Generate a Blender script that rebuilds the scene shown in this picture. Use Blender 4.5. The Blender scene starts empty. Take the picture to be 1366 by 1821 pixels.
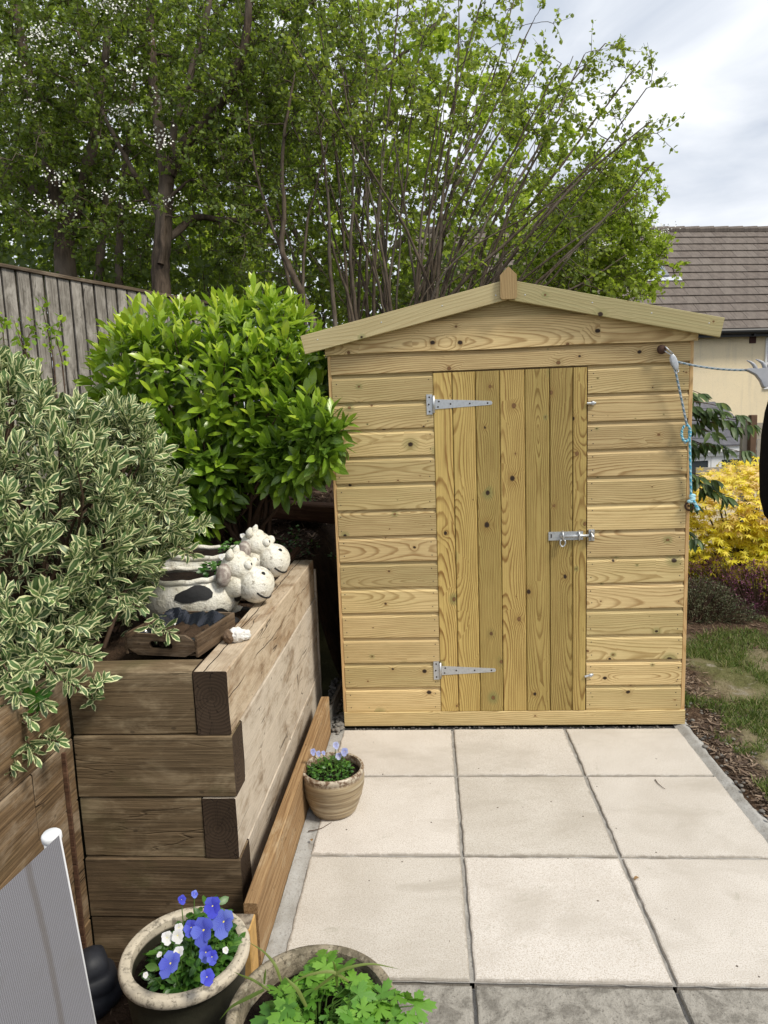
import bpy, bmesh, math, random
import numpy as np
from mathutils import Vector, Matrix, noise as mnoise

scene = bpy.context.scene
COL = scene.collection
rad = math.radians
rng = np.random.default_rng(7)
random.seed(7)

# ---------------------------------------------------------------- camera
CAM = np.array([-0.0922, -3.1294, 1.7316])
CR = np.array([0.99745786, 0.0617209, -0.03561396])
CU = np.array([0.02659046, 0.14129842, 0.98960987])
CF = np.array([-0.06611181, 0.98804114, -0.13929803])
FPX = 1229.2                       # focal length in pixels of the 1366 x 1821 photograph
cd = bpy.data.cameras.new('camera'); cam = bpy.data.objects.new('camera', cd); COL.objects.link(cam)
cam.matrix_world = Matrix(((CR[0], CU[0], -CF[0], CAM[0]), (CR[1], CU[1], -CF[1], CAM[1]), (CR[2], CU[2], -CF[2], CAM[2]), (0, 0, 0, 1)))
cd.sensor_fit = 'VERTICAL'; cd.sensor_height = 24.0; cd.lens = 24.0 * FPX / 1821.0
cd.clip_start = 0.05; cd.clip_end = 500
scene.camera = cam

# ---------------------------------------------------------------- sky, sun, exposure
SUN_EL, SUN_AZ = 50.0, 62.0        # azimuth: degrees to the right of straight back towards the viewer
w = bpy.data.worlds.new('World'); scene.world = w; w.use_nodes = True
wn, wl = w.node_tree.nodes, w.node_tree.links
wn.clear()
wo = wn.new('ShaderNodeOutputWorld'); bg = wn.new('ShaderNodeBackground'); wl.new(bg.outputs[0], wo.inputs[0])
sky = wn.new('ShaderNodeTexSky'); sky.sky_type = 'NISHITA'; sky.sun_disc = False
a = rad(SUN_AZ)
sdir = Vector((math.sin(a) * math.cos(rad(SUN_EL)), -math.cos(a) * math.cos(rad(SUN_EL)), math.sin(rad(SUN_EL))))
sky.sun_elevation = rad(SUN_EL); sky.sun_rotation = math.atan2(sdir.x, sdir.y)
sky.air_density = 1.2; sky.dust_density = 2.0
tc = wn.new('ShaderNodeTexCoord')
mp = wn.new('ShaderNodeMapping'); mp.inputs['Scale'].default_value = (1.0, 1.0, 2.2); mp.inputs['Location'].default_value = (3.1, 1.7, 0.4); wl.new(tc.outputs['Generated'], mp.inputs[0])
cn = wn.new('ShaderNodeTexNoise'); cn.inputs['Scale'].default_value = 2.6; cn.inputs['Detail'].default_value = 9; cn.inputs['Roughness'].default_value = 0.52; cn.inputs['Distortion'].default_value = 0.25
wl.new(mp.outputs[0], cn.inputs['Vector'])
cr = wn.new('ShaderNodeValToRGB')          # cloud cover
cr.color_ramp.elements[0].position = 0.36; cr.color_ramp.elements[0].color = (0.85, 0.85, 0.85, 1)
cr.color_ramp.elements[1].position = 0.56; cr.color_ramp.elements[1].color = (1, 1, 1, 1)
wl.new(cn.outputs[0], cr.inputs[0])
cn2 = wn.new('ShaderNodeTexNoise'); cn2.inputs['Scale'].default_value = 4.3; cn2.inputs['Detail'].default_value = 7; cn2.inputs['Distortion'].default_value = 0.4
wl.new(mp.outputs[0], cn2.inputs['Vector'])
cc = wn.new('ShaderNodeValToRGB')          # grey to white inside the cloud
cc.color_ramp.elements[0].position = 0.36; cc.color_ramp.elements[0].color = (4.5, 4.95, 5.7, 1)
cc.color_ramp.elements[1].position = 0.62; cc.color_ramp.elements[1].color = (7.6, 7.8, 8.1, 1)
wl.new(cn2.outputs[0], cc.inputs[0])
mx = wn.new('ShaderNodeMix'); mx.data_type = 'RGBA'
wl.new(cr.outputs[0], mx.inputs[0]); wl.new(sky.outputs[0], mx.inputs[6]); wl.new(cc.outputs[0], mx.inputs[7])
wl.new(mx.outputs[2], bg.inputs[0]); bg.inputs[1].default_value = 0.1
sl = bpy.data.lights.new('sun', 'SUN'); sl.energy = 2.5; sl.angle = rad(13); sl.color = (1.0, 0.94, 0.82)
so = bpy.data.objects.new('sun', sl); COL.objects.link(so)
so.rotation_euler = sdir.to_track_quat('Z', 'Y').to_euler(); so.location = (4, -4, 8)
vs = scene.view_settings
vs.view_transform = 'Standard'; vs.look = 'None'; vs.gamma = 1.0; vs.use_curve_mapping = False; vs.exposure = 0.5
scene.cycles.max_bounces = 8; scene.cycles.diffuse_bounces = 4; scene.cycles.transmission_bounces = 6; scene.cycles.transparent_max_bounces = 8
scene.cycles.use_denoising = True

# ---------------------------------------------------------------- helpers: geometry
def ray(x, y): return CF + (x - 683) / FPX * CR + (910.5 - y) / FPX * CU
def at(D, x, y): return CAM + ray(x, y) * D
def on(ax, v, x, y):
    d = ray(x, y); return CAM + d * ((v - CAM[ax]) / d[ax])

WM = {}
def tag(o, label=None, cat=None, group=None, kind=None):
    if label: o['label'] = label
    if cat: o['category'] = cat
    if group: o['group'] = group
    if kind: o['kind'] = kind
    return o
def link(name, data, parent=None, M=None, color=None):
    o = bpy.data.objects.new(name, data); COL.objects.link(o)
    M = M if M is not None else Matrix.Identity(4)
    WM[o.name] = M
    if parent is not None:
        o.parent = parent; o.matrix_basis = WM[parent.name].inverted() @ M
    else:
        o.matrix_basis = M
    if color is not None: o.color = color
    return o
def thing(name, loc, label, cat, group=None, rz=0):
    o = link(name, None, None, Matrix.Translation(Vector(loc)) @ Matrix.Rotation(rz, 4, 'Z'))
    o.empty_display_size = 0.1
    return tag(o, label, cat, group)
def T(x, y, z): return Matrix.Translation(Vector((x, y, z)))
def RZ(a): return Matrix.Rotation(a, 4, 'Z')
def RX(a): return Matrix.Rotation(a, 4, 'X')
def RY(a): return Matrix.Rotation(a, 4, 'Y')

class MB:
    def __init__(s): s.v = []; s.f = []; s.mi = []
    def add(s, V, F, mi=0):
        b = len(s.v); s.v.extend([tuple(p) for p in V]); s.f.extend([tuple(i + b for i in q) for q in F]); s.mi.extend([mi] * len(F)); return s
    def box(s, a, b, mi=0, R=None):
        x0, y0, z0 = a; x1, y1, z1 = b
        V = [(x0, y0, z0), (x1, y0, z0), (x1, y1, z0), (x0, y1, z0), (x0, y0, z1), (x1, y0, z1), (x1, y1, z1), (x0, y1, z1)]
        if R is not None: V = [tuple(R @ Vector(p)) for p in V]
        return s.add(V, [(0, 3, 2, 1), (4, 5, 6, 7), (0, 1, 5, 4), (1, 2, 6, 5), (2, 3, 7, 6), (3, 0, 4, 7)], mi)
    def tube(s, pts, r, n=6, mi=0, cap=True):
        V, F = tube_geo(pts, r, n, cap); return s.add(V, F, mi)
    def lathe(s, prof, n=40, c=(0, 0, 0), mi=0, wob=None):
        V = []; F = []
        for (r_, z_) in prof:
            for k in range(n):
                t = 2 * math.pi * k / n
                q = 1 if wob is None else wob(t, z_)
                V.append((c[0] + r_ * q * math.cos(t), c[1] + r_ * q * math.sin(t), c[2] + z_))
        for i in range(len(prof) - 1):
            for k in range(n):
                k2 = (k + 1) % n
                F.append((i * n + k, i * n + k2, (i + 1) * n + k2, (i + 1) * n + k))
        return s.add(V, F, mi)
    def ell(s, c, r, M=None, nu=18, nv=12, mi=0, fn=None):
        V = []; F = []
        for j in range(nv + 1):
            ph = math.pi * j / nv
            for i in range(nu):
                th = 2 * math.pi * i / nu
                p = Vector((math.sin(ph) * math.cos(th), math.sin(ph) * math.sin(th), math.cos(ph)))
                if fn: p = fn(p)
                p = Vector((p.x * r[0], p.y * r[1], p.z * r[2]))
                if M is not None: p = M @ p
                V.append((p.x + c[0], p.y + c[1], p.z + c[2]))
        for j in range(nv):
            for i in range(nu):
                i2 = (i + 1) % nu
                F.append((j * nu + i, (j + 1) * nu + i, (j + 1) * nu + i2, j * nu + i2))
        return s.add(V, F, mi)
    def mesh(s, name, mats, smooth=False, off=None):
        me = bpy.data.meshes.new(name)
        V = s.v if off is None else [(p[0] - off[0], p[1] - off[1], p[2] - off[2]) for p in s.v]
        me.from_pydata(V, [], s.f)
        for m in (mats if isinstance(mats, (list, tuple)) else [mats]): me.materials.append(m)
        if max(s.mi, default=0) > 0: me.polygons.foreach_set('material_index', s.mi)
        if smooth: me.polygons.foreach_set('use_smooth', [True] * len(s.f))
        me.update()
        return me
    def build(s, name, mats, parent=None, smooth=False, loc=None):
        if loc is None:
            loc = tuple(np.mean(np.array(s.v), 0)) if parent is not None else (0, 0, 0)
        return link(name, s.mesh(name, mats, smooth, loc), parent, T(*loc))

def tube_geo(pts, r, n=6, cap=True):
    pts = np.asarray(pts, float); k = len(pts)
    r = np.full(k, r, float) if np.isscalar(r) else np.asarray(r, float)
    d = np.gradient(pts, axis=0); d /= np.linalg.norm(d, axis=1)[:, None] + 1e-9
    up = np.array([0.31, 0.2, 0.93]) if abs(d[0][2]) < 0.85 else np.array([0.9, 0.3, 0.1])
    a = np.cross(d, up); a /= np.linalg.norm(a, axis=1)[:, None] + 1e-9
    b = np.cross(d, a)
    th = np.arange(n) * 2 * np.pi / n
    V = pts[:, None] + r[:, None, None] * (np.cos(th)[None, :, None] * a[:, None] + np.sin(th)[None, :, None] * b[:, None])
    V = V.reshape(-1, 3)
    F = [(i * n + j, i * n + (j + 1) % n, (i + 1) * n + (j + 1) % n, (i + 1) * n + j) for i in range(k - 1) for j in range(n)]
    if cap: F += [tuple(range(n))[::-1], tuple((k - 1) * n + j for j in range(n))]
    return V.tolist(), F

def tubes_mesh(name, polys, mat, n=5):
    """many thin tubes, joined with numpy: polys = list of (pts, radii)"""
    Vs = []; Fs = []; b = 0
    th = np.arange(n) * 2 * np.pi / n
    for pts, r in polys:
        pts = np.asarray(pts, float); k = len(pts); r = np.asarray(r, float)
        d = np.gradient(pts, axis=0); d /= np.linalg.norm(d, axis=1)[:, None] + 1e-9
        up = np.array([0.31, 0.2, 0.93]) if abs(d[0][2]) < 0.85 else np.array([0.9, 0.3, 0.1])
        a = np.cross(d, up); a /= np.linalg.norm(a, axis=1)[:, None] + 1e-9
        bb = np.cross(d, a)
        V = pts[:, None] + r[:, None, None] * (np.cos(th)[None, :, None] * a[:, None] + np.sin(th)[None, :, None] * bb[:, None])
        Vs.append(V.reshape(-1, 3))
        i = np.arange(k - 1)[:, None] * n; j = np.arange(n)[None, :]; j2 = (j + 1) % n
        Fs.append(np.stack([i + j, i + j2, i + n + j2, i + n + j], -1).reshape(-1, 4) + b); b += k * n
    return fast_mesh(name, np.concatenate(Vs), np.concatenate(Fs), mat, smooth=True)

def fast_mesh(name, V, F, mat, smooth=False, attrs=None):
    """V (n,3), F (m,k) all faces with k corners"""
    me = bpy.data.meshes.new(name)
    V = np.ascontiguousarray(V, np.float32); F = np.ascontiguousarray(F, np.int32)
    me.vertices.add(len(V)); me.vertices.foreach_set('co', V.ravel())
    m, k = F.shape
    me.loops.add(m * k); me.loops.foreach_set('vertex_index', F.ravel())
    me.polygons.add(m); me.polygons.foreach_set('loop_start', np.arange(m, dtype=np.int32) * k)
    if smooth: me.polygons.foreach_set('use_smooth', np.ones(m, bool))
    for an, (ty, arr) in (attrs or {}).items():
        at_ = me.attributes.new(an, ty, 'POINT')
        at_.data.foreach_set('value' if ty == 'FLOAT' else 'vector', np.ascontiguousarray(arr, np.float32).ravel())
    for mm in (mat if isinstance(mat, (list, tuple)) else [mat]): me.materials.append(mm)
    me.update(calc_edges=True)
    return me

# a leaf: base at origin, along +Y, across X, face up Z
def leaf_geo(L=1.0, W=0.4, seg=4, fold=0.15, curl=0.2, peak=0.45, pt=1.3, wave=0.0):
    V = []; UV = []; F = []
    for i in range(seg + 1):
        t = i / seg
        q = t ** (math.log(0.5) / math.log(peak))
        wd = max(0.0, math.sin(math.pi * q)) ** (1 / pt) * W * 0.5 if 0 < i < seg else (0.02 * W if i == 0 else 0.0)
        y = L * (t - 0.1 * curl * t * t); z = -curl * L * t * t * 0.6 + 0.12 * L * t
        V += [(-wd, y, z + fold * wd + wave * W * math.sin(t * 9)), (0, y, z), (wd, y, z + fold * wd - wave * W * math.sin(t * 8 + 1))]
        UV += [(-1, t, 0), (0, t, 0), (1, t, 0)]
    for i in range(seg):
        b = i * 3
        F += [(b, b + 1, b + 4, b + 3), (b + 1, b + 2, b + 5, b + 4)]
    return np.array(V), np.array(F), np.array(UV, float)
def diamond_geo(L=1.0, W=0.6, fold=0.2, peak=0.45):
    V = [(0, 0, 0), (-W / 2, peak * L, fold * W / 2), (0, L, -0.08 * L), (W / 2, peak * L, fold * W / 2)]
    return np.array(V), np.array([(0, 2, 1), (0, 3, 2)]), np.array([(0, 0, 0), (-1, .5, 0), (0, 1, 0), (1, .5, 0)], float)
def hex_geo(L=1.0, W=0.8, fold=0.15):
    V = [(0, 0, 0), (-W * .5, .3 * L, fold * W / 2), (-W * .42, .68 * L, fold * W * .3), (0, L, -.1 * L), (W * .42, .68 * L, fold * W * .3), (W * .5, .3 * L, fold * W / 2)]
    return np.array(V), np.array([(0, 2, 1), (0, 3, 2), (0, 4, 3), (0, 5, 4)]), np.array([(0, 0, 0), (-1, .3, 0), (-1, .7, 0), (0, 1, 0), (1, .7, 0), (1, .3, 0)], float)
def star_geo(lobes=7, depth=0.45, spread=2.2, tip=1.0, base=0.25, dome=0.12, teeth=False):
    """palmate leaf as a fan; centre near the base"""
    V = [(0, 0, 0)]; F = []
    n = lobes
    for i in range(n):
        a = -spread + 2 * spread * i / (n - 1)
        ln = tip * (1.0 - 0.42 * abs(a / spread) ** 1.5)
        def P(an, r_): return (math.sin(an) * r_, math.cos(an) * r_, -dome * r_ * r_ + 0.04 * math.cos(an * 5))
        hw = spread / (n - 1)
        if teeth:
            V += [P(a - hw * .92, ln * depth), P(a - hw * .75, ln * .78), P(a - hw * .45, ln * .74), P(a - hw * .22, ln), P(a + hw * .05, ln * .9), P(a + hw * .3, ln * 1.0), P(a + hw * .5, ln * .74), P(a + hw * .78, ln * .8)]
        else:
            V += [P(a - hw, ln * depth), P(a - hw * .35, ln * .68), P(a, ln), P(a + hw * .35, ln * .68)]
    m = len(V)
    F = [(0, i + 1, i) for i in range(1, m - 1)]
    V = np.array(V); uv = np.zeros((m, 3)); rr = np.hypot(V[:, 0], V[:, 1]); uv[:, 1] = rr; uv[:, 0] = V[:, 0]
    return V, np.array(F), uv

def nrm(a): return a / (np.linalg.norm(a, axis=-1, keepdims=True) + 1e-9)
def frames(d, up):
    d = nrm(d); x = nrm(np.cross(d, up)); z = np.cross(x, d)
    return np.stack([x, d, z], -1)          # columns x, y, z
def bake(geo, pos, R, s):
    V, F, UV = geo; K = len(pos); n = len(V)
    P = np.einsum('kij,nj->kni', R, V) * s[:, None, None] + pos[:, None]
    FF = (F[None] + (np.arange(K) * n)[:, None, None]).reshape(-1, F.shape[1])
    return P.reshape(-1, 3), FF, np.tile(UV, (K, 1))
def leaves_mesh(name, geos, pos, R, s, val, mat, smooth=True):
    K = len(pos); g = rng.integers(0, len(geos), K); Vs = []; Fs = []; Us = []; Rs = []; b = 0
    for i, ge in enumerate(geos):
        m = g == i
        if not m.any(): continue
        V, F, U = bake(ge, pos[m], R[m], s[m]); Vs.append(V); Fs.append(F + b); Us.append(U); Rs.append(np.repeat(val[m], len(ge[0]))); b += len(V)
    return fast_mesh(name, np.concatenate(Vs), np.concatenate(Fs), mat, smooth, {'luv': ('FLOAT_VECTOR', np.concatenate(Us)), 'rnd': ('FLOAT', np.concatenate(Rs))})
def leaf_data(name, geo, mat):
    return fast_mesh(name, geo[0], geo[1], mat, True, {'luv': ('FLOAT_VECTOR', geo[2])})
def leaf_objects(name, datas, pos, R, s, val, parent):
    for i in range(len(pos)):
        M = Matrix.Translation(Vector(pos[i])) @ Matrix(R[i].tolist()).to_4x4() @ Matrix.Scale(float(s[i]), 4)
        link(name, datas[i % len(datas)], parent, M, (float(val[i]), 0, 0, 1))
BLACK = (0, 0, 0, 1)

def beam_mesh(name, L, W, H, mats, seg=10, jit=0.004, bev=0.006, seed=0):
    """timber along local X from 0 to L, Y 0..W, Z 0..H; slot 1 on the ends"""
    bm = bmesh.new()
    nx = max(2, seg)
    ys = [0, bev, W - bev, W]; zs = [0, bev, H - bev, H]
    ring = [(0, bev), (0, H * .33), (0, H * .66), (0, H - bev), (bev, H), (W * .5, H), (W - bev, H), (W, H - bev), (W, bev), (W - bev, 0), (bev, 0)]
    rows = []
    for i in range(nx + 1):
        x = L * i / nx
        row = []
        for (y, z) in ring:
            q = Vector((x * 3 + seed * 7.3, y * 9, z * 9))
            j = mnoise.noise_vector(q) * jit
            row.append(bm.verts.new((x + (j.x if 0 < i < nx else 0), y + j.y, z + j.z)))
        rows.append(row)
    n = len(ring)
    for i in range(nx):
        for k in range(n):
            k2 = (k + 1) % n
            bm.faces.new((rows[i][k], rows[i][k2], rows[i + 1][k2], rows[i + 1][k]))
    f0 = bm.faces.new(rows[0]); f1 = bm.faces.new(rows[-1][::-1])
    f0.material_index = f1.material_index = min(1, len(mats) - 1)
    bmesh.ops.recalc_face_normals(bm, faces=bm.faces)
    me = bpy.data.meshes.new(name); bm.to_mesh(me); bm.free()
    for m in mats: me.materials.append(m)
    return me
def bev_box(name, dims, b, mats, seg=1):
    bm = bmesh.new(); bmesh.ops.create_cube(bm, size=1)
    for v in bm.verts: v.co = Vector((v.co.x * dims[0], v.co.y * dims[1], v.co.z * dims[2]))
    bmesh.ops.bevel(bm, geom=list(bm.edges), offset=b, segments=seg, affect='EDGES')
    me = bpy.data.meshes.new(name); bm.to_mesh(me); bm.free()
    for m in (mats if isinstance(mats, (list, tuple)) else [mats]): me.materials.append(m)
    return me
def sm(x, a, b):
    t = np.clip((x - a) / (b - a), 0, 1); return t * t * (3 - 2 * t)
def fbm(x, y, s=1.0, o=4, seed=0.0):
    return mnoise.fractal(Vector((x * s + seed, y * s - seed, seed)), 1.0, 2.0, o)
def grid(name, xs, ys, hf, mat, smooth=True):
    X, Y = np.meshgrid(xs, ys); Z = np.array([[hf(x, y) for x in xs] for y in ys])
    V = np.stack([X, Y, Z], -1).reshape(-1, 3); nx = len(xs)
    i, j = np.meshgrid(np.arange(len(ys) - 1), np.arange(nx - 1), indexing='ij'); b = (i * nx + j).ravel()
    F = np.stack([b, b + 1, b + nx + 1, b + nx], -1)
    return fast_mesh(name, V, F, mat, smooth)
# ---------------------------------------------------------------- helpers: materials
class S:
    def __init__(s, g, k): s.g = g; s.k = k
    def __add__(s, o): return s.g.M('ADD', s, o)
    __radd__ = __add__
    def __mul__(s, o): return s.g.M('MULTIPLY', s, o)
    __rmul__ = __mul__
    def __sub__(s, o): return s.g.M('SUBTRACT', s, o)
    def __rsub__(s, o): return s.g.M('SUBTRACT', o, s)
    def __truediv__(s, o): return s.g.M('DIVIDE', s, o)
    def __rtruediv__(s, o): return s.g.M('DIVIDE', o, s)
class G:
    def __init__(s, name):
        s.m = bpy.data.materials.new(name); s.m.use_nodes = True; s.t = s.m.node_tree; s.t.nodes.clear()
        s.out = s.t.nodes.new('ShaderNodeOutputMaterial')
    def st(s, sock, v):
        if isinstance(v, S): s.t.links.new(v.k, sock)
        elif isinstance(v, bpy.types.NodeSocket): s.t.links.new(v, sock)
        else:
            if isinstance(v, (tuple, list)) and sock.type == 'RGBA' and len(v) == 3: v = (*v, 1)
            sock.default_value = v
    def nd(s, ty, ins=None, **props):
        n = s.t.nodes.new(ty)
        for k, v in props.items(): setattr(n, k, v)
        for k, v in (ins or {}).items(): s.st(n.inputs[k], v)
        return n
    def M(s, op, a, b=0.0, c=None, clamp=False):
        n = s.nd('ShaderNodeMath', {0: a, 1: b}, operation=op, use_clamp=clamp)
        if c is not None: s.st(n.inputs[2], c)
        return S(s, n.outputs[0])
    def obj(s): return S(s, s.nd('ShaderNodeTexCoord').outputs['Object'])
    def gen(s): return S(s, s.nd('ShaderNodeTexCoord').outputs['Generated'])
    def pos(s): return S(s, s.nd('ShaderNodeNewGeometry').outputs['Position'])
    def rand(s): return S(s, s.nd('ShaderNodeObjectInfo').outputs['Random'])
    def ocol(s):
        n = s.nd('ShaderNodeObjectInfo'); q = s.nd('ShaderNodeSeparateColor', {0: n.outputs['Color']}); return S(s, q.outputs[0])
    def sep(s, v):
        n = s.nd('ShaderNodeSeparateXYZ', {0: v}); return [S(s, n.outputs[i]) for i in range(3)]
    def vec(s, x, y=0.0, z=0.0): return S(s, s.nd('ShaderNodeCombineXYZ', {0: x, 1: y, 2: z}).outputs[0])
    def noise(s, v, sc=5, det=3, ro=0.5, dis=0.0, col=False):
        n = s.nd('ShaderNodeTexNoise', {'Vector': v, 'Scale': sc, 'Detail': det, 'Roughness': ro, 'Distortion': dis}); return S(s, n.outputs[1 if col else 0])
    def vor(s, v, sc=5, feat='F1', dim='3D', rnd=1.0):
        n = s.nd('ShaderNodeTexVoronoi', {'Vector': v, 'Scale': sc, 'Randomness': rnd}, feature=feat, voronoi_dimensions=dim); return n
    def ramp(s, f, stops, mode='LINEAR'):
        n = s.nd('ShaderNodeValToRGB', {0: f}); e = n.color_ramp.elements; n.color_ramp.interpolation = mode
        while len(e) < len(stops): e.new(0.5)
        for i, (p, c) in enumerate(stops):
            e[i].position = p; e[i].color = (c, c, c, 1) if not isinstance(c, (tuple, list)) else (*c[:3], 1)
        return S(s, n.outputs[0])
    def mr(s, v, a, b, c=0.0, d=1.0):
        n = s.nd('ShaderNodeMapRange', {0: v, 1: a, 2: b, 3: c, 4: d}, interpolation_type='SMOOTHSTEP'); return S(s, n.outputs[0])
    def mix(s, f, a, b, mode='MIX'):
        n = s.nd('ShaderNodeMix', data_type='RGBA', blend_type=mode); s.st(n.inputs[0], f); s.st(n.inputs[6], a); s.st(n.inputs[7], b); return S(s, n.outputs[2])
    def attr(s, name, out='Fac'): return S(s, s.nd('ShaderNodeAttribute', attribute_name=name).outputs[out])
    def bump(s, h, st=0.3, d=0.01): return S(s, s.nd('ShaderNodeBump', {'Height': h, 'Strength': st, 'Distance': d}).outputs[0])
    def pbr(s, col, rough=0.7, bump=None, metal=0.0, spec=0.5, **kw):
        ins = {'Base Color': col, 'Roughness': rough, 'Metallic': metal, 'Specular IOR Level': spec}
        if bump is not None: ins['Normal'] = bump
        ins.update(kw)
        n = s.nd('ShaderNodeBsdfPrincipled', ins); s.t.links.new(n.outputs[0], s.out.inputs[0]); s.p = n
        return s.m
    def surf(s, sh): s.t.links.new(sh, s.out.inputs[0]); return s.m

def pine(name, light, late, green=0.3, knots=0.5, sp=0.011, contrast=0.6, rough=0.62, gcol=(0.33, 0.33, 0.12), hk=0.13, krad=0.0115, kc_=0.14):
    g = G(name); x, y, z = g.sep(g.obj()); R = g.rand()
    r2 = g.M('FRACT', R * 17.37); r3 = g.M('FRACT', R * 71.13)
    o1 = R * 53.0; o2 = r2 * 29.0
    kx = x / kc_ + o1; kz = z / hk + o2
    v = g.vor(g.vec(kx, kz), 1.0, dim='2D', rnd=0.9)
    px, pz, _ = g.sep(v.outputs['Position']); c0, c1, c2 = g.sep(v.outputs['Color'])
    dx = (kx - px) * kc_; dz = (kz - pz) * hk
    rd = g.M('MAXIMUM', c0 - (1 - knots), 0.0) * (krad / knots) + 0.0004
    rd = rd * g.M('ADD', c1 * 0.6, 0.55)
    nk = (g.noise(g.vec(x, z, o1), 60, 2) - 0.5) * 0.006
    d = g.M('SQRT', dx * dx * 0.65 + dz * dz) + nk
    q = d / (rd * 2.3); bumpk = rd * 2.6 / (q * q + 1.0)
    n1 = g.noise(g.vec(x * 0.8 + o1, z * 1.5, o2), 1, 2) - 0.5
    n1b = g.noise(g.vec(x * 1.0 + o2, o1, z * 0.6), 1, 1) - 0.5
    n2 = g.noise(g.vec(x * 9 + o2, z * 60, o1), 1, 2) - 0.5
    zz = z - 0.07 + (r2 - 0.5) * 0.26 + n1 * 0.06
    dd = n1b * 0.22 + 0.045 + x * ((r3 - 0.5) * 0.10)
    r_ = g.M('SQRT', zz * zz + dd * dd) + n2 * 0.0035 + bumpk
    ph = g.M('FRACT', r_ / sp)
    line = g.ramp(ph, [(0, 0.0), (0.5, 0.10), (0.80, 1.0), (0.90, 0.9), (1, 0.0)])
    fib = g.noise(g.vec(x * 5 + o1, z * 260, o2), 1, 2)
    big = g.noise(g.vec(x * 3.0 + o2, z * 9 + o1, o1), 1, 4, 0.65)
    fac = line * contrast * g.mr(big, 0.3, 0.7, 0.55, 1.1)
    col = g.mix(fac, light, late)
    gf = g.mr(big * 0.6 + R * 0.55, 0.35, 0.95, 0.0, 1.0) * green
    col = g.mix(gf, col, gcol)
    col = g.mix(g.mr(fib, 0.3, 0.75, 0.0, 0.42), col, late)
    # pale / dark per-board tone
    col = g.mix(1.0, col, g.ramp(r3, [(0, 0.74), (1, 1.12)]), 'MULTIPLY')
    halo = g.mr(d / rd, 1.0, 4.0, 1.0, 0.0)
    col = g.mix(halo * g.mr(c2, 0.55, 0.8, 0.0, 0.55), col, (0.17, 0.24, 0.09))
    col = g.mix(halo * 0.30, col, late)
    kc = g.mix(g.mr(g.M('FRACT', d / (rd + 0.0001) * 3.0), 0.2, 0.9, 0, 1), (0.12, 0.055, 0.02), (0.26, 0.14, 0.055))
    kc = g.mix(g.mr(c1, 0.55, 0.62), kc, (0.030, 0.017, 0.009))
    kc = g.mix(g.mr(d / rd, 0.55, 1.0, 0.0, 0.75), kc, (0.06, 0.03, 0.012))
    col = g.mix(g.mr(d / rd, 0.70, 1.25, 1.0, 0.0) * g.mr(rd, 0.001, 0.002), col, kc)
    h = line * 0.5 + fib * 0.5
    return g.pbr(col, rough, g.bump(h, 0.22, 0.004), spec=0.3)

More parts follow.
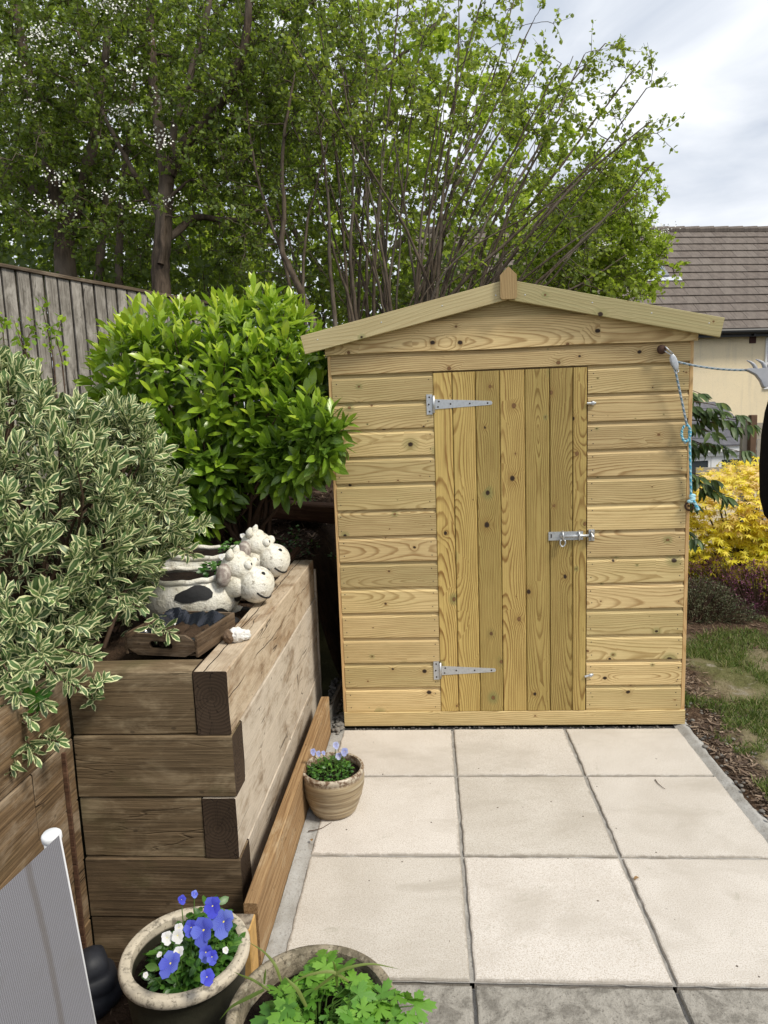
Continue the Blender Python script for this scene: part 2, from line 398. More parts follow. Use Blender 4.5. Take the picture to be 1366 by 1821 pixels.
def timber(name, c_dark, c_mid, c_pale, pale=0.5, rough=0.85, stain=0.5, moss=0.0, crack=1.0, split=False):
    """old sawn oak/softwood, grain along local X"""
    g = G(name); x, y, z = g.sep(g.obj()); R = g.rand(); o = R * 61.0
    a = y + z
    gr = g.noise(g.vec(x * 2.2 + o, y * 120 + o, z * 120), 1, 4, 0.65, 0.08)
    gr2 = g.noise(g.vec(x * 9 + o, y * 330, z * 330), 1, 3, 0.6)
    big = g.noise(g.vec(x * 3.0 + o, y * 8, z * 8 + o), 1, 5, 0.7, 0.4)
    col = g.mix(g.mr(gr, 0.28, 0.72), c_dark, c_mid)
    col = g.mix(g.mr(big, 0.62 - pale * 0.35, 0.86 - pale * 0.35) * g.mr(gr2, 0.2, 0.6, 0.45, 1.0), col, c_pale)
    st = g.noise(g.vec(x * 4.0 - o, y * 5, z * 5 + o), 1, 5, 0.7, 0.6)
    col = g.mix(g.mr(st, 0.50, 0.72) * stain, col, c_dark)
    col = g.mix(g.mr(gr2, 0.42, 0.72, 0, 0.5), col, c_dark)
    if moss > 0:
        mo = g.noise(g.vec(x * 4 + 3.3, y * 5, z * 5 + o), 1, 3, 0.6)
        col = g.mix(g.mr(mo, 0.5, 0.72) * moss, col, (0.065, 0.072, 0.022))
    w = g.noise(g.vec(x * 1.6 + o, y * 14 + 5, z * 14 + o), 1, 2, 0.5, 0.15)
    cr_ = g.mr(g.M('ABSOLUTE', w - 0.5), 0.0, 0.014, 0.8, 0.0) * g.mr(g.noise(g.vec(x * 2.2, o, z * 3), 1, 2), 0.54, 0.62) * crack
    ck = g.noise(g.vec(x * 4 + o, y * 40 + 5, z * 40 + o), 1, 2, 0.5, 0.1)
    cr2 = g.mr(g.M('ABSOLUTE', ck - 0.5), 0.0, 0.02, 0.45, 0.0) * g.mr(g.noise(g.vec(x * 3.2, o + 4, z * 5), 1, 2), 0.60, 0.68) * crack
    cr_ = g.M('MAXIMUM', cr_, cr2 * 0.35)
    if split:
        sy = y - 0.078 + (g.noise(g.vec(x * 3.0, 1.0), 1, 3, 0.6) - 0.5) * 0.045
        s1_ = g.mr(g.M('ABSOLUTE', sy), 0.0008, 0.0032, 1.0, 0.0) * g.mr(g.noise(g.vec(x * 2.2, 7.0), 1, 2), 0.36, 0.42)
        sz_ = z - 0.13 + (g.noise(g.vec(x * 2.0, 3.0), 1, 3, 0.6) - 0.5) * 0.09
        s2_ = g.mr(g.M('ABSOLUTE', sz_), 0.0006, 0.0026, 1.0, 0.0) * g.mr(g.noise(g.vec(x * 2.7, 9.0), 1, 2), 0.47, 0.53)
        cr_ = g.M('MAXIMUM', cr_, g.M('MAXIMUM', s1_, s2_))
    col = g.mix(cr_, col, (0.018, 0.013, 0.009))
    # holes
    vo = g.vor(g.vec(x * 9 + o, y * 16, z * 16 + o), 1.0); hl = g.mr(S(g, vo.outputs['Distance']), 0.06, 0.10, 1.0, 0.0)
    col = g.mix(hl * 0.5, col, (0.02, 0.014, 0.01))
    h = gr * 0.6 + gr2 * 0.4 - cr_ * 2.5
    return g.pbr(col, rough, g.bump(h, 0.5, 0.008), spec=0.2)

def endgrain(name, c1, c2, c3):
    g = G(name); x, y, z = g.sep(g.obj()); R = g.rand()
    yy = y - 0.075 + R * 0.03; zz = z - 0.1 - R * 0.05
    r_ = g.M('SQRT', yy * yy + zz * zz) + (g.noise(g.obj(), 14, 2) - 0.5) * 0.02
    ring = g.M('FRACT', r_ / 0.012)
    col = g.mix(g.mr(ring, 0.1, 0.9), c1, c2)
    an = g.M('ARCTAN2', zz, yy)
    cr_ = g.mr(g.M('ABSOLUTE', g.noise(g.vec(an * 1.5 + R * 9, r_ * 2.5), 1, 3, 0.6) - 0.5), 0.0, 0.007, 0.8, 0.0)
    col = g.mix(g.noise(g.obj(), 22, 4), col, c3)
    col = g.mix(cr_, col, (0.012, 0.009, 0.007))
    return g.pbr(col, 0.9, g.bump(ring * 0.4 - cr_ * 2, 0.5, 0.006), spec=0.15)

def leafmat(name, stops, back=None, rough=0.45, trans=0.3, tcol=None, vein=None, vein_n=0, edge=None, edge_w=0.62, mott=0.15, spec=0.5):
    g = G(name)
    val = g.attr('rnd') + g.ocol()
    luv = g.attr('luv', 'Vector'); u, v, _ = g.sep(luv)
    col = g.ramp(val, stops)
    au = g.M('ABSOLUTE', u)
    if mott:
        nz = g.noise(g.pos(), 60, 2)
        col = g.mix(g.mr(nz, 0.35, 0.7, 0, mott), col, (0.02, 0.03, 0.005))
    if edge is not None:
        nz = g.noise(g.vec(u * 2 + val * 40, v * 4, val * 31), 1, 3, 0.6) - 0.5
        e = g.mr(au + nz * 0.55, edge_w - 0.05, edge_w + 0.05)
        lo = g.noise(g.vec(u * 1.2 + val * 90, v * 2, val * 13), 1, 1)
        col = g.mix(g.mr(lo, 0.55, 0.6) * 0.6, col, (0.16, 0.25, 0.10))
        col = g.mix(e, col, edge)
    if vein is not None:
        mid = g.mr(au, 0.02, 0.10, 1.0, 0.0)
        if vein_n:
            sv = g.M('FRACT', v * vein_n - au * 1.4); mid = g.M('MAXIMUM', mid, g.mr(g.M('ABSOLUTE', sv - 0.5), 0.0, 0.14, 0.55, 0.0))
        col = g.mix(mid * 0.6, col, vein)
    pr = g.nd('ShaderNodeBsdfPrincipled', {'Base Color': col, 'Roughness': rough, 'Specular IOR Level': spec})
    tr = g.nd('ShaderNodeBsdfTranslucent', {'Color': g.mix(0.6, col, tcol) if tcol else col})
    mx = g.nd('ShaderNodeMixShader', {0: trans, 1: pr.outputs[0], 2: tr.outputs[0]})
    return g.surf(mx.outputs[0])

def plain(name, col, rough=0.6, metal=0.0, var=0.12, sc=30, bump=0.0, spec=0.4, col2=None):
    g = G(name); n = g.noise(g.obj(), sc, 4, 0.6)
    c2 = col2 or tuple(k * 0.55 for k in col)
    c = g.mix(g.mr(n, 0.35, 0.75, 0, max(var, 0.02) * 2), col, c2)
    b = g.bump(n, bump, 0.005) if bump else None
    return g.pbr(c, rough, b, metal, spec)

def bark(name, c1, c2, c3):
    g = G(name); p = g.pos(); x, y, z = g.sep(p)
    n = g.noise(g.vec(x * 22, y * 22, z * 5), 1, 4, 0.65, 0.4); n2 = g.noise(p, 1.3, 2)
    col = g.mix(g.mr(n, 0.3, 0.7), c1, c2); col = g.mix(g.mr(n2, 0.45, 0.65, 0, 0.7), col, c3)
    return g.pbr(col, 0.9, g.bump(n, 0.7, 0.02), spec=0.15)

def soilmat(name, c1, c2, c3, sc=1.0, chips=0.5):
    g = G(name); p = g.pos()
    n = g.noise(p, 9 * sc, 6, 0.7, 0.5); n2 = g.noise(p, 70 * sc, 4, 0.7)
    col = g.mix(g.mr(n, 0.35, 0.65), c1, c2)
    col = g.mix(g.mr(n2, 0.55, 0.72, 0, chips), col, c3)
    return g.pbr(col, 0.95, g.bump(n2 + n * 0.8, 0.9, 0.02), spec=0.1)
# ---------------------------------------------------------------- materials
m_clad = pine('pine_cladding', (0.71, 0.545, 0.275), (0.32, 0.19, 0.072), green=0.38, knots=0.62, sp=0.0095, contrast=0.95, gcol=(0.40, 0.365, 0.15))
m_door = pine('pine_door', (0.57, 0.42, 0.145), (0.22, 0.115, 0.030), green=0.45, knots=0.55, sp=0.0085, contrast=1.0, gcol=(0.36, 0.305, 0.085), krad=0.014, kc_=0.19)
m_barge = pine('pine_bargeboard', (0.58, 0.49, 0.27), (0.38, 0.28, 0.125), green=0.5, knots=0.35, contrast=0.45, sp=0.013, gcol=(0.40, 0.38, 0.17))
m_trim = pine('pine_corner_strip', (0.62, 0.42, 0.20), (0.36, 0.19, 0.07), green=0.1, knots=0.1)
m_fin = pine('pine_finial', (0.40, 0.28, 0.13), (0.24, 0.145, 0.06), green=0.2, knots=0.2)
m_bleach = timber('sleeper_bleached', (0.16, 0.115, 0.075), (0.36, 0.28, 0.195), (0.58, 0.51, 0.42), pale=0.95, stain=0.35, crack=0.8)
m_brown = timber('sleeper_brown', (0.085, 0.058, 0.032), (0.21, 0.148, 0.084), (0.36, 0.28, 0.175), pale=0.5, stain=0.5, moss=0.3, crack=0.35)
m_brown2 = timber('sleeper_brown_dark', (0.065, 0.045, 0.026), (0.165, 0.113, 0.065), (0.27, 0.20, 0.125), pale=0.4, stain=0.45, moss=0.35, crack=0.35)
m_topb = timber('sleeper_top_beam', (0.18, 0.115, 0.065), (0.38, 0.265, 0.16), (0.58, 0.48, 0.355), pale=0.85, stain=0.4, split=True)
m_leftw = timber('sleeper_left_wall', (0.075, 0.046, 0.024), (0.23, 0.148, 0.078), (0.36, 0.285, 0.20), pale=0.5, stain=0.5, moss=0.1)
m_end = endgrain('sleeper_end_grain', (0.036, 0.024, 0.016), (0.075, 0.05, 0.033), (0.05, 0.034, 0.023))
m_plank = timber('sawn_plank', (0.18, 0.10, 0.045), (0.40, 0.265, 0.135), (0.50, 0.40, 0.26), pale=0.35, stain=0.3, crack=0.3)
m_stubs = plain('stub_side_wood', (0.50, 0.30, 0.10), 0.8, var=0.3, sc=40, bump=0.3)
m_stubt = plain('stub_top_grime', (0.30, 0.25, 0.19), 0.9, var=0.5, sc=45, bump=0.5, col2=(0.07, 0.05, 0.035))
m_rot = timber('rotten_timber', (0.05, 0.026, 0.016), (0.14, 0.072, 0.042), (0.26, 0.145, 0.088), pale=0.3, stain=0.6)
m_fence = timber('weathered_fence', (0.11, 0.098, 0.082), (0.30, 0.275, 0.24), (0.44, 0.41, 0.365), pale=0.6, stain=0.6)
m_fencec = timber('fence_cap_wood', (0.06, 0.045, 0.03), (0.17, 0.125, 0.085), (0.25, 0.2, 0.15), pale=0.4)
m_metal = plain('galvanised_steel', (0.58, 0.60, 0.62), 0.42, metal=0.75, var=0.2, sc=90, bump=0.05)
m_screw = plain('dark_screw_head', (0.06, 0.05, 0.045), 0.5, metal=0.6)
m_felt = plain('roofing_felt', (0.06, 0.07, 0.06), 0.95, var=0.3, sc=200, bump=0.4)
m_dark = plain('shed_inside_wood', (0.28, 0.19, 0.09), 0.9)
m_rust = plain('rusty_iron', (0.085, 0.045, 0.03), 0.8, metal=0.3, var=0.4, sc=80, bump=0.3)
def ropemat(name, c1, c2):
    g = G(name); luv = g.attr('luv', 'Vector'); u, v, _ = g.sep(luv)
    st = g.M('FRACT', v * 1.0 + u); k = g.mr(g.M('ABSOLUTE', st - 0.5), 0.16, 0.24)
    return g.pbr(g.mix(k, c1, c2), 0.7, g.bump(g.M('SINE', (v + u) * 12.566), 0.6, 0.002))
m_rope = ropemat('rope_blue_grey', (0.10, 0.20, 0.27), (0.42, 0.46, 0.50))
m_rope2 = ropemat('rope_bright_blue', (0.03, 0.33, 0.52), (0.35, 0.62, 0.72))
m_gplast = plain('grey_plastic', (0.33, 0.34, 0.37), 0.45, var=0.1)
m_black = plain('black_cloth', (0.006, 0.006, 0.007), 0.9, var=0.1, spec=0.1)
m_bplast = plain('black_plastic_film', (0.012, 0.014, 0.022), 0.22, var=0.1, spec=0.6)

def slabmat():
    g = G('cream_paving_slab'); p = g.pos(); x, y, z = g.sep(p); ox, oy, oz = g.sep(g.obj()); R = g.rand()
    n1 = g.noise(p, 3.0, 5, 0.6, 0.4); n2 = g.noise(p, 240, 2, 0.6); n3 = g.noise(p, 36, 4, 0.7)
    col = g.mix(g.mr(n1, 0.35, 0.7), (0.60, 0.567, 0.525), (0.52, 0.485, 0.44))
    col = g.mix(g.mr(n2, 0.48, 0.68, 0, 0.8), col, (0.37, 0.32, 0.26))
    col = g.mix(g.mr(n2, 0.30, 0.45, 0.4, 0.0), col, (0.72, 0.70, 0.665))
    col = g.mix(g.mr(n3, 0.60, 0.8, 0, 0.35), col, (0.44, 0.38, 0.30))
    # grime along the edges (generated 0..1 across the slab)
    gx, gy, gz = g.sep(g.gen())
    ed = g.M('MINIMUM', g.M('MINIMUM', gx, 1.0 - gx), g.M('MINIMUM', gy, 1.0 - gy)) + (n3 - 0.5) * 0.05 + (n1 - 0.5) * 0.05
    col = g.mix(g.mr(ed, 0.0, 0.022, 0.8, 0.0), col, (0.30, 0.27, 0.23))
    st = g.noise(g.vec(x * 1.3 + 5, y * 3.2, R * 3), 1, 5, 0.65, 0.6)
    col = g.mix(g.mr(st, 0.48, 0.70, 0, 0.6), col, (0.40, 0.365, 0.315))
    col = g.mix(1.0, col, g.ramp(R, [(0, (0.90, 0.89, 0.87)), (1, (1.04, 1.03, 1.03))]), 'MULTIPLY')
    al = g.noise(g.vec(x * 7, y * 7, 2.0), 1, 5, 0.75, 0.8); col = g.mix(g.mr(al, 0.60, 0.72, 0, 0.45), col, (0.33, 0.31, 0.25))
    vo = g.vor(p, 17.0); sp = g.mr(S(g, vo.outputs['Distance']) + (n3 - 0.5) * 0.05, 0.055, 0.075, 1, 0)
    cs = g.sep(S(g, vo.outputs['Color']))[0]
    col = g.mix(sp * g.mr(cs, 0.72, 0.78), col, (0.085, 0.065, 0.05))
    return g.pbr(col, 0.9, g.bump(n2 * 0.6 + n3 * 0.5, 0.35, 0.004), spec=0.2)
m_slab = slabmat()
def mortarmat(name, c1, c2, c3, sc=1.0):
    g = G(name); p = g.pos(); n1 = g.noise(p, 7 * sc, 6, 0.7, 0.6); n2 = g.noise(p, 130, 3, 0.65); n3 = g.noise(p, 30 * sc, 4, 0.7)
    col = g.mix(g.mr(n1, 0.36, 0.66), c1, c2); col = g.mix(g.mr(n2, 0.54, 0.72, 0, 0.6), col, c3); col = g.mix(g.mr(n3, 0.58, 0.75, 0, 0.55), col, c3)
    return g.pbr(col, 0.95, g.bump(n2 * 0.5 + n3, 0.6, 0.008), spec=0.15)
m_mortar = mortarmat('mortar_bed', (0.36, 0.345, 0.32), (0.27, 0.255, 0.235), (0.11, 0.10, 0.09))
m_haunch = mortarmat('concrete_haunching', (0.40, 0.395, 0.38), (0.30, 0.29, 0.27), (0.13, 0.115, 0.10))
m_old = mortarmat('old_grey_slab', (0.33, 0.31, 0.275), (0.17, 0.158, 0.138), (0.075, 0.068, 0.058), 2.2)
m_soil = soilmat('dark_soil', (0.028, 0.018, 0.012), (0.068, 0.043, 0.028), (0.14, 0.09, 0.058), 1.0, 0.55)
m_mulch = soilmat('bark_mulch_soil', (0.035, 0.022, 0.014), (0.085, 0.055, 0.035), (0.17, 0.12, 0.085), 1.3, 0.6)
m_potsoil = soilmat('potting_soil', (0.014, 0.010, 0.008), (0.035, 0.024, 0.017), (0.08, 0.06, 0.045), 2.0, 0.5)
def lawnmat():
    g = G('worn_lawn_ground'); p = g.pos(); x, y, z = g.sep(p)
    n1 = g.noise(p, 2.2, 5, 0.65, 0.6); n2 = g.noise(p, 60, 4, 0.7); n3 = g.noise(p, 5.5, 4, 0.6, 0.5)
    col = g.mix(g.mr(n1, 0.4, 0.62), (0.13, 0.13, 0.055), (0.22, 0.185, 0.115))
    col = g.mix(g.mr(n2, 0.5, 0.7, 0, 0.6), col, (0.05, 0.055, 0.02))
    col = g.mix(g.mr(n3, 0.58, 0.72, 0, 0.8), col, (0.30, 0.27, 0.22))
    ed = g.M('SUBTRACT', x, 1.30) - g.M('MULTIPLY', y - 0.5, 0.12) + (n3 - 0.5) * 0.55
    so_ = g.mr(ed, 0.10, 0.30, 1, 0)
    bd = g.mr(y + (n3 - 0.5) * 0.5, 1.65, 2.0, 0, 1)
    so_ = g.M('MAXIMUM', so_, bd)
    sc = g.mix(g.mr(n2, 0.45, 0.7), (0.065, 0.042, 0.028), (0.165, 0.112, 0.075))
    col = g.mix(so_, col, sc)
    return g.pbr(col, 0.95, g.bump(n2 + n3, 0.8, 0.02), spec=0.1)
m_lawn = lawnmat()
m_ground = soilmat('woodland_ground', (0.03, 0.028, 0.012), (0.055, 0.05, 0.02), (0.08, 0.07, 0.035), 0.4, 0.4)

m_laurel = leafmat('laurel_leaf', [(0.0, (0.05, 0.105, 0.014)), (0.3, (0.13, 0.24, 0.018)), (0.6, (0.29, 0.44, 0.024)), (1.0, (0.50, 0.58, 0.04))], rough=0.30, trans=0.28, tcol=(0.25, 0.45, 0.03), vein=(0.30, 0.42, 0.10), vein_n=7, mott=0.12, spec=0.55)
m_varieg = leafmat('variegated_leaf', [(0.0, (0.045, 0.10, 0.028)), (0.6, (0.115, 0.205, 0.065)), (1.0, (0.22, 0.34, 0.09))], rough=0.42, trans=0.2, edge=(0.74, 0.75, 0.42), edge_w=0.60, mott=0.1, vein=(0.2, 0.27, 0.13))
m_plaing = leafmat('reverted_green_leaf', [(0.0, (0.04, 0.13, 0.02)), (1.0, (0.10, 0.25, 0.03))], rough=0.35, trans=0.25, vein=(0.2, 0.33, 0.08))
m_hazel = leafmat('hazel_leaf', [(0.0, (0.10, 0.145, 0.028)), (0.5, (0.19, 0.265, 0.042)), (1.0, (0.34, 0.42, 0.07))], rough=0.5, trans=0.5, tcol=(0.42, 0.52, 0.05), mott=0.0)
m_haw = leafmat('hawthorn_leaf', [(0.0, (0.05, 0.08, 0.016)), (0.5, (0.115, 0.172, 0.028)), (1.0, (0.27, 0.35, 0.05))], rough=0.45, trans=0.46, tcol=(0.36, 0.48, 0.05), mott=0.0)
m_bgl = leafmat('far_leaf', [(0.0, (0.22, 0.30, 0.038)), (0.5, (0.38, 0.48, 0.055)), (1.0, (0.54, 0.62, 0.09))], rough=0.5, trans=0.55, tcol=(0.42, 0.58, 0.05), mott=0.0)  # bright tone: sunlight on the far crowns is put into the leaf colour
m_cherry = leafmat('dark_drooping_leaf', [(0.0, (0.03, 0.062, 0.014)), (0.6, (0.07, 0.125, 0.026)), (1.0, (0.16, 0.22, 0.04))], rough=0.5, trans=0.28, vein=(0.12, 0.2, 0.06), vein_n=6, mott=0.1)
m_acer = leafmat('golden_acer_leaf', [(0.0, (0.36, 0.40, 0.02)), (0.35, (0.74, 0.66, 0.03)), (0.75, (0.88, 0.75, 0.09)), (1.0, (0.86, 0.64, 0.32))], rough=0.5, trans=0.4, tcol=(0.95, 0.80, 0.05), mott=0.0)
m_heath = leafmat('grey_green_heather', [(0.0, (0.05, 0.065, 0.028)), (0.6, (0.12, 0.135, 0.065)), (1.0, (0.22, 0.19, 0.12))], rough=0.7, trans=0.15, mott=0.0)
m_heathp = leafmat('purple_heather', [(0.0, (0.07, 0.03, 0.04)), (0.5, (0.20, 0.06, 0.12)), (1.0, (0.40, 0.14, 0.24))], rough=0.7, trans=0.15, mott=0.0)
m_geran = leafmat('geranium_leaf', [(0.0, (0.055, 0.17, 0.020)), (0.5, (0.105, 0.27, 0.028)), (1.0, (0.20, 0.40, 0.045))], rough=0.5, trans=0.3, tcol=(0.28, 0.5, 0.04), mott=0.12)
m_viola = leafmat('pansy_leaf', [(0.0, (0.025, 0.085, 0.014)), (0.6, (0.06, 0.165, 0.022)), (1.0, (0.12, 0.26, 0.03))], rough=0.4, trans=0.25, vein=(0.16, 0.28, 0.06), mott=0.1)
m_grass = leafmat('grass_blade', [(0.0, (0.07, 0.12, 0.02)), (0.45, (0.14, 0.21, 0.035)), (0.75, (0.26, 0.27, 0.09)), (1.0, (0.44, 0.38, 0.2))], rough=0.6, trans=0.3, mott=0.0)
def petalmat(name, a, b, eye):
    g = G(name); luv = g.attr('luv', 'Vector'); u, v, _ = g.sep(luv); val = g.ocol()
    col = g.mix(val, a, b); st = g.M('ABSOLUTE', g.M('FRACT', u * 4.0) - 0.5)
    col = g.mix(g.mr(v, 0.1, 0.8, 0.9, 0) * g.mr(st, 0.05, 0.3, 1, 0.15), col, eye)
    pr = g.nd('ShaderNodeBsdfPrincipled', {'Base Color': col, 'Roughness': 0.6, 'Specular IOR Level': 0.2}); tr = g.nd('ShaderNodeBsdfTranslucent', {'Color': col})
    return g.surf(g.nd('ShaderNodeMixShader', {0: 0.3, 1: pr.outputs[0], 2: tr.outputs[0]}).outputs[0])
m_blue = petalmat('blue_petal', (0.075, 0.085, 0.60), (0.23, 0.30, 0.82), (0.03, 0.03, 0.38))
m_pale = petalmat('pale_lilac_petal', (0.33, 0.38, 0.68), (0.60, 0.64, 0.86), (0.12, 0.10, 0.40))
m_white = petalmat('white_petal', (0.80, 0.80, 0.78), (0.75, 0.74, 0.80), (0.62, 0.60, 0.45))
m_eye = plain('flower_eye', (0.75, 0.62, 0.08), 0.6)
m_stem = plain('green_stem', (0.09, 0.18, 0.03), 0.6)
m_blossom = plain('white_blossom', (0.80, 0.80, 0.74), 0.7, var=0.05)
m_hbark = bark('hazel_bark', (0.055, 0.04, 0.028), (0.125, 0.098, 0.072), (0.16, 0.135, 0.108))
m_dbark = bark('hawthorn_bark', (0.045, 0.034, 0.025), (0.125, 0.092, 0.066), (0.18, 0.145, 0.115))
m_twig = plain('brown_twig', (0.085, 0.05, 0.03), 0.8, var=0.3)

# ---------------------------------------------------------------- the ground
def gfar(x, y):
    l = 1.25 + 0.12 * fbm(x, y, 0.5, 3); r = -0.35 - 1.75 * float(sm(y, 5, 12)) + 0.05 * fbm(x, y, 0.7, 2)
    t = float(sm(x, -0.6, 2.0)); h = l * (1 - t) + r * t
    if y < 3.6: h = h * float(sm(y, 2.6, 3.6)) + (-0.45) * (1 - float(sm(y, 2.6, 3.6)))
    return h
xs = np.concatenate([np.linspace(-150, -12, 12), np.linspace(-10, 14, 49), np.linspace(17, 150, 12)])
ys = np.concatenate([np.linspace(-60, -6, 6), np.linspace(-4, 20, 49), np.linspace(24, 250, 12)])
tag(link('ground', grid('ground', xs, ys, gfar, m_ground)), kind='structure')

def hbed(x, y):
    h = 0.855 + 0.035 * fbm(x, y, 5, 4) + 0.012 * fbm(x, y, 22, 3, 4)
    h += 0.28 * float(sm(y, 1.45, 2.6)) + 0.12 * float(sm(y, 2.6, 4.2)) + 0.10 * float(sm(-x, 2.3, 3.2))
    if x > -0.90: h -= 0.10 * float(sm(x, -0.90, -0.85))
    return h
tag(link('soil', grid('soil', np.linspace(-5.5, -0.86, 130), np.linspace(-0.9, 4.6, 150), hbed, m_soil)), kind='structure')
tag(link('soil', grid('soil', np.linspace(-5.5, -1.42, 50), np.linspace(-3.8, -0.9, 40), hbed, m_soil)), kind='structure')
def hslope(x, y):
    t = float(sm(x, -0.88, -0.62)); return 0.80 * (1 - t) + 0.10 * t + 0.03 * fbm(x, y, 8, 3) + (0.3 * float(sm(y, 1.4, 2.6))) * (1 - t) + 0.25 * t * float(sm(y, 1.0, 2.2))
tag(link('bank', grid('bank', np.linspace(-0.88, -0.61, 14), np.linspace(0.86, 4.6, 80), hslope, m_soil)), kind='structure')
def hlow(x, y): return -0.17 + 0.014 * fbm(x, y, 7, 4)
tag(link('low_soil', grid('low_soil', np.linspace(-1.40, -0.60, 40), np.linspace(-3.6, -0.94, 90), hlow, m_soil)), kind='structure')
def hlawn(x, y):
    h = 0.015 + 0.02 * fbm(x, y, 2.5, 4) + 0.008 * fbm(x, y, 25, 3, 2)
    h += 0.05 * float(sm(y, 1.6, 2.3)) - 0.35 * float(sm(y, 4.0, 6.5)) - 0.03 * float(sm(-x, -1.36, -1.24))
    return h
tag(link('lawn', grid('lawn', np.concatenate([np.linspace(1.23, 2.6, 110), np.linspace(2.65, 9, 40)]), np.concatenate([np.linspace(-3.4, -0.6, 50), np.linspace(-0.57, 2.2, 150), np.linspace(2.25, 6.6, 40)]), hlawn, m_lawn)), kind='structure')

# patio bed, haunching, slabs
pb = grid('mortar_bed', np.linspace(-0.66, 1.24, 120), np.linspace(-1.215, 0.56, 120), lambda x, y: -0.0095 + 0.004 * fbm(x, y, 14, 4) - 0.012 * float(sm(y, 0.495, 0.52)), m_mortar)
patio = tag(link('patio', pb), kind='structure')
def hh(x, y):
    e = 1.285 + 0.035 * fbm(0.3, y, 3.5, 4) + 0.02 * float(sm(y, 0.1, 0.5))
    return -0.012 + 0.006 * fbm(x, y, 12, 4) + 0.022 * (1 - abs((x - 1.25) / 0.06)) * (x > 1.2) - 0.10 * float(sm(x, e - 0.02, e + 0.035))
tag(link('concrete_edge', grid('concrete_edge', np.linspace(1.206, 1.40, 30), np.linspace(-1.25, 0.64, 150), hh, m_haunch), patio))
def hl(x, y): return -0.006 + 0.005 * fbm(x, y, 12, 4) + 0.006 * float(sm(-x, 0.62, 0.66))
tag(link('mortar_strip', grid('mortar_strip', np.linspace(-0.668, -0.602, 14), np.linspace(-1.25, 0.56, 120), hl, m_haunch), patio))
def slab_mesh(x0, x1, y0, y1, seed, mat, zt=0.0, th=0.04):
    """paving slab with slightly ragged arrises"""
    n = 44
    def ring(ins, z, jit):
        P = []
        for k in range(4):
            for i in range(n):
                t = i / n
                if k == 0: p = (x0 + (x1 - x0) * t, y0)
                elif k == 1: p = (x1, y0 + (y1 - y0) * t)
                elif k == 2: p = (x1 - (x1 - x0) * t, y1)
                else: p = (x0, y1 - (y1 - y0) * t)
                j = mnoise.noise_vector(Vector((p[0] * 22, p[1] * 22, seed + z * 50))) * jit
                cx, cy = (x0 + x1) / 2, (y0 + y1) / 2
                q = (p[0] + (ins if p[0] < cx else -ins) * (abs(p[0] - cx) > (x1 - x0) / 2 - 1e-4) + j.x, p[1] + (ins if p[1] < cy else -ins) * (abs(p[1] - cy) > (y1 - y0) / 2 - 1e-4) + j.y, z)
                P.append(q)
        return P
    mb = MB(); rings = [ring(0, zt - th, 0.0), ring(0, zt - 0.007, 0.003), ring(0.003, zt - 0.0015, 0.0045), ring(0.009, zt, 0.003)]
    m = 4 * n; V = sum(rings, []); F = []
    for i in range(3):
        for k in range(m): F.append((i * m + k, i * m + (k + 1) % m, (i + 1) * m + (k + 1) % m, (i + 1) * m + k))
    F.append(tuple(3 * m + k for k in range(m)))
    mb.add(V, F)
    return mb
XS = [(-0.604, -0.007), (0.007, 0.603), (0.617, 1.211)]
YS = [(0.006, 0.494), (-0.603, -0.007), (-1.212, -0.616)]
k = 0
for (y0, y1) in YS:
    for (x0, x1) in XS:
        k += 1; c = ((x0 + x1) / 2, (y0 + y1) / 2, 0)
        slab_mesh(x0, x1, y0, y1, k * 3.7, m_slab, 0.0005 * (k % 3)).build('paving_slab', m_slab, patio, loc=c)
path = tag(link('path', grid('path', np.linspace(-0.70, 3.2, 120), np.linspace(-3.6, -1.214, 60), lambda x, y: -0.030 + 0.003 * fbm(x, y, 9, 4), m_mortar)), kind='structure')
for i, (x0, x1) in enumerate([(-0.69, -0.004), (0.008, 0.603), (0.617, 1.212), (1.224, 1.82), (1.832, 2.43)]):
    for j, (y0, y1) in enumerate([(-1.812, -1.221), (-2.41, -1.822), (-3.01, -2.42)]):
        slab_mesh(x0, x1, y0, y1, 50 + i * 5 + j, m_old, -0.010).build('old_slab', m_old, path, loc=((x0 + x1) / 2, (y0 + y1) / 2, 0))
# ---------------------------------------------------------------- the shed
SY = 0.5475                      # front face
X0, X1 = -0.602, 1.262
SD = 1.30                        # depth
shed = thing('garden_shed', (0.33, SY + SD / 2, 0), 'new pressure treated timber shed with apex roof and plank door', 'shed')
def ship_mesh(L, H=0.1425, lap=0.012):
    prof = [(-0.001, 0.0), (-0.0145, 0.0), (-0.0155, 0.002), (-0.0155, H - 0.028), (-0.0105, H - 0.022), (-0.0055, H - 0.014), (-0.0025, H - 0.004), (-0.0025, H + lap), (-0.001, H + lap)]
    nx = max(3, int(L / 0.12)); V = []; F = []; n = len(prof)
    for i in range(nx + 1):
        for (y, z) in prof: V.append((L * i / nx, y, z))
    for i in range(nx):
        for k in range(n):
            k2 = (k + 1) % n; F.append((i * n + k, (i + 1) * n + k, (i + 1) * n + k2, i * n + k2))
    F += [tuple(range(n)), tuple(nx * n + k for k in range(n))[::-1]]
    return MB().add(V, F)
PITCH = 0.1427; Z0 = 0.089
mL = ship_mesh(0.527).mesh('cladding_board', m_clad); mR = ship_mesh(0.505).mesh('cladding_board', m_clad)
for i in range(13):
    z = Z0 + i * PITCH
    dz = random.uniform(-0.0008, 0.0008)
    link('cladding_board', mL, shed, T(-0.587, SY, z + dz))
    link('cladding_board', mR, shed, T(0.735, SY, z + dz))
